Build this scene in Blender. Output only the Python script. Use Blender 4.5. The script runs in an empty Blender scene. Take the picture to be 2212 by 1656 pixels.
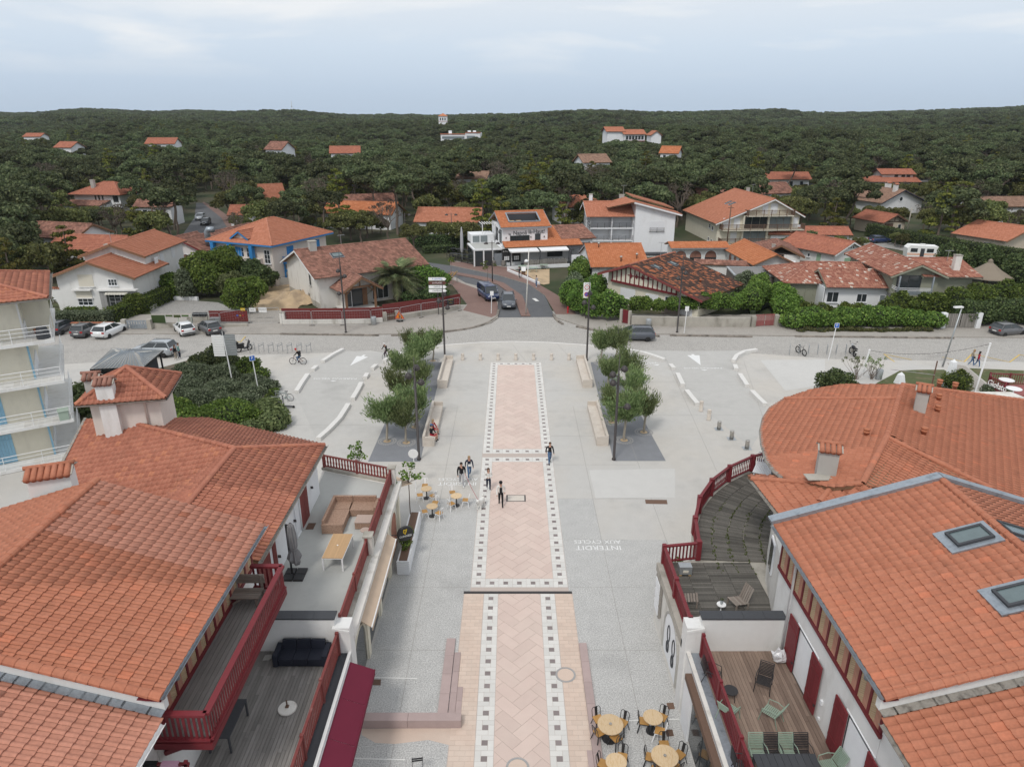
import bpy,math,random
from math import pi,cos,sin
import numpy as np
from mathutils import Vector,Matrix
R=math.radians
V3=Vector
ru=random.uniform
RX=Matrix.Rotation(pi/2,4,"X")
sc=bpy.context.scene
C=sc.collection
random.seed(7)
RNG=np.random.default_rng(7)

# ---- camera, world, sun, exposure
CAM_H,PITCH,FOC,CX,CY=23.5,R(20.9),1500.0,1106.0,828.0
cam=bpy.data.cameras.new('camera');cam.sensor_width=36;cam.lens=36*FOC/2212
cam.clip_start=.5;cam.clip_end=9000
camo=bpy.data.objects.new('camera',cam);C.objects.link(camo)
camo.location=(0,0,CAM_H);camo.rotation_euler=(R(90)-PITCH,0,0)
sc.camera=camo
SUN_EL,SUN_AZ=R(52),R(205)
world=bpy.data.worlds.new('World');sc.world=world;world.use_nodes=True
nt=world.node_tree;N=nt.nodes;L=nt.links
N.clear()
wo=N.new('ShaderNodeOutputWorld')
sky=N.new('ShaderNodeTexSky');sky.sky_type='NISHITA';sky.sun_disc=False
sky.sun_elevation=SUN_EL;sky.sun_rotation=SUN_AZ;sky.air_density=1.2;sky.dust_density=3.0
b1=N.new('ShaderNodeBackground');b1.inputs[1].default_value=.06
L.new(sky.outputs[0],b1.inputs[0])
tc=N.new('ShaderNodeTexCoord')
sep=N.new('ShaderNodeSeparateXYZ');L.new(tc.outputs['Generated'],sep.inputs[0])
grad=N.new('ShaderNodeValToRGB');L.new(sep.outputs[2],grad.inputs[0])
cr=grad.color_ramp
cr.elements[0].position=0;cr.elements[0].color=(.50,.61,.75,1)
cr.elements[1].position=1;cr.elements[1].color=(.80,.83,.87,1)
e=cr.elements.new(.035);e.color=(.535,.645,.785,1)
e=cr.elements.new(.085);e.color=(.63,.73,.85,1)
e=cr.elements.new(.15);e.color=(.76,.81,.87,1)
mp=N.new('ShaderNodeMapping');mp.inputs['Scale'].default_value=(2.3,2.3,14);mp.inputs['Location'].default_value=(7.7,.4,2.1)
L.new(tc.outputs['Generated'],mp.inputs[0])
nz=N.new('ShaderNodeTexNoise');nz.inputs['Scale'].default_value=1.25;nz.inputs['Detail'].default_value=8
nz.inputs['Roughness'].default_value=.52;nz.inputs['Distortion'].default_value=.35
L.new(mp.outputs[0],nz.inputs[0])
rp=N.new('ShaderNodeValToRGB');L.new(nz.outputs[0],rp.inputs[0])
rp.color_ramp.elements[0].position=.50;rp.color_ramp.elements[0].color=(0,0,0,1)
rp.color_ramp.elements[1].position=.66;rp.color_ramp.elements[1].color=(1,1,1,1)
lo=N.new('ShaderNodeMapRange');L.new(sep.outputs[2],lo.inputs[0])
lo.inputs[1].default_value=.045;lo.inputs[2].default_value=.085;lo.inputs[3].default_value=0;lo.inputs[4].default_value=.75
mu=N.new('ShaderNodeMath');mu.operation='MULTIPLY';L.new(rp.outputs[0],mu.inputs[0]);L.new(lo.outputs[0],mu.inputs[1])
mx=N.new('ShaderNodeMixRGB');L.new(mu.outputs[0],mx.inputs[0]);L.new(grad.outputs[0],mx.inputs[1]);mx.inputs[2].default_value=(.90,.91,.92,1)
b2=N.new('ShaderNodeBackground');b2.inputs[1].default_value=1.0
L.new(mx.outputs[0],b2.inputs[0])
ms=N.new('ShaderNodeMixShader');ms.inputs[0].default_value=.88
L.new(b1.outputs[0],ms.inputs[1]);L.new(b2.outputs[0],ms.inputs[2]);L.new(ms.outputs[0],wo.inputs[0])
sun=bpy.data.lights.new('sun','SUN');sun.energy=1.5;sun.angle=R(12);sun.color=(1,.96,.90)
suno=bpy.data.objects.new('sun',sun);C.objects.link(suno)
suno.location=(0,0,60);suno.rotation_euler=(R(90)-SUN_EL,0,-SUN_AZ+pi)
sc.view_settings.view_transform='Standard';sc.view_settings.look='None'
sc.view_settings.exposure=0.16;sc.view_settings.gamma=1;sc.view_settings.use_curve_mapping=False
sc.cycles.max_bounces=6;sc.cycles.diffuse_bounces=3;sc.cycles.glossy_bounces=2;sc.cycles.transmission_bounces=3
sc.cycles.transparent_max_bounces=6;sc.cycles.caustics_reflective=False;sc.cycles.caustics_refractive=False
sc.cycles.use_denoising=True;sc.cycles.volume_bounces=2

# ---- survey: a photo point (2212 x 1656) to a place at a known height
cp,sp=cos(PITCH),sin(PITCH)
def P(u,v,z=0.0):
 a=(u-CX)/FOC;b=-(v-CY)/FOC
 dy=cp+b*sp;dz=-sp+b*cp
 t=(z-CAM_H)/dz
 return V3((a*t,dy*t,z))
def proj(p):
 zc=p[1]*cp-(p[2]-CAM_H)*sp;yc=p[1]*sp+(p[2]-CAM_H)*cp
 if zc<.1:return(-9999,-9999)
 return(CX+FOC*p[0]/zc,CY-FOC*yc/zc)

# ---- materials
MATS={}
def base_mat(name):
 m=bpy.data.materials.new(name);m.use_nodes=True;nt=m.node_tree;nt.nodes.clear()
 o=nt.nodes.new('ShaderNodeOutputMaterial');b=nt.nodes.new('ShaderNodeBsdfPrincipled')
 nt.links.new(b.outputs[0],o.inputs[0]);MATS[name]=m
 return m,nt,b
def mth(nt,op,a,b=None,c=None):
 n=nt.nodes.new('ShaderNodeMath');n.operation=op
 for i,v in enumerate((a,b,c)):
  if v is None:continue
  if hasattr(v,'node'):nt.links.new(v,n.inputs[i])
  else:n.inputs[i].default_value=v
 return n.outputs[0]
def noise(nt,vec,scale,detail=4,rough=.55):
 n=nt.nodes.new('ShaderNodeTexNoise');n.inputs['Scale'].default_value=scale;n.inputs['Detail'].default_value=detail
 n.inputs['Roughness'].default_value=rough
 nt.links.new(vec,n.inputs['Vector']);return n.outputs[0]
def ramp(nt,fac,stops,const=False):
 r=nt.nodes.new('ShaderNodeValToRGB');nt.links.new(fac,r.inputs[0]);cr=r.color_ramp
 if const:cr.interpolation='CONSTANT'
 def c4(c):return(c,c,c,1)if isinstance(c,(int,float))else(*c,1)
 cr.elements[0].position=stops[0][0];cr.elements[0].color=c4(stops[0][1])
 cr.elements[1].position=stops[-1][0];cr.elements[1].color=c4(stops[-1][1])
 for p,c in stops[1:-1]:
  e=cr.elements.new(p);e.color=c4(c)
 return r.outputs[0]
def mixc(nt,f,a,b,mode='MIX'):
 n=nt.nodes.new('ShaderNodeMixRGB');n.blend_type=mode
 for i,v in((0,f),(1,a),(2,b)):
  if hasattr(v,'node'):nt.links.new(v,n.inputs[i])
  elif i==0:n.inputs[0].default_value=v
  else:n.inputs[i].default_value=(*v,1)
 return n.outputs[0]
def randv(nt):
 g=nt.nodes.new('ShaderNodeNewGeometry');o=nt.nodes.new('ShaderNodeObjectInfo')
 s=mth(nt,'ADD',g.outputs['Random Per Island'],o.outputs['Random'])
 return mth(nt,'FRACT',s),g.outputs['Position']
def bump(nt,b,h,strength,dist=.02):
 n=nt.nodes.new('ShaderNodeBump');n.inputs['Strength'].default_value=strength;n.inputs['Distance'].default_value=dist
 nt.links.new(h,n.inputs['Height']);nt.links.new(n.outputs[0],b.inputs['Normal'])
def stretch(nt,vec,s):
 n=nt.nodes.new('ShaderNodeMapping');n.inputs['Scale'].default_value=s;nt.links.new(vec,n.inputs[0]);return n.outputs[0]
def mk(name,col,rough=.75,var=.12,scale=1.2,rnd=0,col2=None,thr=(.5,.65),metal=0,bmp=0,bscale=30,spec=.35,st=None,fine=0,fscale=40,coat=0):
 if name in MATS:return MATS[name]
 m,nt,b=base_mat(name)
 r,pos=randv(nt)
 v=stretch(nt,pos,st)if st else pos
 n1=noise(nt,v,scale)
 c=mixc(nt,0,col,col)
 if col2:c=mixc(nt,ramp(nt,n1,[(thr[0],0.),(thr[1],1.)]),col,col2)
 n2=noise(nt,v,scale*3.1,5)
 f=mth(nt,'MULTIPLY_ADD',n2,2*var,1-var)
 if rnd:f=mth(nt,'MULTIPLY',f,mth(nt,'MULTIPLY_ADD',r,2*rnd,1-rnd))
 if fine:f=mth(nt,'MULTIPLY',f,mth(nt,'MULTIPLY_ADD',noise(nt,pos,fscale,2),2*fine,1-fine))
 hs=nt.nodes.new('ShaderNodeHueSaturation');nt.links.new(c,hs.inputs['Color']);nt.links.new(f,hs.inputs['Value'])
 nt.links.new(hs.outputs[0],b.inputs['Base Color'])
 b.inputs['Roughness'].default_value=rough;b.inputs['Metallic'].default_value=metal
 b.inputs['Specular IOR Level'].default_value=spec;b.inputs['Coat Weight'].default_value=coat
 if bmp:bump(nt,b,noise(nt,v,bscale,4),bmp)
 return m
def leafmat(name,a,bcol,c2=None):
 m,nt,b=base_mat(name)
 r,pos=randv(nt)
 o=nt.nodes.new('ShaderNodeObjectInfo')
 c=ramp(nt,r,[(0,a),(.7,bcol),(1,c2 or bcol)])
 f=mth(nt,'MULTIPLY',mth(nt,'MULTIPLY_ADD',noise(nt,pos,.5,3),.9,.5),mth(nt,'MULTIPLY_ADD',o.outputs['Random'],.75,.66))
 hs=nt.nodes.new('ShaderNodeHueSaturation');nt.links.new(c,hs.inputs['Color']);nt.links.new(f,hs.inputs['Value'])
 hu=mth(nt,'MULTIPLY_ADD',o.outputs['Random'],.045,.475);nt.links.new(hu,hs.inputs['Hue'])
 nt.links.new(hs.outputs[0],b.inputs['Base Color']);b.inputs['Roughness'].default_value=.7;b.inputs['Specular IOR Level'].default_value=.25
 tr=nt.nodes.new('ShaderNodeBsdfTranslucent');nt.links.new(hs.outputs[0],tr.inputs[0])
 mixs=nt.nodes.new('ShaderNodeMixShader');mixs.inputs[0].default_value=.28
 nt.links.new(b.outputs[0],mixs.inputs[1]);nt.links.new(tr.outputs[0],mixs.inputs[2])
 nt.links.new(mixs.outputs[0],[n for n in nt.nodes if n.type=='OUTPUT_MATERIAL'][0].inputs[0])
 return m
def tilemat(name,stops,dirt=.35,dirtcol=(.05,.035,.028),dthr=(.56,.74),rough=.8):
 m,nt,b=base_mat(name)
 r,pos=randv(nt)
 c=ramp(nt,r,stops)
 n1=noise(nt,pos,1.1,5,.62)
 c=mixc(nt,mth(nt,'MULTIPLY',ramp(nt,n1,[(dthr[0],0.),(dthr[1],1.)]),dirt),c,dirtcol)
 f=mth(nt,'MULTIPLY_ADD',noise(nt,pos,9,4),.5,.76)
 hs=nt.nodes.new('ShaderNodeHueSaturation');nt.links.new(c,hs.inputs['Color']);nt.links.new(f,hs.inputs['Value'])
 nt.links.new(hs.outputs[0],b.inputs['Base Color']);b.inputs['Roughness'].default_value=rough;b.inputs['Specular IOR Level'].default_value=.25
 bump(nt,b,noise(nt,pos,60,3),.25,.01)
 return m
def woodmat(name,cols,along='Y',rough=.8,rnd=.22):
 m,nt,b=base_mat(name)
 r,pos=randv(nt)
 s={'Y':(40,1.5,40),'X':(1.5,40,40),'Z':(40,40,1.5)}[along]
 g=noise(nt,stretch(nt,pos,s),1,5,.6)
 c=mixc(nt,r,cols[0],cols[1])
 f=mth(nt,'MULTIPLY',mth(nt,'MULTIPLY_ADD',g,.8,.6),mth(nt,'MULTIPLY_ADD',noise(nt,pos,.8,3),.5,.75))
 hs=nt.nodes.new('ShaderNodeHueSaturation');nt.links.new(c,hs.inputs['Color']);nt.links.new(f,hs.inputs['Value'])
 nt.links.new(hs.outputs[0],b.inputs['Base Color']);b.inputs['Roughness'].default_value=rough;b.inputs['Specular IOR Level'].default_value=.25
 bump(nt,b,g,.3,.005)
 return m
def plastermat(name,col,dirt=(.35,.32,.27),amt=.45):
 m,nt,b=base_mat(name)
 r,pos=randv(nt)
 n1=noise(nt,stretch(nt,pos,(.9,.9,.25)),1.1,5,.65)
 c=mixc(nt,mth(nt,'MULTIPLY',ramp(nt,n1,[(.52,0.),(.78,1.)]),amt),col,dirt)
 f=mth(nt,'MULTIPLY_ADD',noise(nt,pos,3,4),.12,.94)
 hs=nt.nodes.new('ShaderNodeHueSaturation');nt.links.new(c,hs.inputs['Color']);nt.links.new(f,hs.inputs['Value'])
 nt.links.new(hs.outputs[0],b.inputs['Base Color']);b.inputs['Roughness'].default_value=.85;b.inputs['Specular IOR Level'].default_value=.2
 bump(nt,b,noise(nt,pos,45,3),.25,.01)
 return m
def paving(name,col,sp_amt,big=.12,spscale=22,stain=.18,warm=None):
 m,nt,b=base_mat(name)
 r,pos=randv(nt)
 sp1=noise(nt,pos,spscale,2,.7)
 c=mixc(nt,ramp(nt,sp1,[(.3,0.),(.7,1.)]),tuple(x*(1-sp_amt)for x in col),tuple(min(1,x*(1+sp_amt))for x in col))
 if warm:c=mixc(nt,ramp(nt,noise(nt,pos,.09,4),[(.42,0.),(.62,1.)]),c,mixc(nt,1,c,warm,'MULTIPLY'))
 st1=noise(nt,pos,.22,6,.62)
 c=mixc(nt,mth(nt,'MULTIPLY',ramp(nt,st1,[(.55,0.),(.72,1.)]),stain),c,tuple(x*.45 for x in col))
 f=mth(nt,'MULTIPLY_ADD',noise(nt,pos,1.3,4),2*big,1-big)
 hs=nt.nodes.new('ShaderNodeHueSaturation');nt.links.new(c,hs.inputs['Color']);nt.links.new(f,hs.inputs['Value'])
 nt.links.new(hs.outputs[0],b.inputs['Base Color']);b.inputs['Roughness'].default_value=.85;b.inputs['Specular IOR Level'].default_value=.25
 bump(nt,b,sp1,.35,.01)
 return m
paving('plaza_concrete',(.485,.472,.45),.2,.08,22,.26,warm=(1.03,1.0,.96))
paving('plaza_aggregate',(.445,.44,.428),.40,.12,18,.34)
paving('plaza_light',(.53,.52,.50),.12,.06,30,.12)
paving('plaza_path',(.455,.445,.425),.12,.08,30,.30)
paving('setts',(.375,.358,.335),.42,.12,10,.3)
paving('pavement',(.34,.315,.285),.26,.12,16,.3)
paving('asphalt',(.115,.118,.125),.22,.15,20,.3)
paving('red_asphalt',(.21,.135,.115),.2,.15,18,.3)
paving('dark_resin',(.215,.222,.238),.16,.12,30,.2)
paving('gravel',(.30,.29,.275),.4,.15,9,.3)
mk('sand',(.48,.36,.23),.95,.2,.5,bmp=.6,bscale=3,col2=(.33,.25,.17))
mk('soil',(.075,.07,.04),.95,.3,.08,col2=(.035,.05,.018),thr=(.4,.6))
mk('grass',(.085,.10,.04),.95,.4,.9,col2=(.17,.14,.085),thr=(.5,.7))
mk('stone_pink',(.60,.475,.42),.8,.06,.5,rnd=.045,col2=(.62,.505,.445),thr=(.4,.7),fine=.10,fscale=60)
mk('stone_tan',(.60,.475,.395),.8,.06,.6,rnd=.05,col2=(.62,.51,.43),thr=(.4,.7),fine=.1,fscale=60)
mk('stone_white',(.63,.615,.585),.8,.06,.8,rnd=.06,fine=.06,fscale=50)
mk('stone_dark',(.235,.20,.195),.8,.1,2,rnd=.12,fine=.12,fscale=50)
mk('stone_mauve',(.40,.31,.295),.8,.12,1,rnd=.08,fine=.08,fscale=40)
mk('joint_grey',(.47,.40,.36),.9,.1,3)
mk('joint_line',(.30,.285,.265),.9,.2,3)
mk('limestone',(.58,.525,.465),.85,.14,1.2,fine=.1,fscale=20,st=(1,1,5),col2=(.50,.44,.38),thr=(.5,.8))
mk('white_paint',(.72,.72,.71),.7,.12,3)
mk('road_white',(.66,.655,.63),.8,.2,4)
mk('yellow_paint',(.60,.43,.14),.8,.25,3)
mk('kerb_stone',(.26,.23,.20),.9,.3,1.5,rnd=.2,col2=(.12,.105,.09))
mk('kerb_white',(.66,.645,.62),.8,.1,2)
mk('old_concrete',(.40,.375,.33),.9,.2,.7,col2=(.20,.185,.155),thr=(.5,.72),st=(1,1,.5),fine=.12,fscale=20)
plastermat('white_wall',(.71,.705,.69))
plastermat('clean_white',(.76,.77,.785),amt=.18)
plastermat('dirty_white',(.68,.66,.62),(.30,.27,.22),.8)
plastermat('cream_wall',(.70,.66,.55),amt=.35)
plastermat('beige_wall',(.60,.52,.42),amt=.3)
plastermat('pink_cream',(.66,.60,.55),amt=.3)
plastermat('green_wall',(.27,.275,.215),(.2,.2,.16),.25)
plastermat('grey_wall',(.42,.41,.385),(.25,.23,.2),.5)
plastermat('terrace_floor',(.44,.445,.425),(.33,.335,.32),.5)
mk('oxblood',(.165,.022,.028),.55,.15,3,rnd=.10)
mk('oxblood_faded',(.20,.05,.045),.75,.25,4,rnd=.12,col2=(.30,.16,.14),thr=(.62,.8))
mk('red_sheet',(.17,.032,.03),.5,.1,2)
mk('old_red_gate',(.29,.10,.095),.75,.2,3,rnd=.1)
mk('blue_paint',(.035,.22,.52),.6,.12,3,rnd=.08)
mk('sky_blue_shutter',(.26,.47,.62),.7,.12,3,rnd=.08)
mk('navy',(.02,.035,.07),.6,.1,3)
mk('black_metal',(.022,.022,.024),.45,.1,3,spec=.5)
mk('dark_brown_metal',(.05,.043,.042),.5,.1,3,spec=.4)
mk('anthracite',(.055,.058,.065),.6,.15,3,rnd=.1)
mk('zinc',(.36,.40,.44),.45,.25,3,metal=.6,rnd=.1,col2=(.22,.25,.28),thr=(.55,.75))
mk('old_gutter',(.30,.28,.25),.75,.3,4,col2=(.14,.125,.11),thr=(.5,.7))
mk('galvanised',(.42,.44,.45),.45,.12,6,metal=.6)
mk('steel',(.45,.43,.40),.35,.1,6,metal=.8)
mk('white_metal',(.78,.78,.78),.45,.05,4)
mk('pvc_white',(.76,.77,.79),.5,.04,4)
mk('shutter_white',(.72,.73,.75),.6,.05,3)
mk('shutter_cream',(.66,.62,.53),.6,.06,3)
mk('shutter_green',(.30,.44,.30),.7,.1,3)
mk('glass',(.035,.042,.047),.08,.3,2,spec=.7)
mk('glass_pale',(.20,.23,.24),.12,.3,2,spec=.7)
mk('sky_glass',(.11,.15,.155),.06,.2,1.5,spec=.9)
mk('timber',(.21,.115,.065),.75,.2,4,rnd=.15)
mk('old_timber',(.14,.085,.06),.8,.25,4,rnd=.15)
mk('new_timber',(.50,.33,.15),.7,.15,3,rnd=.1)
mk('grey_timber',(.23,.215,.195),.85,.25,4,rnd=.2)
mk('table_wood',(.50,.32,.17),.6,.15,2.5,rnd=.06,st=(12,1.2,1))
mk('bistro_wood',(.60,.45,.28),.6,.14,3,rnd=.08,st=(9,1.5,1),col2=(.50,.32,.15),thr=(.5,.75))
mk('seat_wood',(.44,.24,.075),.55,.2,4,rnd=.14,st=(3,12,1))
mk('bed_soil',(.13,.105,.075),.95,.35,.8,col2=(.07,.075,.035),bmp=.5,bscale=12)
mk('moss',(.06,.075,.02),.95,.3,8)
mk('wicker',(.37,.245,.18),.8,.2,16,col2=(.27,.17,.12),thr=(.45,.6),bmp=.5,bscale=40)
mk('wicker_top',(.42,.32,.27),.7,.2,8)
mk('navy_rattan',(.016,.019,.032),.65,.25,20,bmp=.5,bscale=45)
mk('grey_fabric',(.22,.215,.22),.9,.15,3)
mk('awning_red',(.135,.012,.032),.85,.10,.7)
mk('awning_tan',(.52,.40,.30),.85,.1,.8)
mk('awning_stripe',(.55,.53,.47),.85,.15,2)
mk('plank_grey_green',(.34,.42,.35),.6,.08,3)
mk('armchair_green',(.265,.345,.275),.5,.08,3)
mk('armchair_black',(.032,.03,.032),.5,.1,3,spec=.4)
mk('flat_roof',(.21,.205,.20),.9,.2,.5)
mk('thatch',(.24,.20,.155),.95,.3,6,st=(1,1,4),bmp=.6,bscale=18)
mk('mortar',(.50,.46,.40),.9,.15,5)
mk('brick_pink',(.47,.24,.17),.85,.1,6,rnd=.10)
mk('brick_buff',(.49,.35,.21),.85,.1,6,rnd=.10)
mk('granite',(.34,.335,.33),.8,.2,4,fine=.2,fscale=40)
mk('rubber',(.02,.02,.02),.8,.1,5)
mk('terracotta',(.40,.15,.08),.8,.12,4)
mk('ceramic',(.68,.66,.62),.6,.15,5,col2=(.50,.45,.38),thr=(.55,.75))
mk('bark',(.17,.135,.11),.95,.3,4,st=(1,1,.3),bmp=.5,bscale=18)
mk('pale_bark',(.36,.32,.26),.9,.25,6,bmp=.4,bscale=20)
mk('skin',(.50,.29,.21),.6,.05,6)
mk('polycarb',(.66,.66,.64),.4,.05,2)
mk('plastic_bag',(.62,.62,.64),.3,.25,9,spec=.6,bmp=.6,bscale=10)
def solid(name,col,rough=.7,spec=.35,metal=0,coat=0):
 return mk(name,col,rough,.07,4,spec=spec,metal=metal,coat=coat)
tilemat('tile_orange',[(0,(.39,.148,.088)),(.5,(.415,.162,.096)),(.95,(.43,.172,.105)),(1,(.50,.175,.098))],.22)
tilemat('tile_pale',[(0,(.445,.20,.138)),(.6,(.465,.212,.148)),(.965,(.48,.222,.156)),(.975,(.40,.15,.09)),(1,(.40,.15,.09))],.16)
tilemat('tile_far_orange',[(0,(.40,.16,.095)),(.6,(.44,.18,.11)),(1,(.48,.205,.13))],.2)
tilemat('tile_red',[(0,(.34,.13,.085)),(.5,(.385,.15,.098)),(.9,(.415,.168,.11)),(1,(.46,.185,.108))],.25)
tilemat('tile_bright',[(0,(.43,.155,.07)),(.6,(.47,.175,.08)),(1,(.52,.21,.105))],.12)
tilemat('tile_brown',[(0,(.21,.105,.08)),(.35,(.27,.135,.10)),(.75,(.33,.165,.125)),(1,(.39,.205,.15))],.5,dthr=(.45,.7))
tilemat('tile_dark',[(0,(.055,.036,.030)),(.5,(.085,.052,.042)),(.76,(.12,.065,.048)),(.80,(.37,.13,.065)),(1,(.43,.16,.08))],.3)
tilemat('tile_mottled',[(0,(.25,.10,.072)),(.35,(.31,.13,.092)),(.7,(.37,.17,.12)),(.94,(.41,.21,.15)),(.965,(.56,.48,.41)),(1,(.60,.53,.47))],.3)
tilemat('tile_old',[(0,(.24,.15,.11)),(.5,(.30,.185,.135)),(1,(.35,.225,.165))],.4)
woodmat('deck_grey',((.175,.165,.155),(.27,.255,.24)))
woodmat('deck_dark',((.075,.070,.062),(.145,.135,.12)))
woodmat('deck_brown',((.175,.125,.10),(.29,.215,.17)))
woodmat('bench_wood',((.20,.165,.14),(.27,.235,.205)),'X')
woodmat('fence_wood',((.12,.10,.085),(.19,.165,.145)),'Z')
leafmat('leaf_pine',(.046,.062,.03),(.108,.136,.058),(.18,.20,.092))
leafmat('leaf_oak',(.072,.085,.03),(.16,.175,.058),(.25,.245,.09))
leafmat('leaf_cypress',(.05,.066,.018),(.145,.155,.028),(.24,.225,.045))
leafmat('leaf_hedge',(.055,.098,.02),(.13,.21,.038),(.235,.31,.07))
leafmat('leaf_hedge_dark',(.04,.065,.025),(.095,.14,.048),(.165,.205,.08))
leafmat('leaf_grey',(.075,.10,.055),(.155,.19,.11),(.25,.28,.19))
leafmat('leaf_tamarisk',(.09,.13,.05),(.185,.235,.095),(.28,.32,.145))
leafmat('leaf_palm',(.08,.11,.05),(.17,.20,.09),(.27,.27,.14))
leafmat('leaf_fresh',(.065,.11,.02),(.13,.20,.035),(.21,.27,.06))
leafmat('leaf_twig',(.07,.058,.045),(.12,.10,.075),(.16,.14,.10))
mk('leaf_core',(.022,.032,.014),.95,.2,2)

# ---- mesh helpers
class MB:
 def __init__(s):s.v=[];s.f=[];s.m=[];s.cm=0
 def add(s,vs,fs):
  o=len(s.v);s.v+=[tuple(q)for q in vs];s.f+=[tuple(i+o for i in q)for q in fs];s.m+=[s.cm]*len(fs);return s
 def box(s,x0,x1,y0,y1,z0,z1):
  return s.add([(x0,y0,z0),(x1,y0,z0),(x1,y1,z0),(x0,y1,z0),(x0,y0,z1),(x1,y0,z1),(x1,y1,z1),(x0,y1,z1)],[(0,3,2,1),(4,5,6,7),(0,1,5,4),(1,2,6,5),(2,3,7,6),(3,0,4,7)])
 def boxm(s,sx,sy,sz,M):
  vs=[M@V3((x*sx/2,y*sy/2,z*sz/2))for z in(-1,1)for x,y in((-1,-1),(1,-1),(1,1),(-1,1))]
  return s.add(vs,[(0,3,2,1),(4,5,6,7),(0,1,5,4),(1,2,6,5),(2,3,7,6),(3,0,4,7)])
 def bar(s,a,b,w,h=None,up=(0,0,1)):
  a,b=Vector(a),Vector(b);h=h or w;d=b-a;n=d.length
  if n<1e-6:return s
  d/=n;u=Vector(up)
  if abs(d.dot(u))>.98:u=V3((1,0,0))
  x=d.cross(u).normalized();z=x.cross(d)
  M=Matrix(((x.x,d.x,z.x,(a.x+b.x)/2),(x.y,d.y,z.y,(a.y+b.y)/2),(x.z,d.z,z.z,(a.z+b.z)/2),(0,0,0,1)))
  return s.boxm(w,n,h,M)
 def tube(s,pts,r,n=6,cap=True):
  pts=[Vector(p)for p in pts];rs=r if isinstance(r,(list,tuple))else[r]*len(pts)
  rings=[];pu=None
  for i,p in enumerate(pts):
   d=(pts[min(i+1,len(pts)-1)]-pts[max(i-1,0)]).normalized()
   if pu is None:
    pu=V3((1,0,0))if abs(d.x)<.9 else V3((0,1,0))
   x=(pu-d*pu.dot(d)).normalized();y=d.cross(x);pu=x
   rings.append([p+(x*cos(2*pi*k/n)+y*sin(2*pi*k/n))*rs[i]for k in range(n)])
  vs=[q for rg in rings for q in rg];fs=[]
  for i in range(len(pts)-1):
   for k in range(n):
    a=i*n+k;b=i*n+(k+1)%n;fs.append((a,b,b+n,a+n))
  if cap:fs.append(tuple(reversed(range(n))));fs.append(tuple(range((len(pts)-1)*n,len(pts)*n)))
  return s.add(vs,fs)
 def lathe(s,prof,n=12,c=(0,0,0)):
  vs=[];fs=[];m=len(prof)
  for k in range(n):
   a=2*pi*k/n
   for r,z in prof:vs.append((c[0]+r*cos(a),c[1]+r*sin(a),c[2]+z))
  for k in range(n):
   for i in range(m-1):
    a=k*m+i;b=((k+1)%n)*m+i;fs.append((a,b,b+1,a+1))
  if prof[0][0]>1e-4:fs.append(tuple(k*m for k in reversed(range(n))))
  if prof[-1][0]>1e-4:fs.append(tuple(k*m+m-1 for k in range(n)))
  return s.add(vs,fs)
 def prism(s,poly,z0,z1):
  n=len(poly);vs=[(p[0],p[1],z0)for p in poly]+[(p[0],p[1],z1)for p in poly]
  a=sum(poly[i][0]*poly[(i+1)%n][1]-poly[(i+1)%n][0]*poly[i][1]for i in range(n))
  if a<0:vs=vs[:n][::-1]+vs[n:][::-1]
  fs=[tuple(reversed(range(n))),tuple(range(n,2*n))]+[(i,(i+1)%n,n+(i+1)%n,n+i)for i in range(n)]
  return s.add(vs,fs)
 def plate(s,pts,th,up=None):
  pts=[Vector(p)for p in pts];n=len(pts)
  nv=V3((0,0,0))
  for i in range(n):nv+=pts[i].cross(pts[(i+1)%n])
  nv.normalize()
  if nv.z<0:pts=pts[::-1];nv=-nv
  lo=[p-nv*th for p in pts]
  return s.add(lo+pts,[tuple(reversed(range(n))),tuple(range(n,2*n))]+[(i,(i+1)%n,n+(i+1)%n,n+i)for i in range(n)])
 def ball(s,c,r,nu=8,nv=6):
  rx,ry,rz=r if isinstance(r,(list,tuple))else(r,r,r)
  vs=[(c[0],c[1],c[2]-rz)];fs=[]
  for j in range(1,nv):
   t=pi*j/nv
   for k in range(nu):
    a=2*pi*k/nu;vs.append((c[0]+rx*sin(t)*cos(a),c[1]+ry*sin(t)*sin(a),c[2]-rz*cos(t)))
  vs.append((c[0],c[1],c[2]+rz));e=len(vs)-1
  for k in range(nu):
   fs.append((0,1+(k+1)%nu,1+k));fs.append((e,1+(nv-2)*nu+k,1+(nv-2)*nu+(k+1)%nu))
   for j in range(nv-2):
    a=1+j*nu+k;b=1+j*nu+(k+1)%nu;fs.append((a,b,b+nu,a+nu))
  return s.add(vs,fs)
 def mesh(s,name,mat=None,smooth=False):
  me=bpy.data.meshes.new(name);me.from_pydata(s.v,[],s.f)
  if mat:
   for q in(mat if isinstance(mat,(list,tuple))else[mat]):me.materials.append(MATS[q])
   if isinstance(mat,(list,tuple)):me.polygons.foreach_set('material_index',s.m)
  if smooth:me.polygons.foreach_set('use_smooth',[True]*len(me.polygons))
  me.update();return me
 def b(s,name,mat,parent=None,smooth=False):return link(name,s.mesh(name,mat,smooth),parent)
def aD(*a):return MB().add(*a)
def bX(*a):return MB().box(*a)
def tB(*a):return MB().tube(*a)
def lT(*a):return MB().lathe(*a)
def bR(*a):return MB().bar(*a)
def bM(*a):return MB().boxm(*a)
def link(name,me,parent=None,M=None):
 o=bpy.data.objects.new(name,me);C.objects.link(o)
 if parent is not None:o.parent=parent
 if M is not None:o.matrix_local=M
 return o
def tag(o,label=None,cat=None,group=None,kind=None):
 if label:o['label']=label
 if cat:o['category']=cat
 if group:o['group']=group
 if kind:o['kind']=kind
 return o
def thing(name,label,cat,loc=(0,0,0),rz=0,group=None):
 o=bpy.data.objects.new(name,None);C.objects.link(o);o.empty_display_size=.2
 o.location=loc;o.rotation_euler=(0,0,rz)
 return tag(o,label,cat,group)
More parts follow.
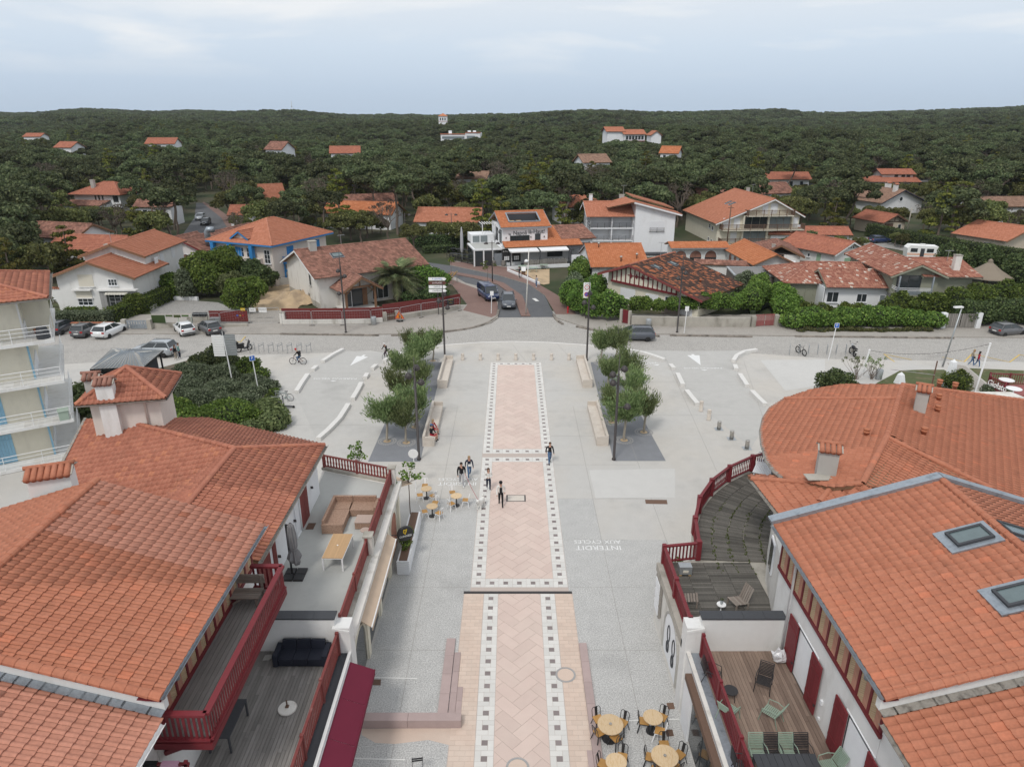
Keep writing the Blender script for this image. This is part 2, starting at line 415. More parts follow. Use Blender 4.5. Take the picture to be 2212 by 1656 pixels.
def clone(o,parent=None,label=None,loc=None,rz=None,scale=None):
 kids=list(o.children);c=o.copy();C.objects.link(c);c.parent=parent
 if label:c['label']=label
 if loc is not None:c.location=loc
 if rz is not None:c.rotation_euler=(0,0,rz)
 if scale is not None:c.scale=(scale,scale,scale)if isinstance(scale,(int,float))else scale
 for k in kids:clone(k,c)
 return c
def struct(name,mb,mat,z=None):return tag(mb.b(name,mat),kind='structure')
def sheet(name,pts,z,mat,kind='structure',parent=None):
 mb=MB();mb.add([(p[0],p[1],z)for p in pts],[tuple(range(len(pts)))])
 o=mb.b(name,mat,parent)
 me=o.data
 if me.polygons[0].normal.z<0:me.flip_normals()
 if kind and parent is None:o['kind']=kind
 return o
def npmesh(name,V,F,mat):
 me=bpy.data.meshes.new(name);k=F.shape[1]
 me.vertices.add(len(V));me.vertices.foreach_set('co',V.astype(np.float32).ravel())
 me.loops.add(F.size);me.loops.foreach_set('vertex_index',F.astype(np.int32).ravel())
 me.polygons.add(len(F));me.polygons.foreach_set('loop_start',np.arange(0,F.size,k,dtype=np.int32))
 try:me.polygons.foreach_set('loop_total',np.full(len(F),k,dtype=np.int32))
 except Exception:pass
 if mat:me.materials.append(MATS[mat])
 me.update(calc_edges=True);me.validate();return me
def text(s,size,mat,name,parent,M,ext=.006,align='CENTER',sx=1.0):
 cu=bpy.data.curves.new(name,'FONT');cu.body=s;cu.size=size;cu.extrude=ext;cu.align_x=align;cu.align_y='CENTER';cu.resolution_u=2
 o=bpy.data.objects.new(name,cu);C.objects.link(o)
 dg=bpy.context.evaluated_depsgraph_get();me=bpy.data.meshes.new_from_object(o.evaluated_get(dg))
 bpy.data.objects.remove(o);bpy.data.curves.remove(cu)
 me.name=name;me.materials.clear();me.materials.append(MATS[mat])
 return link(name,me,parent,M@Matrix.Scale(sx,4,(1,0,0))if sx!=1 else M)
def TR(x,y,z,rz=0,rx=0,ry=0):return Matrix.Translation((x,y,z))@Matrix.Rotation(rz,4,'Z')@Matrix.Rotation(ry,4,'Y')@Matrix.Rotation(rx,4,'X')

# ---- tiled roofs
PROF={7:([0,.1,.22,.36,.48,.6,1],[.3,.8,1,.85,.25,0,0]),4:([0,.26,.52,1],[.1,1,.1,0])}
def tile_mesh(name,tw,tl,amp,th,prof,mat):
 xs,hs=PROF[prof];n=len(xs);mb=MB();vs=[]
 for x,h in zip(xs,hs):vs.append(((x-.5)*tw*1.03,-tl*.5-.035,th+h*amp))
 for x,h in zip(xs,hs):vs.append(((x-.5)*tw*1.03,tl*.5+.02,h*amp))
 for x,h in zip(xs,hs):vs.append(((x-.5)*tw*1.03,-tl*.5-.035,h*amp-.01))
 fs=[(i,i+1,n+i+1,n+i)for i in range(n-1)]+[(2*n+i,2*n+i+1,i+1,i)for i in range(n-1)]
 mb.add(vs,fs);return mb,mb.mesh(name,mat)
class Roof:
 def __init__(s,parent,mat,tw=.29,tl=.36,amp=.05,th=.04,prof=4,indiv=0,slab='timber',name='roof_tile'):
  s.p=parent;s.mat=mat;s.tw,s.tl,s.amp,s.th,s.prof,s.ind,s.slab,s.name=tw,tl,amp,th,prof,indiv,slab,name
  s.rows=[];s.slabs=MB()
 def plane(s,pts,mat=None,holes=(),th=.14,down=None):
  pts=[Vector(p)for p in pts];n=len(pts);nv=V3((0,0,0))
  for i in range(n):nv+=pts[i].cross(pts[(i+1)%n])
  nv.normalize()
  if nv.z<0:pts=pts[::-1];nv=-nv
  e=V3((0,0,1)).cross(nv)if nv.z<.9999 else V3((1,0,0))
  if down is not None:e=V3((0,0,1)).cross(Vector(down))
  e=(e-nv*e.dot(nv)).normalized();up=nv.cross(e)
  o=pts[0];q=np.array([((p-o).dot(e),(p-o).dot(up))for p in pts])
  s.slabs.plate([p-nv*.012 for p in pts],th)
  e0,u0=q.min(0);e1,u1=q.max(0)
  nx=max(1,round((e1-e0)/s.tw));ny=max(1,round((u1-u0)/s.tl));tw=(e1-e0)/nx;tl=(u1-u0)/ny
  gx,gy=np.meshgrid(e0+(np.arange(nx)+.5)*tw,u0+(np.arange(ny)+.5)*tl);g=np.stack([gx.ravel(),gy.ravel()],1)
  nrm=[];keep=np.ones(len(g),bool);dm=np.full(len(g),9.)
  for i in range(n):
   a=q[i];b=q[(i+1)%n];dd=b-a;ln=np.hypot(*dd);m=np.array([-dd[1],dd[0]])/ln
   dist=(g-a)@m;lim=(abs(m[0])*tw+abs(m[1])*tl)*.5
   keep&=dist>-lim*.8;dm=np.minimum(dm,dist-lim);nrm.append((a,m))
  for h in holes:
   hq=np.array([((Vector(p)-o).dot(e),(Vector(p)-o).dot(up))for p in h]);a,b=hq.min(0),hq.max(0)
   keep&=~((g[:,0]>a[0])&(g[:,0]<b[0])&(g[:,1]>a[1])&(g[:,1]<b[1]))
  s.rows.append(dict(o=o,e=e,up=up,nv=nv,g=g[keep],full=(dm[keep]>-.02),tw=tw,tl=tl,nrm=nrm,mat=mat or s.mat))
 def finish(s):
  W=s.p.matrix_world if s.p else Matrix()
  if s.p:W=Matrix.LocRotScale(s.p.location,s.p.rotation_euler,s.p.scale)
  cand=[]
  for ri,r in enumerate(s.rows):
   if not s.ind:break
   for k in np.nonzero(r['full'])[0]:
    w=W@(r['o']+r['e']*r['g'][k][0]+r['up']*r['g'][k][1]);u,v=proj(w)
    if-10<u<2222 and-10<v<1666:cand.append(((w-V3((0,0,CAM_H))).length,ri,k))
  cand.sort(key=lambda t:t[0]);pick={}
  for _,ri,k in cand[:s.ind]:pick.setdefault(ri,set()).add(k)
  bymat={};protos={}
  for ri,r in enumerate(s.rows):
   mb,_=tile_mesh('tmp',r['tw'],r['tl'],s.amp,s.th,s.prof,None);bpy.data.meshes.remove(_)
   tv=np.array(mb.v);tf=np.array(mb.f);sel=np.ones(len(r['g']),bool)
   for k in pick.get(ri,()):sel[k]=False
   g=r['g'][sel]
   V=np.zeros((len(g),len(tv),3));V[:,:,:2]=g[:,None,:]+tv[None,:,:2];V[:,:,2]=tv[None,:,2]
   ov=.04
   for a,m in r['nrm']:
    dist=(V[:,:,:2]-a)@m+ov;neg=np.minimum(dist,0)
    V[:,:,:2]-=neg[:,:,None]*m
   E=np.array(r['e']);U=np.array(r['up']);NV=np.array(r['nv']);O=np.array(r['o'])
   X=O+V[:,:,0:1]*E+V[:,:,1:2]*U+V[:,:,2:3]*NV
   F=(np.arange(len(g))*len(tv))[:,None,None]+tf[None]
   bymat.setdefault(r['mat'],[]).append((X.reshape(-1,3),F.reshape(-1,tf.shape[1])))
   if ri in pick:
    _,me=tile_mesh(s.name,r['tw'],r['tl'],s.amp,s.th,s.prof,r['mat'])
    B=Matrix((r['e'],r['up'],r['nv'])).transposed().to_4x4()
    for k in sorted(pick[ri]):
     link(s.name,me,s.p,Matrix.Translation(r['o']+r['e']*r['g'][k][0]+r['up']*r['g'][k][1])@B@Matrix.Rotation(ru(-.012,.012),4,'Z'))
  for mt,lst in bymat.items():
   off=0;VV=[];FF=[]
   for X,F in lst:VV.append(X);FF.append(F+off);off+=len(X)
   if off==0:continue
   o=link('roof_tiles',npmesh('roof_tiles',np.concatenate(VV),np.concatenate(FF),mt),s.p);o['kind']='stuff'
  s.slabs.b('roof_deck',s.slab,s.p)
_cap={}
def caps(parent,p0,p1,mat,r=.13,seg=.42,indiv=False,name='ridge_tile',lift=.05):
 p0,p1=Vector(p0),Vector(p1);d=p1-p0;n=max(1,round(d.length/seg));d/=n
 ln=d.length;u=d.normalized();x=u.cross(V3((0,0,1))).normalized();z=x.cross(u)
 mb=MB();K=6;key=(round(r,3),round(ln,3),mat)
 def one(m,o,X,Y,Z):
  vs=[];fs=[]
  for yy,rr in((-.04,r*1.06),(ln,r*.92)):
   for k in range(K+1):
    a=pi*(k/K)*1.16-.08*pi;vs.append(o+X*(rr*cos(a))+Y*yy+Z*(rr*.8*sin(a)))
  for k in range(K):fs.append((k,k+1,K+2+k,K+1+k))
  fs.append(tuple(reversed(range(K+1))))
  m.add(vs,fs)
 if indiv:
  if key not in _cap:
   m=MB();one(m,V3((0,0,0)),V3((1,0,0)),V3((0,1,0)),V3((0,0,1)));_cap[key]=m.mesh(name,mat)
  B=Matrix((x,u,z)).transposed().to_4x4()
  for i in range(n):link(name,_cap[key],parent,Matrix.Translation(p0+d*i+V3((0,0,lift)))@B@Matrix.Rotation(ru(-.02,.02),4,'Z'))
 else:
  for i in range(n):one(mb,p0+d*i+V3((0,0,lift)),x,u,z)
  o=mb.b('ridge_tiles',mat,parent);o['kind']='stuff'

# ---- survey windows (photo crops) -> place on a horizontal plane
def QW(ox,oy,s):return lambda x,y,z=0.0:P((ox+x/s)/1.85172,(oy+y/s)/1.85172,z)
Z1=QW(0,850,2.76);Z2=QW(600,850,3.0114);Z3=QW(1100,900,2.765);Z4=QW(1800,750,2.212);Z5=QW(2200,950,2.4578)
Z6=QW(2700,700,2.765);Z7=QW(3000,900,2.0182);ZL=QW(0,1050,2.3657)
FA=QW(0,1700,2.0109);FB=QW(0,2300,2.0109);FC=QW(1000,1750,2.547);FD=QW(900,2350,2.31);FE=QW(2600,1750,2.366)
FF_=QW(2600,2400,2.4578);FG=QW(3000,1450,2.0182);FH=QW(3200,2200,1.9096)
PL=QW(850,1280,2.4578);PC=QW(1500,1250,2.011);PR=QW(2300,1250,2.212);PM=QW(1600,1700,1.1564);PP=QW(1750,1750,2.544)
SR=QW(3300,1300,1.598);SL=QW(300,1250,1.9033);BR=QW(2280,2600,2.0385);BL=QW(1400,2600,1.272)

# ---- terrain
SKY_U=[-900,0,100,250,420,560,640,770,950,1100,1180,1280,1400,1560,1680,1760,1900,2100,2212,3100]
SKY_V=[238,238,237,235,234,241,236,244,243,243,238,234,238,236,236,242,237,231,228,226]
def sstep(a,b,x):
 t=np.clip((x-a)/(b-a),0,1);return t*t*(3-2*t)
def terrain(x,y):
 x=np.asarray(x,float);y=np.asarray(y,float)
 u=CX+FOC*x/np.maximum(y*cp+8,20)
 v=np.interp(u,SKY_U,SKY_V)
 D=1900.0
 top=CAM_H+D*(255.2-v)/1500.0-27
 roll=5*np.sin(x*.0085+1.3+y*.003)*np.sin(y*.0105+.6)+3.5*np.sin(x*.021+y*.013)
 z=sstep(500,1900,y)*top+sstep(250,520,y)*roll*(1-.6*sstep(1300,1900,y))+3*sstep(280,480,y)
 return z-30*sstep(1950,2600,y)
xs=np.concatenate([np.linspace(-3200,-500,28),np.linspace(-480,480,61),np.linspace(500,3200,28)])
ys=np.concatenate([np.linspace(-60,240,7),np.linspace(260,1000,50),np.linspace(1020,2900,65)])
gx,gy=np.meshgrid(xs,ys);gz=terrain(gx,gy)-.06
V=np.stack([gx.ravel(),gy.ravel(),gz.ravel()],1);nx=len(xs)
i=(np.arange(len(ys)-1)[:,None]*nx+np.arange(nx-1)[None]).ravel()
tag(link('ground',npmesh('ground',V,np.stack([i,i+1,i+nx+1,i+nx],1),'soil')),kind='structure')

# ---- streets and squares
def arc_edge():
 pts=[P(u,v)for u,v in[(700,762),(800,757),(866,769),(880,766),(930,750),(965,745),(1035,740),(1110,738),(1185,740),(1260,745),(1300,749),(1365,757),(1436,775),(1440,768),(1570,768),(1585,760)]]
 return pts
sheet('road',[(-95,66),(100,66),(100,78),(40,78.5),(12,80),(6,88),(-2.5,88),(-8,80),(-30,79.5),(-95,80)],-.012,'setts')
sheet('plaza',[(-95,5),(75,5),(75,66.8),(34,68.6)]+[(p.x,p.y)for p in arc_edge()][::-1]+[(-33,69.5),(-50,66.3),(-95,66)],0,'plaza_concrete')
sheet('bicycle_lane',[tuple(PL(x,y)[:2])for x,y in[(1030,1185),(815,720),(940,540),(1070,425),(1285,300),(1800,330),(1690,410),(1620,440),(1470,620),(1340,835)]],.004,'plaza_path')
sheet('bicycle_lane',[tuple(PR(x,y)[:2])for x,y in[(420,330),(795,430),(960,640),(1090,825),(1300,980),(1560,1200),(1640,1060),(1690,820),(1530,655),(1390,440),(1610,335),(1000,340)]],.004,'plaza_path')
sheet('resurfaced_paving',[tuple(PM(x,y)[:2])for x,y in[(875,208),(1272,200),(1272,335),(905,338)]],.006,'plaza_light')
sheet('resurfaced_paving',[tuple(PR(x,y)[:2])for x,y in[(1640,420),(2212,415),(2212,640),(1860,690)]],.006,'plaza_light')
sheet('plaza',[(-6.6,12),(7.1,12),(7.1,28.4),(9.2,30.9),(9.2,35.4),(5.35,35.4),(5.35,40.2),(-4.75,40.2),(-6.6,35.4)],.003,'plaza_aggregate')
pl_left=[(-62,77.6),(-27,77.55),(-16.4,77.3),(-10,77.7),(-5.3,79.5),(-2.6,82.2),(-1.75,84.5)]+[tuple(Z4(x,y)[:2])for x,y in[(415,1110),(425,1020),(380,950),(260,880),(140,850),(50,800),(0,790)]]+[(-18,126),(-24,127),(-22,112),(-9,103),(-6,91),(-62,84)]
pl_right=[(5.6,84.5),(7.6,81.8),(10,79.2),(14,77.6),(33,76.7),(62,76.0),(62,86),(16,86),(9,90)]+[tuple(Z4(x,y)[:2])for x,y in[(900,960),(800,870),(690,780),(500,700),(0,650),(0,690),(430,780),(700,860),(840,960),(925,1100)]]
for nm,pl,mt in(('pavement',pl_left,'pavement'),('pavement',pl_right,'pavement')):
 mb=MB();mb.prism(pl,-.02,.11);struct(nm,mb,mt)
sheet('pavement',[(-6.4,88),(-2.6,84.5),(-1.75,86),(-2,92),(-3,97),(-9,106),(-14,113),(-17,111),(-9,103),(-6,91)],.114,'red_asphalt')
sheet('pavement',[(5.6,86),(8.2,86),(8,92),(6.2,97)]+[tuple(Z4(x,y)[:2])for x,y in[(800,870),(690,780),(500,710),(0,655),(0,690),(430,780),(700,860),(840,960)]],.114,'red_asphalt')
sheet('street',[tuple(Z4(x,y)[:2])for x,y in[(410,1150),(420,1020),(380,930),(250,870),(130,850),(0,790),(0,690),(430,780),(700,860),(840,960),(930,1145)]],-.004,'asphalt')
a0,a1=Z4(0,790),Z4(0,690)
sheet('street',[(a0.x,a0.y),(a1.x,a1.y),(-40,138),(-60,146),(-62,138),(-40,128)],-.005,'asphalt')
mb=MB();mb.prism([tuple(Z4(x,y)[:2])for x,y in[(630,1140),(712,1140),(640,960),(480,850),(330,800),(50,752),(0,745),(0,765),(200,800),(420,860),(560,960)]],-.02,.10)
struct('traffic_island',mb,'red_asphalt')
sheet('street',[tuple(P(u,v)[:2])for u,v in[(385,520),(500,508),(478,470),(437,438),(424,438),(420,470)]],-.02,'asphalt')
sheet('pavement',[tuple(P(u,v)[:2])for u,v in[(500,508),(540,500),(470,450),(440,436),(437,438),(478,470)]],-.012,'red_asphalt')
sheet('car_park',[tuple(Z7(x,y)[:2])for x,y in[(760,110),(960,95),(1130,130),(1500,210),(1900,290),(1760,320),(1400,240),(1150,190),(860,150)]],-.01,'gravel')
sheet('building_plot',[tuple(Z2(x,y)[:2])for x,y in[(1180,1340),(1580,1340),(1800,1130),(1790,850),(1390,890),(1230,1010)]],-.015,'sand')
sheet('driveway',[tuple(Z2(x,y)[:2])for x,y in[(60,1330),(720,1330),(1180,1320),(1000,1150),(820,1080),(550,1060),(250,1050),(0,1190)]],-.02,'gravel')
sheet('garden_path',[(-62,80),(-44,80),(-44,90),(-62,92)],-.03,'grass')
sheet('terrace_garden',[tuple(Z4(x,y)[:2])for x,y in[(500,740),(880,720),(880,850),(830,860),(720,830)]],.004,'sand')
sheet('side_path',[tuple(SR(x,y)[:2])for x,y in[(780,240),(900,262),(1060,400),(960,410),(820,310)]],.006,'pavement')
sheet('verge',[tuple(SR(x,y)[:2])for x,y in[(330,370),(480,290),(600,285),(760,285),(960,405),(900,440),(300,440)]],.008,'grass')
sheet('verge',[tuple(SR(x,y)[:2])for x,y in[(920,275),(1272,290),(1272,400),(1060,390)]],.008,'grass')
def kerb_run(label,pts,n,w=.28,h=.17,mat='kerb_stone'):
 t=thing('kerb',label,'kerb',(pts[0][0],pts[0][1],0));o=V3((pts[0][0],pts[0][1],0))
 P3=[V3((p[0],p[1],0))for p in pts];seg=[(P3[i+1]-P3[i]).length for i in range(len(P3)-1)];tot=sum(seg)
 def at(s):
  for i,g in enumerate(seg):
   if s<=g or i==len(seg)-1:return P3[i].lerp(P3[i+1],s/g)
   s-=g
 for i in range(n):
  a,b=at(tot*i/n),at(tot*(i+1)/n);d=(b-a).normalized()*.012
  mb=MB();mb.bar(a-o+d+V3((0,0,h/2-.01)),b-o-d+V3((0,0,h/2-.01)),w*ru(.92,1.05),h*ru(.9,1.08));mb.b('kerb_block',mat,t)
 return t
def g2(*uv):return[tuple(P(u,v)[:2])for u,v in uv]
kerb_run('long low kerb of dark old stones below the leaning road lamp',g2((605,722),(818,725)),14)
kerb_run('short low kerb of old stones left of the curve',g2((845,725),(900,725)),4)
kerb_run('kerb of old stones curving up to the street corner on the left',g2((905,722),(965,717),(1010,711),(1045,702),(1062,694),(1074,684),(1077,670)),14)
kerb_run('broken kerb of old stones curving round the hedge corner',g2((1195,680),(1203,693),(1216,701)),4)
kerb_run('low kerb of old stones ending behind the dark crossover car',g2((1245,706),(1290,715),(1345,721),(1425,727)),11)
kerb_run('straight kerb of old stones under the lamp by the low wall',g2((1447,725),(1625,728)),13)
kerb_run('longest kerb of old stones along the right hedge',g2((1717,727),(2060,731)),24)
def white_edge(label,pts,w=.22,h=.05):
 t=thing('kerb',label,'kerb',(pts[0][0],pts[0][1],0));o=V3((pts[0][0],pts[0][1],0));mb=MB()
 for i in range(len(pts)-1):
  mb=MB();a=V3((*pts[i],0))-o;b=V3((*pts[i+1],0))-o;d=(b-a).normalized()*.01
  mb.bar(a+d+V3((0,0,h/2)),b-d+V3((0,0,h/2)),w,h);mb.b('kerb_block','kerb_white',t)
white_edge('flush white kerb curving across the head of the square',g2((930,750),(965,745),(1035,740),(1110,738),(1185,740),(1260,745),(1300,749)))
def block(label,pts,w=.42,h=.3):
 t=thing('concrete_block',label,'block',(*pts[0],0),group='white edging blocks of the bicycle lanes');o=V3((*pts[0],0))
 for i in range(len(pts)-1):
  a=V3((*pts[i],0))-o;b=V3((*pts[i+1],0))-o;d=(b-a).normalized()*.006
  mb=MB();mb.bar(a+d+V3((0,0,h/2-.004)),b-d+V3((0,0,h/2-.004)),w,h);mb.b('block_piece','kerb_white',t)
def zz(F,*xy):return[tuple(F(x,y)[:2])for x,y in xy]
block('white block at the left lane mouth, in two pieces, behind the cyclist with backpack',zz(PL,(1085,420),(1185,355),(1285,302)))
block('very short white block below the cyclist with backpack',zz(PL,(985,505),(1025,470)))
block('slim white block left of the painted PARKING VELOS',zz(PL,(828,720),(885,625),(938,550)))
block('curved white block beside the woman cyclist, by the first tamarisk',zz(PL,(1690,415),(1790,358),(1950,322)))
block('very short white block nearest the arrow on the left lane',zz(PL,(1570,492),(1612,458)))
block('very short white block between the left tamarisks and the lane lettering',zz(PL,(1500,583),(1524,545)))
block('white block of two pieces along the right side of the left lane',zz(PL,(1378,792),(1425,715),(1465,635)))
block('longest white block, curving towards the left cafe roof',zz(PL,(1042,1185),(1140,1100),(1250,985),(1310,890),(1338,845)))
block('long curved white block right of the tamarisks at the head of the right lane',zz(PR,(425,338),(600,368),(700,398),(790,432)))
block('very short white block left of the right lane lettering',zz(PR,(842,475),(872,508)))
block('slim white block below the short one on the left of the right lane',zz(PR,(905,555),(952,655)))
block('white block in line with the row of bollards',zz(PR,(985,705),(1035,770),(1082,825)))
block('white block bent round the right lane mouth',zz(PR,(1400,440),(1430,395),(1500,358),(1605,342)))
block('very short white block right of the right lane lettering',zz(PR,(1412,480),(1425,515)))
block('slim white block in the middle of the right lane edge',zz(PR,(1455,560),(1520,660)))
block('white block closest to the round tiled roof',zz(PR,(1562,710),(1620,770),(1680,828)))
def strip(mb,a,b,w,z):
 a=V3((a[0],a[1],z));b=V3((b[0],b[1],z));d=(b-a).normalized();n=V3((-d.y,d.x,0))*w/2
 mb.add([a-n,b-n,b+n,a+n],[(0,1,2,3)])
mb=MB()
for x in(-4.75,5.35,9.2):strip(mb,(x,14),(x,56 if x<6 else 50),.022,.0055)
for y in(26.2,30.9,35.4,40.2,45.0,49.9,54.8,59.7,64.6):
 strip(mb,(-6.4,y),(-2.4,y),.022,.0055);strip(mb,(3.1,y),(9.0 if y>40 else 6.9,y),.022,.0055)
for a,b in[((-12,64),(-20,64.5)),((-30,60),(-13,60)),((-28,52),(-12,52)),((12,62),(30,62)),((12,54),(26,54)),((16.2,70),(14.6,44)),((24,68),(20,48)),((0,74),(1.5,67.6)),((5,74),(6.4,68))]:strip(mb,a,b,.024,.0055)
tag(mb.b('expansion_joints','joint_line'),'thin dark saw cuts across the concrete of the square','joint',kind='structure')
def lettering(c,lines,label,rz=pi):
 t=thing('painted_lettering',label,'lettering',(c[0],c[1],.008),rz)
 for s,size,y,sx in lines:text(s,size,'white_paint','letters',t,TR(0,y,.002),.001,sx=sx)
 return t
c0=PM(918,566);lettering(c0,[('INTERDIT',.62,0,1.0),('AUX CYCLES',.5,-.62,.95)],'white INTERDIT AUX CYCLES lettering on the right of the walkway')
c0=PM(265,270);lettering(c0,[('INTERDIT',.62,0,1.0),('AUX CYCLES',.5,-.62,.95)],'white INTERDIT AUX CYCLES lettering by the man with the dog')
def arrowmark(t,pts):
 m=MB();m.add([(p[0],p[1],.004)for p in pts],[tuple(range(len(pts)))]);o=m.b('arrow_mark','white_paint',t)
 if o.data.polygons[0].normal.z<0:o.data.flip_normals()
c0=PL(1205,575);t=lettering(c0,[('PARKING VELOS',.55,0,1.05)],'white PARKING VELOS lettering on the left bicycle lane');arrowmark(t,[(.35,.55),(-.35,.55),(0,.8)])
c0=PR(1132,491);t=lettering(c0,[('PARKING VELOS',.5,0,1.05)],'white PARKING VELOS lettering on the right bicycle lane');arrowmark(t,[(.35,.5),(-.35,.5),(0,.75)])
c0=PR(652,449);t=lettering(c0,[('VELOS',.62,0,1.1)],'white VELOS lettering with two arrows beside the tamarisks',pi+.22);arrowmark(t,[(-.2,.5),(-1.0,.5),(-.6,.85)]);arrowmark(t,[(.2,-.5),(1.0,-.5),(.6,-.85)])
c0=PL(1755,415);t=lettering(c0,[('VELOS',.6,0,1.1)],'white VELOS lettering half hidden by the left tamarisks',pi-.2)
def bigarrow(label,tail,tip,w=.5,hw=1.7,hl=2.6):
 a=V3((tail[0],tail[1],0));b=V3((tip[0],tip[1],0));d=(b-a).normalized();n=V3((-d.y,d.x,0));c=b-d*hl;a,b,c=a,b,c
 o=tag(sheet('painted_arrow',[a-n*w/2,c-n*w/2,c-n*hw/2,b,c+n*hw/2,c+n*w/2,a+n*w/2],.009,'white_paint',None),label,'arrow');return o
bigarrow('large white arrow painted at the mouth of the left bicycle lane',PL(1495,342),PL(1352,448),.3,1.3,3.0)
bigarrow('large white arrow painted at the mouth of the right bicycle lane',PR(1040,368),PR(1112,466),.3,1.3,3.2)
def line(label,pts,w,mat,z=.012,name='painted_line'):
 mb=MB()
 for a,b in zip(pts[:-1],pts[1:]):strip(mb,a,b,w,z)
 tag(mb.b(name,mat),label,'line')
line('yellow zigzag line painted beside the right parking bays',zz(SR,(445,235),(375,185),(555,222)),.14,'yellow_paint')
line('yellow zigzag line painted behind the two walking women',zz(SR,(750,205),(890,235),(940,183),(1180,237),(1245,188),(1272,195)),.14,'yellow_paint')
line('yellow line painted on the setts near the scooter',zz(Z2,(800,1505),(890,1498),(970,1540),(1090,1560),(1150,1490)),.12,'yellow_paint')
line('white bay line in front of the parked cars on the left',zz(Z2,(-80,1472),(260,1460)),.14,'road_white')
line('faint white symbol on the right lane of the street',zz(Z4,(740,980),(775,1005)),.5,'road_white',.002)
for(x0,y0,x1,y1,lb)in[(115,138,343,143,'white marking line beside the drain by the red awning'),(70,320,310,324,'white marking line along the mauve stone wall'),(10,549,280,556,'white marking line nearest the folding chair')]:
 line(lb,zz(BL,(x0,y0),(x1,y1)),.06,'road_white')
line('white marking line between the two black-chaired tables',zz(BR,(440,573),(890,560)),.06,'road_white')
def cover(name,label,pts,mat,z=.006):tag(sheet(name,pts,z,mat,None),label,'drain cover')
cover('drain_cover','rusty rectangular drain cover right of the walkway',zz(PM,(1133,344),(1234,345),(1238,365),(1137,363)),'old_timber')
cover('drain_cover','square rusty drain cover beside the red awning',zz(BL,(113,147),(158,147),(156,178),(112,177)),'old_timber')
cover('drain_cover','square rusty drain cover at the foot of the right cafe wall',zz(BR,(786,427),(843,425),(856,478),(800,481)),'old_timber')
cover('drain_cover','square rusty drain cover beside the white bistro chair',zz(BR,(775,645),(835,643),(848,698),(790,702)),'old_timber')
t=thing('access_hatch','framed stone access hatch in the pink walkway','hatch',PP(799,617));mb=MB();mb.box(-.64,.64,-.42,.42,0,.022);mb.b('hatch_frame','black_metal',t);mb=MB();mb.box(-.55,.55,-.36,.36,.022,.028);mb.b('hatch_lid','limestone',t)
for(fx,fy,lb)in[(1097,125,'round stone manhole cover on the right brick band'),(853,597,'round stone manhole cover in the pink walkway at the bottom edge')]:
 c0=BL(fx,fy);t=thing('manhole_cover',lb,'manhole',c0);lT([(.46,0),(.46,.03),(.38,.03),(.38,.02)],24).b('rim','granite',t);lT([(.37,0),(.37,.028)],24).b('lid','stone_tan',t)

# ---- the stone walkway
wk=sheet('walkway',[(-2.22,30.55),(-2.22,67.6),(3.02,67.6),(3.02,30.55),(3.2,30.4),(3.2,12),(-2.55,12),(-2.55,30.4)],.005,'joint_grey')
def clip(poly,x0,x1,y0,y1):
 for ax,lim,sgn in((0,x0,1),(0,x1,-1),(1,y0,1),(1,y1,-1)):
  out=[]
  for i in range(len(poly)):
   a,b=poly[i],poly[(i+1)%len(poly)];da=(a[ax]-lim)*sgn;db=(b[ax]-lim)*sgn
   if da>=0:out.append(a)
   if(da>0)!=(db>0)and da!=db:t=da/(da-db);out.append((a[0]+(b[0]-a[0])*t,a[1]+(b[1]-a[1])*t))
  poly=out
  if len(poly)<3:return None
 return poly
WALK={'paving_slab':[],'dark_paver':[],'pink_slab':[],'paving_brick':[]}
def herring(x0,x1,y0,y1,w=.56,L=1.12,gap=.008):
 c=math.sqrt(.5)
 for i in range(-60,60):
  for j in range(-60,60):
   for k in(0,1):
    bx,by=i*w+j*2*w,i*w-j*2*w
    r=(bx,by,bx+L,by+w)if k==0 else(bx,by+w,bx+w,by+w+L)
    q=[(r[0]+gap,r[1]+gap),(r[2]-gap,r[1]+gap),(r[2]-gap,r[3]-gap),(r[0]+gap,r[3]-gap)]
    q=[((a-b)*c+.4,(a+b)*c+44)for a,b in q]
    if max(p[0]for p in q)<x0 or min(p[0]for p in q)>x1 or max(p[1]for p in q)<y0 or min(p[1]for p in q)>y1:continue
    q=clip(q,x0,x1,y0,y1)
    if q and abs(sum(q[n][0]*q[(n+1)%len(q)][1]-q[(n+1)%len(q)][0]*q[n][1]for n in range(len(q))))>.03:WALK['pink_slab'].append(q)
def cell(x,y,s=.75,g=.006,flip=False):
 a=s/3
 R_=[(0,0,2*a,a),(2*a,0,s,2*a),(a,2*a,s,s),(0,a,a,s)]
 if flip:R_=[(s-q[2],q[1],s-q[0],q[3])for q in R_]
 for q in R_:WALK['paving_slab'].append([(x+q[0]+g,y+q[1]+g),(x+q[2]-g,y+q[1]+g),(x+q[2]-g,y+q[3]-g),(x+q[0]+g,y+q[3]-g)])
 WALK['dark_paver'].append([(x+a+g,y+a+g),(x+2*a-g,y+a+g),(x+2*a-g,y+2*a-g),(x+a+g,y+2*a-g)])
def frame(x0,x1,y0,y1):
 ny=round((y1-y0)/.75);s=(y1-y0)/ny
 for j in range(ny):cell(x0,y0+j*s,.75);cell(x1-.75,y0+j*s,.75,flip=True)
 nx=round((x1-x0-1.5)/.75);q=(x1-x0-1.5)/nx
 for i in range(nx):
  for y in(y0,y1-.75):cell(x0+.75+i*q,y,min(q,.75))
 herring(x0+.76,x1-.76,y0+.76,y1-.76)
frame(-2.2,3.0,30.9,46.2);frame(-2.2,3.0,46.8,67.55)
for j in range(21):cell(-1.48,30.35-.75*(j+1));cell(1.5,30.35-.75*(j+1),flip=True)
herring(-.72,1.49,14,30.35)
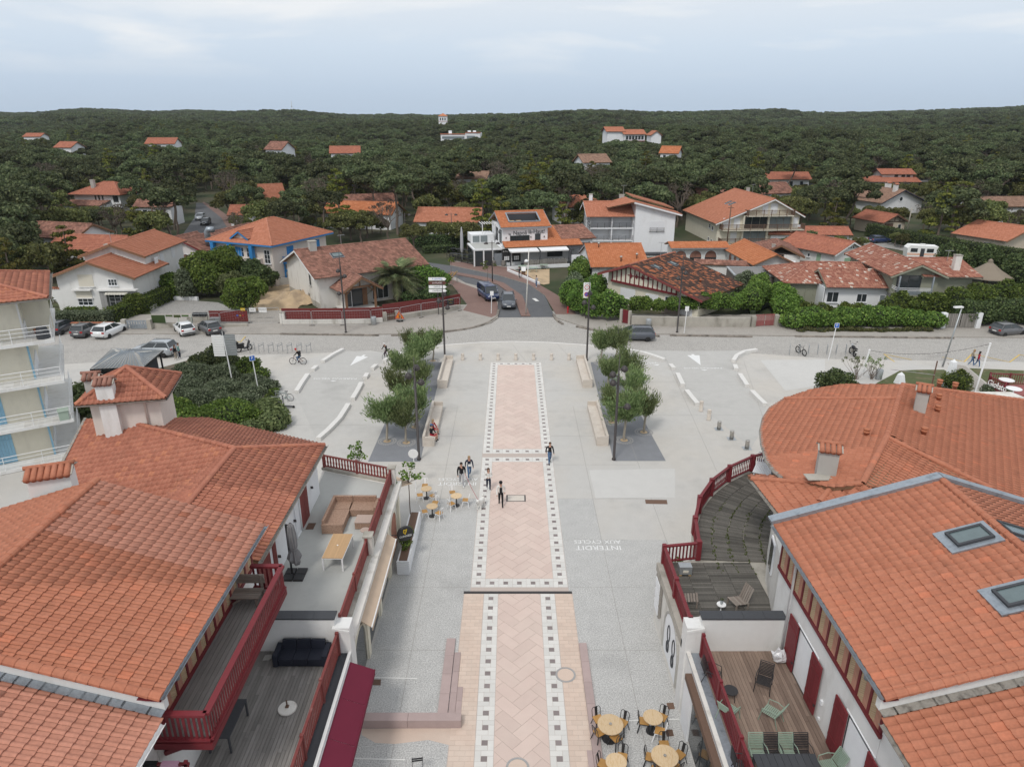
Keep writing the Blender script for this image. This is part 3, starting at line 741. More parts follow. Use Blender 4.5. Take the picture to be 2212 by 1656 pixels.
for x0,x1 in((-2.52,-1.5),(2.27,3.18)):
 for j in range(62):
  y=30.35-.25*(j+1);o=(j%2)*.22;x=x0-o
  if y<15.5:break
  while x<x1:
   q=clip([(x+.005,y+.005),(x+.435,y+.005),(x+.435,y+.245),(x+.005,y+.245)],x0,x1,y,y+.25)
   if q:WALK['paving_brick'].append(q)
   x+=.44
for nm,mt in(('paving_slab','stone_white'),('dark_paver','stone_dark'),('pink_slab','stone_pink'),('paving_brick','stone_tan')):
 qs=sorted(WALK[nm],key=lambda q:q[0][1]);qs=[q for q in qs if q[0][1]>17]
 rest=MB();shared={}
 for n,q in enumerate(qs):
  if n<300:
   cx_,cy_=q[0];loc=[(round(p[0]-cx_,3),round(p[1]-cy_,3))for p in q];key=tuple(loc)
   if key not in shared:mb=MB();mb.prism(loc,.0,.010);shared[key]=mb.mesh(nm,mt)
   link(nm,shared[key],wk,Matrix.Translation((cx_,cy_,.004+ru(0,.002))))
  else:rest.prism(q,.004,.0145)
 if rest.v:o=rest.b('far_'+nm+'s',mt,wk);o['kind']='stuff'
t=thing('drain_grate','long dark slotted drain grate across the walkway','drain',(0,30.47,0));mb=MB();mb.box(-2.56,3.18,-.1,.1,0,.012);mb.b('channel','black_metal',t)
mb=MB()
for i in range(115):mb.box(-2.54+i*.05,-2.515+i*.05,-.085,.085,.012,.022)
mb.b('grille','dark_brown_metal',t)['kind']='stuff'
def stones(label,name,cat,pts,w,h,n,z=0):
 t=thing(name,label,cat,(pts[0][0],pts[0][1],z));o=V3((*pts[0],0));a=V3((0,0,h/2));b=V3((*pts[1],0))-o+a
 for i in range(n):
  mb=MB();d=(b-a).normalized()*.006;mb.bar(a.lerp(b,i/n)+d,a.lerp(b,(i+1)/n)-d,w,h);mb.b('step_stone','stone_mauve',t)
stones('outer mauve stone step on the left of the walkway','stone_step','step',[(-2.93,26.9),(-2.93,22.3)],.42,.10,4)
stones('middle mauve stone step on the left of the walkway','stone_step','step',[(-2.55,26.0),(-2.55,22.3)],.28,.07,3)
stones('short inner mauve stone step beside the brick band','stone_step','step',[(-2.28,23.9),(-2.28,22.3)],.24,.045,2)
stones('long low mauve stone wall running out from the red awning','stone_wall','wall',[(-6.5,21.9),(-2.1,21.9)],.42,.42,2)
stones('long mauve stone kerb on the right of the walkway','stone_step','step',[(3.38,26.6),(3.38,15.5)],.36,.09,9)
stones('mauve stone kerb at the bottom right of the walkway','stone_step','step',[(3.08,20.6),(3.08,15.5)],.22,.05,3)
stones('mauve stone step corner at the bottom edge left of the walkway','stone_step','step',[(-2.75,19.4),(-2.75,16)],.4,.08,2)
sheet('sand_patch',zz(BL,(60,398),(630,395),(640,470),(500,480),(400,455),(230,475),(130,470),(60,430)),.006,'stone_tan')

# ---- building helpers
def rayplane(u,v,p0,n):
 a=(u-CX)/FOC;b=-(v-CY)/FOC;d=V3((a,cp+b*sp,-sp+b*cp));o=V3((0,0,CAM_H));n=Vector(n)
 return o+d*((Vector(p0)-o).dot(n)/d.dot(n))
def rebase(t,loc):
 M=Matrix.Translation(-Vector(loc))
 for c in t.children:c.matrix_parent_inverse=M
 t.location=loc
def wallbox(t,x0,x1,y0,y1,z0,z1,mat,name='wall'):return bX(x0,x1,y0,y1,z0,z1).b(name,mat,t)
def gutter(t,a,b,r=.09,mat='zinc',name='gutter'):
 a,b=Vector(a),Vector(b);d=(b-a).normalized();x=d.cross(V3((0,0,1))).normalized();z=V3((0,0,1));K=6;vs=[];fs=[]
 for p in(a,b):
  for rr in(r,r*.86):
   for k in range(K+1):
    q=pi+pi*k/K;vs.append(p+x*rr*cos(q)+z*rr*sin(q))
 n=K+1
 for k in range(K):fs+=[(k,k+1,2*n+k+1,2*n+k),(n+k+1,n+k,3*n+k,3*n+k+1)]
 for i in(0,1):fs+=[tuple(i*2*n+j for j in range(n))+tuple(i*2*n+n+j for j in reversed(range(n)))]
 fs+=[(0,2*n,3*n,n),(K,n+K,3*n+K,2*n+K)]
 return aD(vs,fs).b(name,mat,t)
def win(t,p,ang,w,h,kind='window',frame='pvc_white',pane='glass',nx=2,ny=1,sill=True,depth=.07,shutter='shutter_white',fw=.06):
 M=TR(p[0],p[1],p[2],R(ang));out=[]
 def q(m):m.v=[tuple(M@Vector(c))for c in m.v];return m
 if kind in('window','door','grid'):
  m=MB();d=depth
  m.box(-w/2,w/2,-d,.02,0,fw);m.box(-w/2,w/2,-d,.02,h-fw,h);m.box(-w/2,-w/2+fw,-d,.02,fw,h-fw);m.box(w/2-fw,w/2,-d,.02,fw,h-fw)
  for i in range(1,nx):x=-w/2+w*i/nx;m.box(x-fw*.45,x+fw*.45,-d,.02,fw,h-fw)
  for j in range(1,ny):z=h*j/ny;m.box(-w/2+fw,w/2-fw,-d*.9,.01,z-fw*.3,z+fw*.3)
  f=q(m).b('window' if kind!='door' else 'door',frame,t)
  for i in range(nx):
   a=-w/2+w*i/nx+fw*.5;q(bX(a,-w/2+w*(i+1)/nx-fw*.5,-d*.45,.0,fw*.6,h-fw*.6)).b('pane',pane,f)
  if sill and kind!='door':q(bX(-w/2-.1,w/2+.1,-.16,.0,-.1,-.01)).b('sill',frame if frame!='black_metal' else 'white_wall',f)
 elif kind=='shutter':
  m=MB();n=max(3,int(h/.13))
  for k in range(n):m.box(-w/2,w/2,-.035-.012*(k%2),.0,h*k/n,h*(k+1)/n-.008)
  f=q(m).b('roller_shutter',shutter,t)
  q(bX(-w/2-.1,w/2+.1,-.16,0,-.1,-.01)).b('sill','white_wall',f)
 elif kind=='leaves':
  for i in range(nx):
   a=-w/2+w*i/nx;b=a+w/nx;m=MB();k=4
   for j in range(k):m.box(a+(b-a)*j/k+.006,a+(b-a)*(j+1)/k-.004,-.05,0,0,h)
   m.box(a+.02,b-.02,-.075,-.05,h*.18,h*.18+.1);m.box(a+.02,b-.02,-.075,-.05,h*.78,h*.78+.1)
   q(m).b('shutter',shutter,t)
 return t
def arched(t,p,ang,w,h,mat,frame=None,name='arch_opening',d=.05):
 M=TR(p[0],p[1],p[2],R(ang));r=w/2;n=10
 pts=[(-r,0),(r,0)]+[(r*cos(pi*k/n),h-r+r*sin(pi*k/n))for k in range(n+1)]
 vs=[M@V3((x,-d,z))for x,z in pts]+[M@V3((x,.05,z))for x,z in pts];k=len(pts)
 o=aD(vs,[tuple(range(k))]+[(i,k+i,k+(i+1)%k,(i+1)%k)for i in range(k)]).b(name,mat,t)
 if frame:
  m=MB();pt=pts[1:]+[pts[0]]
  for a,b in zip(pt[:-1],pt[1:]):m.bar(M@V3((a[0],-d,a[1])),M@V3((b[0],-d,b[1])),.09,.09)
  m.b('arch_frame',frame,o)
 return o
_bal={}
def railing(label,pts,z,h=.85,mat='oxblood',step=.15,post=None,style='slat',group=None,base=.1,rail=(.09,.08),postw=.13,parent=None,over=0,inc_last=True):
 t=thing('railing',label,'railing',(pts[0][0],pts[0][1],z),group=group)if parent is None else parent
 o=V3((pts[0][0],pts[0][1],0))if parent is None else V3((0,0,-z))
 P3=[V3((p[0],p[1],0))-o for p in pts]
 key=(style,mat,round(h,2))
 if key not in _bal:
  m=MB();hh=h-base
  if style=='slat':m.box(-.012,.012,-.04,.04,0,hh)
  elif style=='square':m.box(-.02,.02,-.02,.02,0,hh)
  elif style=='wave':
   prof=[(.055,0),(.055,.10),(.035,.2),(.062,.42),(.035,.62),(.05,.8),(.055,1)]
   vs=[];fs=[]
   for w_,q in prof:vs+=[(-.02,-w_,q*hh),(.02,-w_,q*hh),(.02,w_,q*hh),(-.02,w_,q*hh)]
   for i in range(len(prof)-1):
    for k in range(4):a=i*4+k;b=i*4+(k+1)%4;fs.append((a,b,b+4,a+4))
   m.add(vs,fs)
  elif style=='rod':m.tube([(0,0,0),(0,0,hh)],.012,5)
  elif style=='turned':m.lathe([(.03,0),(.022,.1*hh),(.04,.3*hh),(.02,.55*hh),(.04,.78*hh),(.022,.9*hh),(.03,hh)],6)
  _bal[key]=m.mesh('baluster',mat,style in('turned','rod'))
 for i in range(len(P3)-1):
  a,b=P3[i],P3[i+1];d=b-a;ln=d.length;u=d/ln;rz=math.atan2(u.y,u.x)-pi/2
  bR(a+V3((0,0,h)),b+V3((0,0,h)),rail[0],rail[1]).b('top_rail',mat,t)
  bR(a+V3((0,0,base)),b+V3((0,0,base)),rail[0]*.7,rail[1]*.8).b('bottom_rail',mat,t)
  n=max(1,int(ln/step))
  for k in range(n):
   p=a+d*((k+.5)/n);link('baluster',_bal[key],t,TR(p.x,p.y,base,rz))
  if post is not None:
   np_=max(1,round(ln/post))
   for k in range(np_+(1 if i==len(P3)-2 and inc_last else 0)):
    p=a+d*(k/np_);bX(p.x-postw/2,p.x+postw/2,p.y-postw/2,p.y+postw/2,-.02,h+.10).b('post',mat,t)
 return t
def planks(t,x0,x1,y0,y1,z,w,mat,along='Y',split=0,gap=.008,name='plank',th=.03):
 a0,a1=(x0,x1)if along=='Y' else(y0,y1);b0,b1=(y0,y1)if along=='Y' else(x0,x1);n=round((a1-a0)/w);w=(a1-a0)/n
 for i in range(n):
  cuts=[b0,b1]
  if split:
   q=b0+ru(.6,1)*split;cuts=[b0]
   while q<b1-.4:cuts.append(q);q+=split*ru(.8,1.2)
   cuts.append(b1)
  for c0,c1 in zip(cuts[:-1],cuts[1:]):
   zz_=z+ru(-.003,.003);m=MB();p,q=a0+i*w+gap/2,a0+(i+1)*w-gap/2
   if along=='Y':m.box(p,q,c0+.003,c1-.003,zz_-th,zz_)
   else:m.box(c0+.003,c1-.003,p,q,zz_-th,zz_)
   m.b(name,mat,t)
def chevrons(t,X,y0,y1,z0,z1,n,face,mat='oxblood',hi=None):
 bp,bb,mo=MB(),MB(),MB()
 w=(y1-y0)/n
 for i in range(n+1):
  y=y0+i*w;bX(min(X,X+face*.07),max(X,X+face*.07),y-.06,y+.06,z0,z1).b('timber_post',mat,t)
 for i in range(n):
  a,b=y0+i*w+.06,y0+(i+1)*w-.06;c=(a+b)/2
  mo.box(min(X,X+face*.03),max(X,X+face*.03),a,b,z0,z1)
  for sgn,ya,yb,mm in((1,a,c,bp),(-1,c,b,bb)):
   q=z0-.6
   while q<z1:
    d=.62*(yb-ya);e0,e1=(q,q+d)if sgn>0 else(q+d,q);hh=.062
    zs=[(ya+.004,e0),(yb-.004,e1),(yb-.004,e1+hh),(ya+.004,e0+hh)];zs=clip(zs,ya,yb,z0,z1)
    if zs:
     k=len(zs);x=X+face*.045;vs=[(x,p[0],p[1])for p in zs]+[(X+face*.02,p[0],p[1])for p in zs]
     mm.add(vs,[tuple(range(k))]+[(j,(j+1)%k,k+(j+1)%k,k+j)for j in range(k)])
    q+=.082
 mo.b('mortar_panel','mortar',t)
 for m,mt in((bp,'brick_pink'),(bb,'brick_buff')):o=m.b('brick_infill',mt,t);o['kind']='stuff'
 bX(min(X,X+face*.09),max(X,X+face*.09),y0-.1,y1+.1,z0-.16,z0).b('timber_rail',mat,t)
 bX(min(X,X+face*.09),max(X,X+face*.09),y0-.1,y1+.1,z1,z1+.14).b('timber_rail',mat,t)
def skylight(t,c,e,up,nv,w,h,flash=.12):
 B=Matrix((e,up,nv)).transposed().to_4x4();M=Matrix.Translation(c)@B
 def q(m):m.v=[tuple(M@Vector(v))for v in m.v];return m
 f=q(bX(-w/2-flash,w/2+flash,-h/2-flash*1.6,h/2+flash,.05,.118)).b('skylight','zinc',t)
 m=MB()
 for a in((-w/2,w/2,-h/2,-h/2+.09),(-w/2,w/2,h/2-.09,h/2),(-w/2,-w/2+.09,-h/2+.09,h/2-.09),(w/2-.09,w/2,-h/2+.09,h/2-.09)):m.box(*a,.1,.21)
 q(m).b('sash','anthracite',f);q(bX(-w/2+.08,w/2-.08,-h/2+.08,h/2-.08,.1,.17)).b('pane','sky_glass',f)
def chimney(t,x,y,z0,z1,w=.8,d=.6,mat='white_wall',cap='tile',rz=0,tm='tile_orange'):
 M=TR(x,y,0,rz)
 def q(m):m.v=[tuple(M@Vector(v))for v in m.v];return m
 c=q(bX(-w/2,w/2,-d/2,d/2,z0,z1)).b('chimney',mat,t)
 if cap=='tile':
  m=MB()
  for sx in(-1,1):
   for sy in(-1,1):m.box(sx*w/2-.08*(sx>0),sx*w/2+.08*(sx<0),sy*d/2-.08*(sy>0),sy*d/2+.08*(sy<0),z1,z1+.16)
  q(m).b('cap_pier',mat,c)
  q(MB().plate([(-w/2-.12,-d/2-.12,z1+.16),(w/2+.12,-d/2-.12,z1+.16),(w/2+.12,0,z1+.38),(-w/2-.12,0,z1+.38)],.05)).b('cap_slab','old_concrete',c)
  q(MB().plate([(-w/2-.12,d/2+.12,z1+.16),(w/2+.12,d/2+.12,z1+.16),(w/2+.12,0,z1+.38),(-w/2-.12,0,z1+.38)],.05)).b('cap_slab','old_concrete',c)
  n=max(3,int(w/.2));
  for sy in(-1,1):
   m=MB()
   for i in range(n):
    xx=-w/2-.06+(w+.12)*(i+.5)/n;m.tube([(xx,sy*(d/2+.17),z1+.13),(xx,0,z1+.40)],[.125,.115],7)
   q(m).b('cap_tiles',tm,c,True)
  q(tB([(-w/2-.14,0,z1+.43),(w/2+.14,0,z1+.43)],.09,7)).b('cap_ridge',tm,c,True)
 else:
  q(bX(-w/2-.06,w/2+.06,-d/2-.06,d/2+.06,z1,z1+.09)).b('cap_slab','old_concrete',c)
 return c

# ---- left foreground house (balcony house)
def fore_house(side,label):
 L_=side<0
 t=thing('house',label,'house')
 xe,xr,xw=(-10.04,-16.39,-10.72)if L_ else(10.63,16.98,11.05)
 ze,zr,y0,y1=8.1,10.13,15.3,24.3
 rf=Roof(t,'tile_orange',.29,.35,.05,.045,7,indiv=300)
 xb=2*xr-xe
 if L_:
  rf.plane([(xe,y0,ze),(xe,20.75,ze),(xr,20.75,zr),(xr,y0,zr)])
  rf.plane([(xe,20.75,ze),(xe,y1,ze),(xr,y1,zr),(xr,20.75,zr)],'tile_pale')
 else:rf.plane([(xe,y0,ze),(xe,y1,ze),(xr,y1,zr),(xr,y0,zr)])
 rf.plane([(xb,y0,ze),(xb,y1,ze),(xr,y1,zr),(xr,y0,zr)],'tile_orange')
 z2=ze-.72;zr2=zr-.72;xe2=xe-side*-.02
 rf.plane([(xe2,9,z2),(xe2,15.22,z2),(xr,15.22,zr2),(xr,9,zr2)],'tile_pale' if L_ else 'tile_orange')
 rf.plane([(xb,9,z2),(xb,15.22,z2),(xr,15.22,zr2),(xr,9,zr2)])
 rf.finish()
 caps(t,(xr,y0,zr),(xr,y1,zr),'tile_orange',.15,.42,True)
 caps(t,(xe,y0+.02,ze-.02),(xr,y0+.02,zr-.02),'tile_orange',.15,.34,True,'verge_tile',.02)
 m=1 if L_ else 1
 w0=min(xw,2*xr-xw);w1=max(xw,2*xr-xw)
 mb=MB();g=[(w0,0),(w1,0),(w1,ze-.05+.0),(xr,zr-.22),(w0,ze-.05)]
 k=len(g);mb.add([(a,y0+.35,z)for a,z in g]+[(a,y1-.25,z)for a,z in g],[tuple(range(k)),tuple(reversed(range(k,2*k)))]+[(i,k+i,k+(i+1)%k,(i+1)%k)for i in range(k)]);mb.b('wall','white_wall',t)
 mb=MB();g=[(w0,0),(w1,0),(w1,z2-.1),(xr,zr2-.25),(w0,z2-.1)]
 mb.add([(a,9,z)for a,z in g]+[(a,y0+.33,z)for a,z in g],[tuple(range(k)),tuple(reversed(range(k,2*k)))]+[(i,k+i,k+(i+1)%k,(i+1)%k)for i in range(k)]);mb.b('wall','white_wall',t)
 for a,b in((xe,xr),(xb,xr)):
  mb=MB();q=[(a,ze),(b,zr)]
  mb.add([(q[0][0],y0+.12,q[0][1]-.1),(q[1][0],y0+.12,q[1][1]-.1),(q[1][0],y0+.12,q[1][1]-.62),(q[0][0],y0+.12,q[0][1]-.62)]+[(q[0][0],y0+.34,q[0][1]-.1),(q[1][0],y0+.34,q[1][1]-.1),(q[1][0],y0+.34,q[1][1]-.62),(q[0][0],y0+.34,q[0][1]-.62)],[(0,1,2,3),(7,6,5,4),(0,4,5,1),(1,5,6,2),(2,6,7,3),(3,7,4,0)]);mb.b('verge_band','white_wall',t)
  if L_:bR((a,y0+.06,ze-.16),(b,y0+.06,zr-.16),.05,.14).b('verge_board','oxblood',t)
  n=18
  for i in range(n):
   f0,f1=i/n,(i+1)/n+.01;bR((a+(b-a)*f0,y0-.02,ze-.60+(zr-ze)*f0),(a+(b-a)*f1,y0-.02,ze-.60+(zr-ze)*f1),.26,.025).b('flashing','zinc' if L_ else 'old_gutter',t)
 gutter(t,(xe+side*-.06,y0,ze-.02),(xe+side*-.06,y1,ze-.02),.095)
 gutter(t,(xe2+side*-.08,9,z2-.03),(xe2+side*-.08,15.1,z2-.03),.085,'white_metal' if L_ else 'old_gutter')
 tB([(xe+side*.05,y0+1.05,ze-.1),(xe+side*.05,y0+1.05,ze-.35)],.1,10).b('downpipe_head','zinc',t,True)
 for y in(y0+.4,y1-.35):
  mb=MB();x0=xw;x1=xe+side*.12;pts=[(x0,ze-.05),(x1,ze-.05),(x1,ze-.3),(x0+(x1-x0)*.6,ze-.34),(x0+(x1-x0)*.45,ze-.55),(x0,ze-.75)]
  k2=len(pts);mb.add([(a,y-.09,z)for a,z in pts]+[(a,y+.09,z)for a,z in pts],[tuple(range(k2)),tuple(reversed(range(k2,2*k2)))]+[(i,k2+i,k2+(i+1)%k2,(i+1)%k2)for i in range(k2)]);mb.b('eave_bracket','white_wall',t)
 chevrons(t,xw,15.7,24.0,6.33,7.55,11,-side)
 nn=14
 for i in range(nn):
  y=y0+.5+i*(y1-y0-1)/(nn-1);bX(min(xw,xe+side*.1),max(xw,xe+side*.1),y-.05,y+.05,ze-.16-.1,ze-.16).b('rafter','oxblood',t)
 MB().plate([(xe,y0,ze-.17),(xe,y1,ze-.17),(xw,y1,ze-.10),(xw,y0,ze-.10)],.02).b('soffit','oxblood',t)
 return t,rf
lh,rfL=fore_house(-1,'nearest left house with orange and pale tiled roof and a red balcony')
chimney(lh,-18.7,25.0,7.6,10.0,1.5,.9,'white_wall',rz=.35)
lb=railing('dark red slatted railing of the long upper balcony on the left',[(-10.7,15.55),(-8.97,15.55),(-8.97,22.75),(-10.2,22.75)],6.1,1.1,'oxblood',.155,post=None,rail=(.2,.09),base=.12)
bt=thing('balcony','long narrow balcony with grey plank floor above the left deck','balcony')
planks(bt,-10.7,-9.05,15.6,22.7,6.13,.165,'deck_grey','Y',0,.012)
bX(-10.7,-8.93,15.5,22.8,5.86,6.09).b('balcony_slab','oxblood',bt)
for y in(16,19,22.4):bR((-10.72,y,5.2),(-9.3,y,5.86),.16,.16).b('bracket','oxblood',bt)
rebase(bt,(-9.9,19,5.86));rebase(lh,(-16.4,19,0))
t=thing('wooden_bench','weathered slatted bench at the far end of the upper balcony','bench',(-10.2,22.1,6.13))
for i in range(6):bX(-.62,.62,-.5+i*.11,-.41+i*.11,.40,.44).b('seat_slat','bench_wood',t)
for i in range(3):bX(-.62,.62,.28,.32,.55+i*.14,.66+i*.14).b('back_slat','bench_wood',t)
for x in(-.5,.5):bX(x-.04,x+.04,-.46,-.38,0,.40).b('leg','bench_wood',t);bX(x-.04,x+.04,.24,.32,0,.95).b('leg','bench_wood',t)
bR((-.5,-.4,.05),(.0,-.35,.38),.05,.08).b('brace','bench_wood',t)

# ---- terraces over the arcades
def facade(side,label,deckmat):
 L_=side<0;t=thing('terrace_building',label,'building')
 xf,xi=(-6.62,-10.7)if L_ else(7.12,11.05)
 a,b=min(xf,xi),max(xf,xi)
 y1=22.7
 bX(a,b,10,y1,0,3.04).b('wall','white_wall',t)
 dk=(-10.7,-7.12)if L_ else(7.62,11.05)
 planks(t,dk[0],dk[1],12.5,y1,3.1,.137 if L_ else.145,deckmat,'Y',3.2 if L_ else 4.2,.01)
 c0,c1=(-7.12,-6.62)if L_ else(7.12,7.62)
 bX(c0,c1,10,y1,3.04,3.1).b('ledge','anthracite' if L_ else 'zinc',t)
 bX(c1-.06 if L_ else c0,c1+.06 if L_ else c0+.16,10,y1,3.1,3.18).b('ledge_lip','white_wall' if L_ else 'dirty_white',t)
 bX(a+(0 if L_ else.55),b-(.55 if L_ else 0),y1,y1+.4,0,4.7).b('party_wall','white_wall',t)
 n=4;x0=a+(0.0 if L_ else.5);x1=b-(.5 if L_ else 0)
 for i in range(n):bX(x0+(x1-x0)*i/n+.004,x0+(x1-x0)*(i+1)/n-.004,y1-.05,y1+.45,4.7,4.76).b('coping','anthracite',t)
 px0,px1=(-7.25,-6.55)if L_ else(7.05,7.75)
 bX(px0,px1,y1-.12,y1+.55,0,4.35).b('pier','white_wall',t)
 MB().plate([(px0,y1-.15,4.35),(px1,y1-.15,4.2),(px1,y1+.6,4.2),(px0,y1+.6,4.35)]if L_ else[(px0,y1-.15,4.2),(px1,y1-.15,4.35),(px1,y1+.6,4.35),(px0,y1+.6,4.2)],.12).b('pier_cap','white_wall',t)
 return t
lf=facade(-1,'white ground-floor block with a grey plank deck on its roof','deck_grey')
rf_=facade(1,'white ground-floor block with a brown plank deck on its roof','deck_brown')
bX(7.02,7.12,11,20.8,.35,2.6).b('shopfront_frame','black_metal',rf_)
for i in range(6):bX(6.99,7.03,11.2+i*1.6,12.7+i*1.6,.5,2.45).b('shop_window','glass',rf_)
bX(6.86,7.12,11,21.6,2.72,2.98).b('sign_board','old_timber',rf_)
bX(7.0,7.12,21.0,22.0,.05,2.3).b('door','pvc_white',rf_)
rebase(lf,(-8.7,17,0));rebase(rf_,(9.1,17,0))
rh,rfR=fore_house(1,'nearest right house with orange tiled roof, two roof windows and red half-timbering')
for y,open_ in((20.75,1),(16.6,1)):
 win(rh,(11.05,y,3.12),270,1.5,2.2,'door','pvc_white','glass',1,1,depth=.03)
 bX(11.02,11.06,y-.95,y+.95,3.12,5.36).b('door_reveal','clean_white',rh)
for y in(21.85,19.75,17.75,15.5):
 mb=MB()
 for i in range(5):mb.box(10.93,10.985,y-.42+i*.168,y-.42+(i+1)*.168-.008,3.2,5.35)
 mb.box(10.915,10.93,y-.4,y+.4,3.6,3.72);mb.box(10.915,10.93,y-.4,y+.4,4.85,4.97)
 mb.b('shutter','oxblood',rh)
 bX(10.9,10.94,y-.46,y-.38,3.62,3.7).b('hinge','black_metal',rh)
tB([(10.93,22.45,3.1),(10.93,22.45,7.9),(10.75,22.45,8.05)],.055,8).b('downpipe','white_metal',rh,True)
bX(10.98,11.05,18.98,19.1,4.0,4.18).b('wall_lamp','clean_white',rh)
bX(10.99,11.05,19.0,19.08,3.3,3.4).b('socket','pvc_white',rh)
nvR=V3((-(10.13-8.1),0,6.35)).normalized();upR=V3((6.35,0,2.03)).normalized();eR=upR.cross(nvR)
for(u,v)in((2095,1163),(2205,1290)):
 c=rayplane(u,v,(10.63,20,8.1),nvR);skylight(rh,c,eR,upR,nvR,.8,1.25,.2)
nvE=V3((2.03,0,6.35)).normalized();upE=V3((-6.35,0,2.03)).normalized();skylight(rh,rayplane(2195,1155,(16.98,20,10.13),nvE),upE.cross(nvE),upE,nvE,.8,1.2,.1)
for a,b in(((10.5,8.1),(16.98,10.13)),((16.98,10.13),(23.4,8.1))):
 bR((a[0],24.42,a[1]+.12),(b[0],24.42,b[1]+.12),.42,.16).b('zinc_verge_cap','zinc',rh)
rebase(rh,(17,19,0))

# ---- left grey terrace and the wing behind
t=thing('terrace_building','white arcade block with a pale grey roof terrace and sofa','building')
FZ=3.42
bX(-11.0,-6.75,23.1,36.1,0,FZ-.02).b('wall','dirty_white',t)
aD([(-11.0,23.1,FZ),(-7.3,23.1,FZ),(-7.3,36.0,FZ),(-11.4,37.6,FZ)],[(0,1,2,3)]).b('terrace_floor','terrace_floor',t)
aD([(-11.4,36.0,0),(-6.8,36.0,0),(-6.8,36.25,0),(-11.6,38.1,0),(-11.4,36.0,FZ-.02),(-6.8,36.0,FZ-.02),(-6.8,36.25,FZ-.02),(-11.6,38.1,FZ-.02)],[(4,5,6,7),(0,1,5,4),(1,2,6,5),(2,3,7,6),(3,0,4,7)]).b('end_wall','dirty_white',t)
bR((-11.6,37.95,FZ+.06),(-6.9,36.15,FZ+.06),.3,.16).b('kerb','old_concrete',t)
bX(-7.3,-6.9,23.1,36.2,FZ-.02,FZ+.12).b('kerb','old_concrete',t)
bX(-6.95,-6.55,23.2,36.4,3.15,3.42).b('cornice','dirty_white',t)
for y in(29.0,36.05):
 bX(-7.22,-6.82,y-.22,y+.22,FZ,4.5).b('pillar','dirty_white',t);bX(-7.26,-6.78,y-.26,y+.26,4.5,4.58).b('pillar_cap','old_concrete',t)
arched(t,(-6.75,33.6,.35),90,1.9,2.55,'tile_mottled','cream_wall','arched_window',.06)
for k,y in enumerate((24.4,27.3,30.2)):arched(t,(-6.75,y,.1),90,2.3,2.6,'glass','cream_wall','arched_window',.05)
for y in(25.85,28.8,31.9,35.4):bX(-6.75,-6.6,y-.2,y+.2,0,3.15).b('pilaster','cream_wall',t)
MB().plate([(-6.62,24.6,3.05),(-6.62,31.4,3.05),(-6.15,31.4,2.72),(-6.15,24.6,2.72)],.04).b('awning_cassette','awning_tan',t)
tB([(-6.14,24.6,2.70),(-6.14,31.4,2.70)],.035,6).b('awning_bar','white_metal',t)
bX(-6.15,-6.13,24.7,31.3,2.42,2.68).b('awning_valance','awning_tan',t)
text('RESTAURANT',.26,'white_paint','awning_lettering',t,TR(-6.115,27.6,2.54,pi/2)@RX,.003)
MB().plate([(-6.8,36.2,3.1),(-6.0,36.9,3.0),(-7.6,38.2,2.95),(-8.4,37.2,3.1)],.04).b('awning','awning_tan',t)
rebase(t,(-9,30,0))
railing('faded red railing with wavy slats closing the far end of the grey terrace',[(-11.5,37.9),(-7.1,36.2)],FZ+.14,.80,'oxblood_faded',.2,post=2.4,style='wave')
railing('faded red railing between the two white pillars of the grey terrace',[(-7.08,35.8),(-7.08,29.25)],FZ+.12,.85,'oxblood_faded',.19,post=3.2,style='wave')
railing('faded red railing from the white pillar to the dark coping',[(-7.08,28.75),(-7.08,23.3)],FZ+.12,.85,'oxblood_faded',.19,post=2.7,style='wave')
railing('red railing along the street edge of the grey plank deck',[(-7.05,22.5),(-7.05,12.6)],3.12,1.0,'oxblood_faded',.16,post=2.45,style='slat',rail=(.1,.07))
railing('red railing along the street edge of the brown plank deck',[(7.68,22.4),(7.68,12.6)],3.12,1.0,'oxblood',.14,post=2.45,style='slat',rail=(.1,.07))
t=thing('awning','burgundy cloth awning stretched out below the left deck railing','awning',(-6.5,22.2,2.5))
for i in range(5):MB().plate([(-.05,-1.85*i,.5),(-.05,-1.85*(i+1)+.02,.5),(.92,-1.85*(i+1)+.02,.1),(.92,-1.85*i,.1)],.02).b('cloth_panel','awning_red',t)
bX(.9,.93,-9.2,0,-.14,.1).b('valance','awning_red',t);tB([(.93,-9.2,.1),(.93,0,.1)],.03,6).b('front_bar','awning_red',t)
bX(-.12,-.04,-9.2,.05,.44,.56).b('cassette','white_metal',t)
t=thing('house','left wing with red tiled valley roof and a small tiled tower','house')
eave,hub,rs=6.2,V3((-14.5,32.7,7.37)),V3((-14.5,24.6,7.37))
NE=V3((-10.6,35.5,eave));rf=Roof(t,'tile_red',.27,.36,.055,.045,7,indiv=300)
rf.plane([(-10.6,24.45,eave),NE,hub,rs])
W1=V3((-22.6,36.2,7.5))
nL=(W1-hub).cross(V3((.12,-1,-.33))).normalized()
if nL.z<0:nL=-nL
def onL(u,v):return rayplane(u,v,hub,nL)
wl=onL(135,1000)
rf.plane([hub,W1,onL(185,905),wl,onL(150,1075),onL(300,1120),onL(420,1100)],down=(.12,-1,-.33))
nT=V3((-.30,0,1)).normalized()
rf.plane([hub,rs,(-17.6,24.6,6.44),(-17.6,26.5,6.44)])
nN=(NE-hub).cross(W1-hub).normalized()
if nN.z<0:nN=-nN
def onN(u,v):return rayplane(u,v,hub,nN)
dN=V3((nN.x,nN.y,0)).normalized();
nrth=V3((.25,1,-.30))
rf.plane([hub,NE,W1+(NE-hub)*1.0,W1])
rf.finish()
for a,b in((hub,NE),(hub,W1),(hub,rs)):caps(t,a,b,'tile_red',.14,.4,True)
bR(hub+V3((-.1,-.3,-.03)),V3((-17.6,26.5,6.40)),.22,.04).b('valley_gutter','black_metal',t)
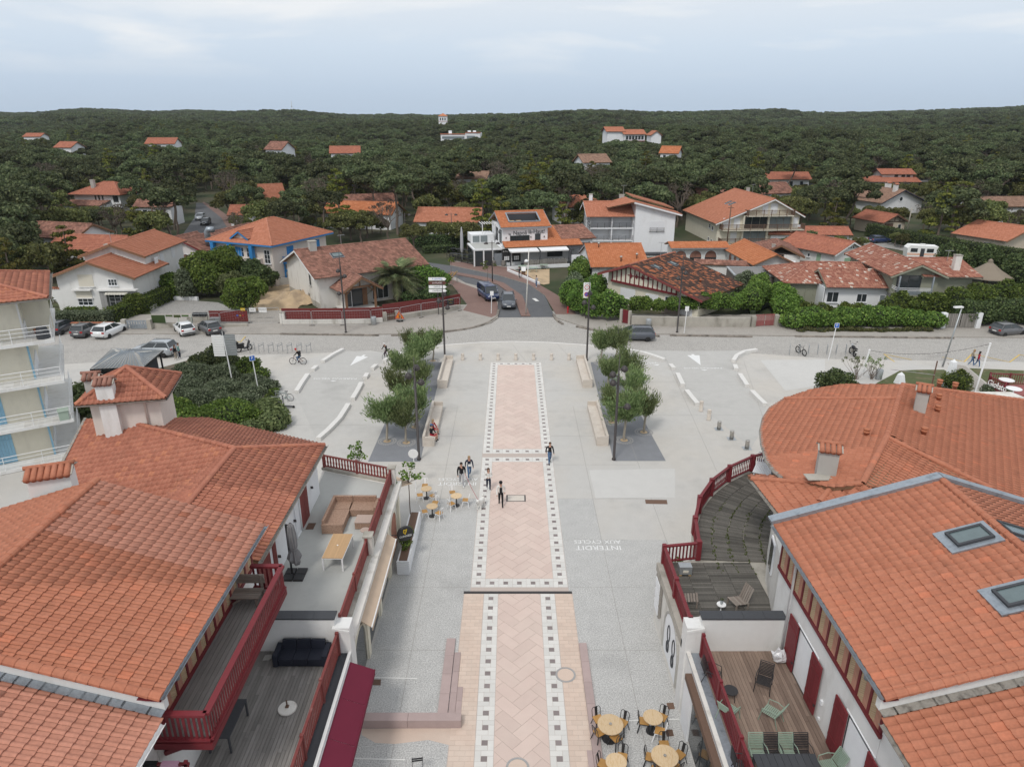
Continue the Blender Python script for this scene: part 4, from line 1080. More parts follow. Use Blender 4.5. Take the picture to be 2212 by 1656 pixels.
gutter(t,(-10.52,24.45,eave-.03),(-10.52,35.6,eave-.03),.1,'old_gutter')
bR(onL(185,905)+V3((0,0,.05)),onL(133,1005)+V3((0,0,.05)),.14,.1).b('verge_gutter','old_gutter',t)
aD([(-20,24.8,0),(-11,24.8,0),(-11,34.9,0),(-22,37.5,0),(-20,24.8,5.1),(-11,24.8,6.0),(-11,34.9,6.0),(-22,37.5,6.0)],[(0,1,5,4),(1,2,6,5),(2,3,7,6),(3,0,4,7),(4,5,6,7)]).b('wall','clean_white',t)
def lshut(y0,y1,z0,z1,mat='oxblood_faded'):
 mb=MB();n=4
 for i in range(n):mb.box(-11.0,-10.94,y0+(y1-y0)*i/n,y0+(y1-y0)*(i+1)/n-.01,z0,z1)
 mb.b('shutter',mat,t)
lshut(31.3,31.95,FZ,5.45);lshut(31.97,32.6,FZ,5.45)
win(t,(-11.0,30.75,FZ),90,.8,2.0,'door','pvc_white','pvc_white',1,1)
lshut(27.0,27.4,3.9,5.4);lshut(25.1,26.6,FZ,5.4)
for y,z in((33.4,4.6),(30.2,4.5),(29.4,4.3),(27.6,4.2)):bX(-11.0,-10.86,y-.02,y+.02,z,z+.14).b('shutter_catch','dark_brown_metal',t)
tB([(-10.93,31.1,3.45),(-10.93,31.1,5.9)],.05,7).b('downpipe','white_metal',t,True)
tw=TR(-21.6,36.6,0,R(13))
def tq(m):m.v=[tuple(tw@Vector(v))for v in m.v];return m
tq(bX(-1.75,1.75,-1.35,1.5,5.5,9.2)).b('tower_wall','pink_cream',t)
r2=Roof(t,'tile_red',.27,.36,.06,.05,7);A=tw@V3((0,.1,10.45));ex,ey=2.25,1.95;z=9.15
cs=[tw@Vector(q)for q in((-ex,-ey+.1,z),(ex,-ey+.1,z),(ex,ey+.2,z),(-ex,ey+.2,z))]
for i in range(4):r2.plane([cs[i],cs[(i+1)%4],A])
r2.finish()
for c in cs:caps(t,A,c,'tile_red',.13,.4,True)
for i in range(4):gutter(t,cs[i]+V3((0,0,-.03)),cs[(i+1)%4]+V3((0,0,-.03)),.11,'old_gutter')
c=tw@V3((-.75,-1.45,0));chimney(t,c.x,c.y,6.8,10.05,.85,.55,'white_wall',rz=R(13),tm='tile_brown')
c=tw@V3((-1.5,-.9,0));chimney(t,c.x,c.y,9.2,10.2,.7,.5,'grey_wall',rz=R(13),tm='tile_brown')
tB([tw@Vector(q)for q in((1.0,-1.42,7.0),(1.0,-1.42,8.9),(1.0,-1.7,9.08))],.06,7).b('downpipe','pink_cream',t,True)
rebase(t,(-16,31,0))

# ---- right: curved terrace and round-ended house
cc=V3((20.66,28.04,0));RR=11.68
t=thing('terrace_building','white block with a weathered curved plank terrace on its roof','building')
def ang_of(x,y):return math.atan2(y-cc.y,x-cc.x)
a0,a1=ang_of(8.98,28.8),ang_of(16.6,39.2)
arc=[(cc.x+RR*cos(a),cc.y+RR*sin(a))for a in np.linspace(a0,a1,22)]
foot=[(7.15,23.1),(7.15,28.55),(9.0,28.75)]+arc+[(22,39),(22,30),(12,23.1)]
MB().prism(foot,0,3.16).b('wall','dirty_white',t)
MB().prism([(7.15,23.1),(7.15,28.55),(9.0,28.75)]+arc+[(18,39),(18,30),(12,23.1)],3.16,3.22).b('roof_slab','old_concrete',t)
pk=[]
NB=7
for b in range(NB):
 r0,r1=RR-.25-.78*(b+1),RR-.25-.78*b
 n=int((a0-a1)*(r0+r1)/2/.125)
 for k in range(n):
  q0,q1=a0+(a1-a0)*k/n,a0+(a1-a0)*(k+.93)/n
  pk.append([(cc.x+r*cos(q),cc.y+r*sin(q))for r,q in((r0+.012,q0),(r0+.012,q1),(r1-.012,q1),(r1-.012,q0))])
for i in range(38):
 y=23.2+i*.14
 x=7.45
 for xe_ in(8.35,9.3,10.25,11.6):
  if y>28.5:continue
  pk.append([(x+.01,y),(x+.01,y+.128),(xe_-.01,y+.128),(xe_-.01,y)]);x=xe_
pk.sort(key=lambda q:q[0][1]);rest=MB()
for n,q in enumerate(pk):
 z=3.28+ru(-.004,.004)
 if n<300:MB().prism(q,z-.03,z).b('plank','deck_dark',t)
 else:rest.prism(q,z-.03,z)
rest.b('far_planks','deck_dark',t)['kind']='stuff'
m=MB()
for k in range(260):
 r_=RR-.25-.78*random.choice((1,2,3,4,4))+random.gauss(0,.05);q=a0+(a1-a0)*ru(-.1,.55)**1.0;w_=ru(.02,.07);m.boxm(w_,w_*1.8,.03,TR(cc.x+r_*cos(q),cc.y+r_*sin(q),3.29,q))
m.b('moss','moss',t)['kind']='stuff'
bX(7.05,7.35,23.1,28.5,2.9,3.3).b('ledge','old_concrete',t)
arched(t,(7.15,24.9,.3),270,2.6,2.6,'poster','dirty_white','poster_panel',.05)if 'poster' in MATS else arched(t,(7.15,24.9,.3),270,2.6,2.6,'clean_white','grey_wall','poster_panel',.05)
for y in(24.35,25.3):
 m=MB();m.tube([(7.085,y+.22*cos(a),1.75+.42*sin(a))for a in np.linspace(0,2*pi,13)],.03,4,False);m.tube([(7.085,y+.16*cos(a),1.05+.3*sin(a))for a in np.linspace(0,2*pi,13)],.045,4,False);m.b('poster_print','anthracite',t)
bX(7.02,7.12,27.2,28.2,1.0,2.9).b('menu_frame','grey_timber',t)
for k in range(3):bX(6.99,7.02,27.3,28.1,1.1+k*.6,1.6+k*.6).b('menu_sheet','clean_white',t)
rebase(t,(12,30,0))
RT=[(7.35,23.3),(7.35,28.45),(8.95,28.7)]
railing('dark red railing on the straight edge of the curved terrace',RT,3.3,.95,'oxblood',.17,post=2.6,style='slat',rail=(.15,.09),postw=.2,inc_last=False)
k=6;AP=[(cc.x+(RR-.1)*cos(a),cc.y+(RR-.1)*sin(a))for a in np.linspace(a0,a1,k+1)]
railing('dark red railing following the curve of the round terrace',AP,3.3,.95,'oxblood',.16,post=3.2,style='turned',rail=(.16,.09),postw=.24)
t=thing('house','round-ended house with a broad red tiled hip roof and rough chimneys','house')
rz_,sl=8.3,.27
S=P(1915,945,rz_);NN=P(1950,832,rz_);rd=(NN-S).normalized();dl=V3((-rd.y,rd.x,0));dr=-dl
nl=(rd.cross(dl+V3((0,0,-sl)))).normalized();nl=nl if nl.z>0 else-nl
nr=(rd.cross(dr+V3((0,0,-sl)))).normalized();nr=nr if nr.z>0 else-nr
K=S+rd*((P(1925,859,rz_)-S).dot(rd))
rf=Roof(t,'tile_orange',.28,.36,.055,.045,7,indiv=300)
arcp=[rayplane(u,v,S,nl)for u,v in((1675,1018),(1658,995),(1647,960),(1644,930),(1650,902),(1663,882),(1694,862))]
HS1=rayplane(1862,1046,S,nl)
rf.plane([S,K]+arcp[::-1]+[rayplane(1692,1032,S,nl),rayplane(1800,1053,S,nl),HS1])
ne_=V3((.45,1,-.22))
nn_=(arcp[-1]-K).cross(NN-K).normalized();nn_=nn_ if nn_.z>0 else-nn_
rf.plane([K,arcp[-1],rayplane(1750,843,K,nn_),rayplane(1818,831,K,nn_),NN])
E1=rayplane(2212,866,S,nr);E2=E1+(E1-NN)*.35
HS2=rayplane(2140,1056,S,nr)
rf.plane([S,HS2,HS2+dr*9+V3((0,0,-sl*9))-rd*2,E2,NN])
nh=(HS1-S).cross(HS2-S).normalized();nh=nh if nh.z>0 else-nh
rf.plane([S,HS1,HS1.lerp(HS2,.5)-rd*.6+V3((0,0,-.1)),HS2],'tile_orange')
ev=6.9;w1=P(1625,1035,ev);w2=P(1690,1118,ev);nw=(w2-w1).cross(V3((1,0,.30))).normalized();nw=nw if nw.z>0 else-nw
g1=rayplane(1801,1048,w1,nw)
rf.plane([w1,w2,rayplane(1760,1100,w1,nw),rayplane(1830,1075,w1,nw),g1])
nq=(g1-HS1).cross(V3((0,-1,-.28))).normalized();nq=nq if nq.z>0 else-nq
rf.plane([g1,HS1+V3((0,0,-.05)),rayplane(1900,1062,g1,nq),rayplane(1830,1085,g1,nq)])
nq2=(g1-w1).cross(V3((.1,1,-.30))).normalized();nq2=nq2 if nq2.z>0 else-nq2
rf.plane([w1,g1,HS1,g1+V3((.1,1,-.30))*1.2,w1+V3((.1,1,-.30))*.9],down=(.1,1,-.3))
rf.finish()
for a,b in((S,K),(K,NN),(S,HS1),(S,HS2),(K,arcp[-1]),(NN,E2),(w1,g1),(g1,HS1)):caps(t,a,b,'tile_orange',.15,.42,True)
caps(t,g1,rayplane(1770,1085,w1,nw),'tile_orange',.14,.4,True)
m=MB();m.tube([p+V3((0,0,-.05))for p in[rayplane(1692,1032,S,nl)]+arcp],.12,6);m.b('gutter','old_gutter',t)
gutter(t,w1+V3((-.08,0,-.03)),w2+V3((-.08,0,-.03)),.1,'old_gutter')
inner=[(11.3,24.5),(11.9,27.2),(12.75,29.4),(13.7,31.6),(15.2,34.6),(16.6,37.6),(19,41.2),(24,44),(34,44),(38,26),(20,24.5)]
MB().prism(inner,0,6.1).b('wall','dirty_white',t)
M_=TR(11.72,26.45,4.35,math.atan2(2.7,.6))
m=bX(-.45,.45,-.05,.06,0,1.55);m.v=[tuple(M_@Vector(v))for v in m.v];wf=m.b('window','pvc_white',t);m=bX(-.35,.35,.05,.075,.1,1.45);m.v=[tuple(M_@Vector(v))for v in m.v];m.b('pane','glass',wf)
c=rayplane(1782,1025,S,nl);chimney(t,c.x,c.y,c.z-.3,c.z+1.25,.85,.62,'grey_wall',rz=-.3);bR(c+V3((-1.1,-.45,.12)),c+V3((.5,-.45,.12)),.6,.04).b('mortar_apron','old_concrete',t)
c=rayplane(1985,888,S,nr);chimney(t,c.x,c.y,c.z-.3,c.z+1.2,.6,.6,'grey_wall',rz=-.5,tm='tile_orange')
for F_,x,y,nn2 in((FG,935,590,nl),(FG,1400,580,nr),(FG,1520,305,nr),(FG,1510,400,nr),(FG,1525,188,nr),(FG,1650,210,nr)):
 c=rayplane((3000+x/2.0182)/1.85172,(1450+y/2.0182)/1.85172,S,nn2);lT([(.13,-.1),(.13,.18),(.17,.2),(.17,.26),(.15,.26),(.15,.34),(.18,.36),(.18,.42),(.05,.44)],10,c).b('vent_cowl','terracotta',t,True)
c=rayplane(2004,870,S,nr);m=MB();m.tube([c,c+V3((0,0,2.6))],.04,6);m.b('antenna_mast','old_timber',t)
m=MB();z=c+V3((0,0,1.75));m.tube([z,z+V3((-2.3,.2,.25))],.015,4)
for k in range(6):q=z+V3((-2.3,.2,.25))*(k/5.5+.08);m.tube([q+V3((0,-.35,.1)),q+V3((0,.35,-.1))],.012,4)
m.b('antenna','galvanised',t)
rebase(t,(22,33,0))

# ---- apartment block on the left edge
t=thing('apartment_block','cream apartment block with wrap-round balconies and sky blue shutters','building',(-31.7,46,0),R(-58.5))
bX(-10,-1.35,-17,-1.7,0,12.1).b('wall','cream_wall',t)
for z in(.25,3.2,6.2,9.2):
 bX(-10,0,-17,0,z-.22,z).b('balcony_slab','white_wall',t)
 m=MB()
 for i in range(7):
  for j in range(3):m.box(-1.3+j*.44,-.9+j*.44,-3+i*.42,-2.62+i*.42,z,z+.006)
 m.b('floor_tiles','stone_white',t)['kind']='stuff'
 for zz_ in(.45,.72,1.0):
  tB([(-.06,-17,z+zz_),(-.06,-.06,z+zz_),(-9,-.06,z+zz_)],.028 if zz_==1.0 else.02,5).b('hand_rail','white_metal',t)
 for y in np.arange(-16.2,0,2.3):tB([(-.06,y,z-.1),(-.06,y,z+1.0)],.022,5).b('rail_post','white_metal',t)
 for x in(-2.4,-4.8):tB([(x,-.06,z-.1),(x,-.06,z+1.0)],.022,5).b('rail_post','white_metal',t)
 if z>1 or True:
  for y in(-4.75,-8.6,-12.6):win(t,(-1.35,y,z+.05),90,1.5,2.15,'leaves',nx=2,shutter='sky_blue_shutter')
 bX(-1.34,-1.28,-1.78,-1.66,z,z+2.75).b('corner_trim','sky_blue_shutter' if z<9 else 'white_wall',t)
 bX(-6,-1.7,-1.7,-1.62,z,z+.9).b('low_panel','clean_white',t)
bX(-3.4,-3.3,-1.65,0,9.2,11.9).b('screen_wall','cream_wall',t)
for y in(-5.6,-2.6):
 pt=lT([(.1,0),(.16,.3)],10,(-2.4,-.8+y*.05,9.21)).b('flower_pot','terracotta',t)
r2=Roof(t,'tile_red',.3,.38,.06,.05,4);ze=12.15;ov=.55;A=V3((-4.6,-5.6,13.75));B=V3((-4.6,-14,13.75))
c=[Vector(q)for q in((.15,-19,ze),(.15,.25,ze),(-9.6,.25,ze),(-9.6,-19,ze))]
r2.plane([c[0],c[1],A,B]);r2.plane([c[1],c[2],A]);r2.plane([c[2],c[3],B,A]);r2.finish()
for a,b in((A,c[1]),(A,c[2]),(A,B)):caps(t,a,b,'tile_red',.14,.4)
gutter(t,c[0]+V3((.08,0,-.04)),c[1]+V3((.08,0,-.04)),.12,'old_gutter');gutter(t,c[1]+V3((0,.08,-.04)),c[2]+V3((0,.08,-.04)),.12,'old_gutter')
bX(-9.5,.05,-18.5,.15,11.95,12.12).b('soffit','grey_wall',t)

# ---- houses round the square: generic block with a tiled roof
def hblock(t,x0,x1,y0,y1,ze,zr,ridge='y',wmat='white_wall',rf=None,ov=.5,gov=.5,hips=(0,0),xr=None,z0=-.1,ze2=None,board='timber',capm=None,gut='old_gutter',walls=True,wallname='wall'):
 if ridge=='x':T=lambda a,b,z:V3((b,a,z));a0,a1,b0,b1=y0,y1,x0,x1
 else:T=lambda a,b,z:V3((a,b,z));a0,a1,b0,b1=x0,x1,y0,y1
 ze2=ze if ze2 is None else ze2;am=(a0+a1)/2 if xr is None else xr
 s0=(zr-ze)/(am-a0);s1=(zr-ze2)/(a1-am)
 eL,eR=a0-ov,a1+ov;zL,zR=ze-s0*ov,ze2-s1*ov
 g0,g1=b0-(ov if hips[0]else gov),b1+(ov if hips[1]else gov);r0,r1=(b0+hips[0]if hips[0]else g0),(b1-hips[1]if hips[1]else g1)
 A,B=T(am,r0,zr+.06),T(am,r1,zr+.06);u=V3((0,0,.06))
 rf.plane([T(eL,g0,zL)+u,T(eL,g1,zL)+u,B,A]);rf.plane([T(eR,g0,zR)+u,T(eR,g1,zR)+u,B,A])
 capm=capm or rf.mat
 if(B-A).length>.3:caps(t,A,B,capm,.13,.45)
 for h,e,X in((hips[0],g0,A),(hips[1],g1,B)):
  if h:
   rf.plane([T(eL,e,zL)+u,T(eR,e,zR)+u,X])
   for q in(eL,eR):caps(t,X,T(q,e,zL if q==eL else zR)+u,capm,.13,.45)
  elif board:
   for q,z in((eL,zL),(eR,zR)):bR(T(q,e,z-.1),T(am,e,zr-.1),.06,.2).b('barge_board',board,t)
 if gut:
  gutter(t,T(eL,g0,zL+.01),T(eL,g1,zL+.01),.08,gut);gutter(t,T(eR,g0,zR+.01),T(eR,g1,zR+.01),.08,gut)
 if walls:
  if not hips[0]and not hips[1]:
   g=[(a0,z0),(a1,z0),(a1,ze2-.1),(am,zr-.14),(a0,ze-.1)];k=5
   m=MB();m.add([T(a,b0,z)for a,z in g]+[T(a,b1,z)for a,z in g],[tuple(range(k)),tuple(reversed(range(k,2*k)))]+[(i,k+i,k+(i+1)%k,(i+1)%k)for i in range(k)]);m.b(wallname,wmat,t)
  else:wallbox(t,x0,x1,y0,y1,z0,min(ze,ze2)-.06,wmat,wallname)
def R4(t,mat):return Roof(t,mat,.30,.38,.06,.045,4)
def balcony_bars(t,x0,x1,y,z,h=.95,mat='black_metal',n=None,side=None,bars=5):
 for k in range(bars):bX(x0,x1,y-.015,y+.015,z+h*(k+1)/bars-.015,z+h*(k+1)/bars+.015).b('rail_bar',mat,t)
 n=n or max(2,round((x1-x0)/1.2))
 for i in range(n+1):x=x0+(x1-x0)*i/n;bX(x-.02,x+.02,y-.02,y+.02,z,z+h).b('rail_post',mat,t)
def slat_rail(t,x0,x1,y,z,h=1.0,mat='old_timber',step=.16,axis='x'):
 m=MB();n=int(abs(x1-x0)/step)
 for i in range(n):
  x=x0+(x1-x0)*(i+.5)/n
  if axis=='x':m.box(x-.025,x+.025,y-.02,y+.02,z+.08,z+h)
  else:m.box(y-.02,y+.02,x-.025,x+.025,z+.08,z+h)
 o=m.b('balusters',mat,t);o['kind']='stuff'
 a,b=min(x0,x1),max(x0,x1)
 for zz_ in(z+.04,z+h):
  if axis=='x':bX(a,b,y-.04,y+.04,zz_-.04,zz_+.04).b('rail',mat,t)
  else:bX(y-.04,y+.04,a,b,zz_-.04,zz_+.04).b('rail',mat,t)
def aerial(t,p,h=1.6):
 m=MB();m.tube([p,p+V3((0,0,h))],.025,5);q=p+V3((-.5,0,h-.1));m.tube([q,q+V3((1.1,0,.05))],.015,4)
 for k in range(5):m.tube([q+V3((.1+k*.22,-.3,0)),q+V3((.1+k*.22,.3,0))],.012,4)
 m.b('tv_aerial','galvanised',t)
t=thing('house','white gabled house with stone porch pillars and two-level orange roof','house',(-53.6,88.3,0),R(1))
rf=R4(t,'tile_far_orange')
hblock(t,-5.0,4.6,0,8,4.7,6.45,'y','white_wall',rf,.9,.9)
hblock(t,-3.9,4.1,5.2,17,6.3,7.75,'y','white_wall',rf,.5,.7)
rf.finish()
win(t,(-1.3,0,3.2),0,1.9,1.55,'shutter',shutter='shutter_cream');win(t,(2.1,0,3.3),0,1.15,.85,nx=3,ny=2)
win(t,(-1.9,0,.7),0,1.9,1.0,'window',nx=3,ny=2);win(t,(-1.9,-.03,1.7),0,2.0,.95,'shutter',shutter='shutter_cream')
bX(-3.2,-.7,-.55,.1,2.72,2.85).b('canopy','white_wall',t);bX(.1,5.2,-.75,.1,2.72,2.87).b('canopy','white_wall',t)
win(t,(2.7,0,.15),0,2.9,2.1,'door',nx=4,ny=4,pane='glass')
for x in(.75,4.55):
 k=0
 for z in np.arange(0,2.6,.22):
  for j in range(2):bX(x-.42+j*.42+.01,x+j*.42-.01+.0,-.5,.08,z+.01,z+.21).b('stone','granite',t)
m=MB()
for i in range(8):m.plate([(1.2+i*.36,-.55,2.55),(1.2+(i+.9)*.36,-.55,2.55),(1.2+(i+.9)*.36,-.95,2.3),(1.2+i*.36,-.95,2.3)],.02)
m.b('awning','awning_stripe',t)
for y,z in((7.2,4.3),(10.0,4.3),(13.6,4.4),(14.6,2.0),(10.8,1.4),(6.8,1.3)):win(t,(4.6 if y<8 else 4.1,y,z),90,1.0,1.35,'leaves',nx=2,shutter='shutter_white')
chimney(t,-.6,5.6,6.2,7.6,.9,.6,'white_wall',cap='flat');aerial(t,V3((-.3,5.9,7.5)))
m=MB();wz=2.9;xs_=np.linspace(-1.35,1.35,13)
t=thing('garden_arch','white garden wall with a round arch and tiled top','wall',(-60.4,88.2,0))
vs=[];fs=[]
for y in(0,.35):
 for x in xs_:vs+=[(x,y,math.sqrt(max(0,1.35**2-x*x))+.75),(x,y,wz)]
n=len(xs_)
for i in range(n-1):fs+=[(2*i,2*i+2,2*i+3,2*i+1),(2*n+2*i+1,2*n+2*i+3,2*n+2*i+2,2*n+2*i),(2*i+1,2*i+3,2*n+2*i+3,2*n+2*i+1),(2*i+2,2*i,2*n+2*i,2*n+2*i+2)]
m.add(vs,fs);m.box(-2.4,-1.35,0,.35,0,wz);m.box(1.35,2.0,0,.35,0,wz);m.b('wall','white_wall',t)
for i in range(16):tB([(-2.4+.28*i,-.1,wz+.06),(-2.4+.28*i,.45,wz+.1)],.11,6).b('coping_tile','tile_far_orange',t)
t=thing('house','beige hipped house with bright blue shutters, posts and balcony','house',(-37.8,110.5,0),R(-24))
rf=R4(t,'tile_far_orange')
hblock(t,-5.6,5.6,-6.4,6,6.5,8.9,'y','pink_cream',rf,.9,1,hips=(5.6,5.2),board=None,gut=None)
A=V3((-.4,-3.2,8.2))
hblock(t,-1.7,1.1,-6.2,-2.2,6.9,7.75,'y','pink_cream',rf,.35,.5,board='blue_paint',gut=None)
rf.finish()
for a,b in(((-6.5,-7.3),(6.5,-7.3)),((6.5,-7.3),(6.5,6.9)),((-6.5,-7.3),(-6.5,6.9))):bR((a[0],a[1],6.06),(b[0],b[1],6.06),.1,.22).b('fascia','blue_paint',t)
wallbox(t,-5.6,3.6,-7.3,-6.4,2.9,4.0,'pink_cream','loggia_parapet')
for x in(-5.3,-1.9,2.3):bX(x-.3,x+.3,-7.35,-6.75,3.9,6.1).b('post','blue_paint',t)
for x,k in((-4.0,0),(-.4,1),(1.2,0)):
 win(t,(x,-6.4,3.3),0,1.1,2.1,'door',nx=2,ny=3)
win(t,(-.9,-6.42,3.3),0,1.3,2.1,'leaves',nx=2,shutter='blue_paint')
win(t,(4.6,-6.42,3.3),0,1.1,2.0,'window',nx=2,ny=3)
for y in(-2.6,3.6):win(t,(5.6,y,3.3),90,1.5,2.1,'leaves',nx=2,shutter='blue_paint')
win(t,(4.4,-6.42,1.0),0,.9,1.3,nx=4,ny=1)
win(t,(5.6,-1.2,0),90,2.6,2.2,'shutter',shutter='shutter_white')
wallbox(t,5.6,7.0,-4.4,-1.2,3.0,3.15,'blue_paint','balcony_floor')
slat_rail(t,-4.4,-1.2,6.95,3.15,.9,'blue_paint',axis='y');slat_rail(t,5.6,7.0,-4.4,3.15,.9,'blue_paint')
bR((6.8,-4.2,3.0),(5.65,-4.2,1.6),.14,.14).b('brace','blue_paint',t);bX(5.6,5.75,-4.3,-4.1,.4,3.0).b('brace','blue_paint',t)
for q in((3.3,1.2),(3.3,3.6)):
 nv=V3((2.5,0,5.6)).normalized();up=V3((-5.6,0,2.5)).normalized();c=V3((q[0],q[1],8.7+.06-2.5*q[0]/5.6));skylight(t,c,up.cross(nv),up,nv,.95,1.3,.1)
t=thing('house','unfinished white house with a long brown tiled roof and timber porch','house',(-22.6,98.6,0),R(34.5))
rf=R4(t,'tile_brown')
hblock(t,-7.6,7.6,-6.6,6.2,4.45,6.85,'x','dirty_white',rf,.7,.75,board='white_metal')
hblock(t,-5.4,-1.2,-10.2,-5.2,3.15,4.45,'y','dirty_white',rf,.75,.55,board='timber',walls=False)
rf.finish()
wallbox(t,-4.9,-1.6,-8.1,-6.5,0,3.1,'dirty_white','porch_wall')
for x in(-5.3,-1.3):bX(x-.13,x+.13,-10.05,-9.8,0,3.0).b('porch_post','timber',t);bR((x,-9.9,2.2),(x+(.9 if x<-3 else-.9),-9.9,3.05),.12,.12).b('porch_brace','timber',t)
bX(-5.5,-1.1,-10.05,-9.8,3.0,3.2).b('porch_beam','timber',t);bX(-3.37,-3.23,-10.0,-9.85,3.2,4.2).b('king_post','timber',t)
m=MB();m.add([(-5.2,-9.7,3.2),(-1.4,-9.7,3.2),(-3.3,-9.7,4.3)],[(0,1,2)]);m.b('porch_gable','dirty_white',t)
wallbox(t,-5.6,-.9,-10.3,-6.5,0,.14,'stone_white','porch_floor')
win(t,(-4.3,-8.12,.15),0,.9,2.1,'door',nx=1);win(t,(-3.1,-8.12,.15),0,1.5,2.3,'door',nx=1,frame='anthracite');win(t,(-2.0,-8.14,.15),0,.7,2.3,'leaves',nx=1,shutter='timber')
win(t,(.9,-6.62,.3),0,2.4,2.4,'door',nx=3);win(t,(4.2,-6.62,.6),0,2.6,1.6,nx=2)
for y,z,w,h in((-3.5,2.6,.7,1.6),(-2.5,.5,.6,.9),(1.0,.4,.6,.8)):win(t,(-7.6,y,z),270,w,h,pane='glass',frame='grey_wall',nx=1)
wallbox(t,-7.64,-7.58,-6.5,6.1,.0,.75,'old_concrete','bare_base')
chimney(t,-5.9,-.6,6.2,7.9,.95,.8,'grey_wall',cap='flat')
nv=V3((0,-2.4,6.4)).normalized();up=V3((0,6.4,2.4)).normalized();skylight(t,V3((-3.3,-2.6,6.91-2.4*2.4/6.4)),V3((1,0,0)),up,nv,1.5,1.1,.08)
aerial(t,V3((-1.2,1.0,6.6)))
t=thing('house','low white house with small arched windows and red tiled roofs behind the trees','house',(-53.6,114.0,0),R(-14))
rf=R4(t,'tile_brown')
hblock(t,-3.8,3.6,0,18,3.5,5.1,'y','white_wall',rf,.5,.7,board='oxblood')
hblock(t,-6.5,3.2,-7.5,-.9,2.1,3.2,'x','white_wall',rf,.4,.4)
hblock(t,-9.5,-4.0,2.0,12,2.9,4.2,'y','white_wall',rf,.4,.4)
rf.finish()
for x in(-1.6,.1):arched(t,(x,0,1.1),0,1.3,1.6,'glass','pvc_white','arched_window')
win(t,(1.7,0,1.3),0,1.6,1.1,'leaves',nx=2,shutter='oxblood')
m=MB();m.tube([(3.2,2.0,4.0),(3.2,2.0,6.0),(3.5,2.0,6.5),(4.4,2.1,6.5)],.5,9);m.b('extract_duct','zinc',t,True)
t=thing('restaurant','white restaurant with lettering under an orange roof cut by an open terrace','restaurant',(2.3,119.6,0),R(13))
rf=R4(t,'tile_bright')
wallbox(t,-4.0,3.9,0,9.0,0,6.4,'clean_white');yo=-.6
ze,zr,hd=6.35,8.35,5.2
hole=[(-2.6,.9,0),(2.75,.9,0),(2.75,3.7,0),(-2.6,3.7,0)]
def sl5(y):return ze+(zr-ze)*(y-yo)/hd
for a in((-4.4,4.35,yo,.9),(-4.4,4.35,3.7,yo+hd),(-4.4,-2.6,.9,3.7),(2.75,4.35,.9,3.7)):
 rf.plane([(a[0],a[2],sl5(a[2])),(a[1],a[2],sl5(a[2])),(a[1],a[3],sl5(a[3])),(a[0],a[3],sl5(a[3]))])
rf.plane([(-4.4,yo+hd,zr),(4.35,yo+hd,zr),(4.35,9.8,6.5),(-4.4,9.8,6.5)])
caps(t,(-4.4,yo+hd,zr),(4.35,yo+hd,zr),'tile_bright',.14,.45)
bX(-2.6,2.75,.9,3.72,6.4,6.46).b('terrace_floor','grey_timber',t);bX(-2.6,2.75,3.7,3.8,6.4,7.95).b('terrace_back','anthracite',t)
for a,b in(((-2.65,.9),(2.8,.9)),((2.8,.9),(2.8,3.75)),((2.8,3.75),(-2.65,3.75)),((-2.65,3.75),(-2.65,.9))):bR((a[0],a[1],sl5(a[1])+.14),(b[0],b[1],sl5(b[1])+.14),.2,.2).b('opening_trim','zinc',t)
for x in(-1.9,-.7):bX(x-.4,x+.4,1.7,2.5,7.0,7.06).b('roof_table','new_timber',t)
for x in(-4.45,4.4):
 for y0_,y1_ in((yo,yo+hd),(9.8,yo+hd)):bR((x,y0_,ze-.12),(x,y1_,zr-.12),.08,.2).b('barge_board','zinc',t)
for x in np.arange(-3.8,4,.95):bX(x-.06,x+.06,yo+.05,.0,6.1,6.25).b('rafter_end','clean_white',t)
bX(-4.4,4.35,yo-.05,yo,6.1,6.3).b('fascia','zinc',t)
text('le',.6,'black_metal','sign_lettering',t,TR(-2.75,-.03,5.1)@RX,.02)
text('Napoli',1.0,'black_metal','sign_lettering',t,TR(-.95,-.03,5.25)@RX,.02,sx=.9)
text('l\u00e0-Haut!',1.0,'black_metal','sign_lettering',t,TR(1.95,-.03,5.4)@RX,.02,sx=.9)
text('Napoli',.7,'black_metal','sign_lettering',t,TR(-4.03,2.2,5.1,-pi/2)@RX,.02)
win(t,(-1.0,0,3.65),0,3.4,1.2,frame='black_metal',nx=3,sill=False);win(t,(2.15,0,3.75),0,.95,1.3,frame='black_metal',nx=1,sill=False)
for x in(-3.4,.95,3.3):bX(x-.06,x+.06,-.12,0,4.4,4.65).b('wall_lamp','black_metal',t)
for y in(1.5,4.5):win(t,(-4.0,y,3.5),270,1.6,2.2,'door',frame='black_metal',nx=2)
wallbox(t,-4.2,9.3,.2,11,0,3.2,'clean_white','ground_floor')
rf.plane([(-4.1,-2.3,3.3),(9.6,-2.3,3.3),(9.6,.0,3.95),(-4.1,.0,3.95)])
rf.plane([(3.95,.0,3.95),(6.4,.0,3.95),(6.4,5.5,5.6),(3.95,5.5,5.6)])
rf.plane([(6.4,.0,3.95),(12.8,.0,3.95),(12.0,5.5,5.6),(6.4,5.5,5.6)],'tile_brown')
rf.plane([(3.95,5.5,5.6),(12.0,5.5,5.6),(12.8,11,3.9),(3.95,11,3.9)],'tile_brown')
rf.finish()
wallbox(t,9.3,12.2,.4,10.5,0,3.85,'clean_white','ground_floor')
for x,w in((-1.2,1.9),(.7,1.3),(2.6,1.3),(5.2,3.0)):win(t,(x,-.02+.2,1.0),0,w,1.6,frame='black_metal',nx=2,sill=False)
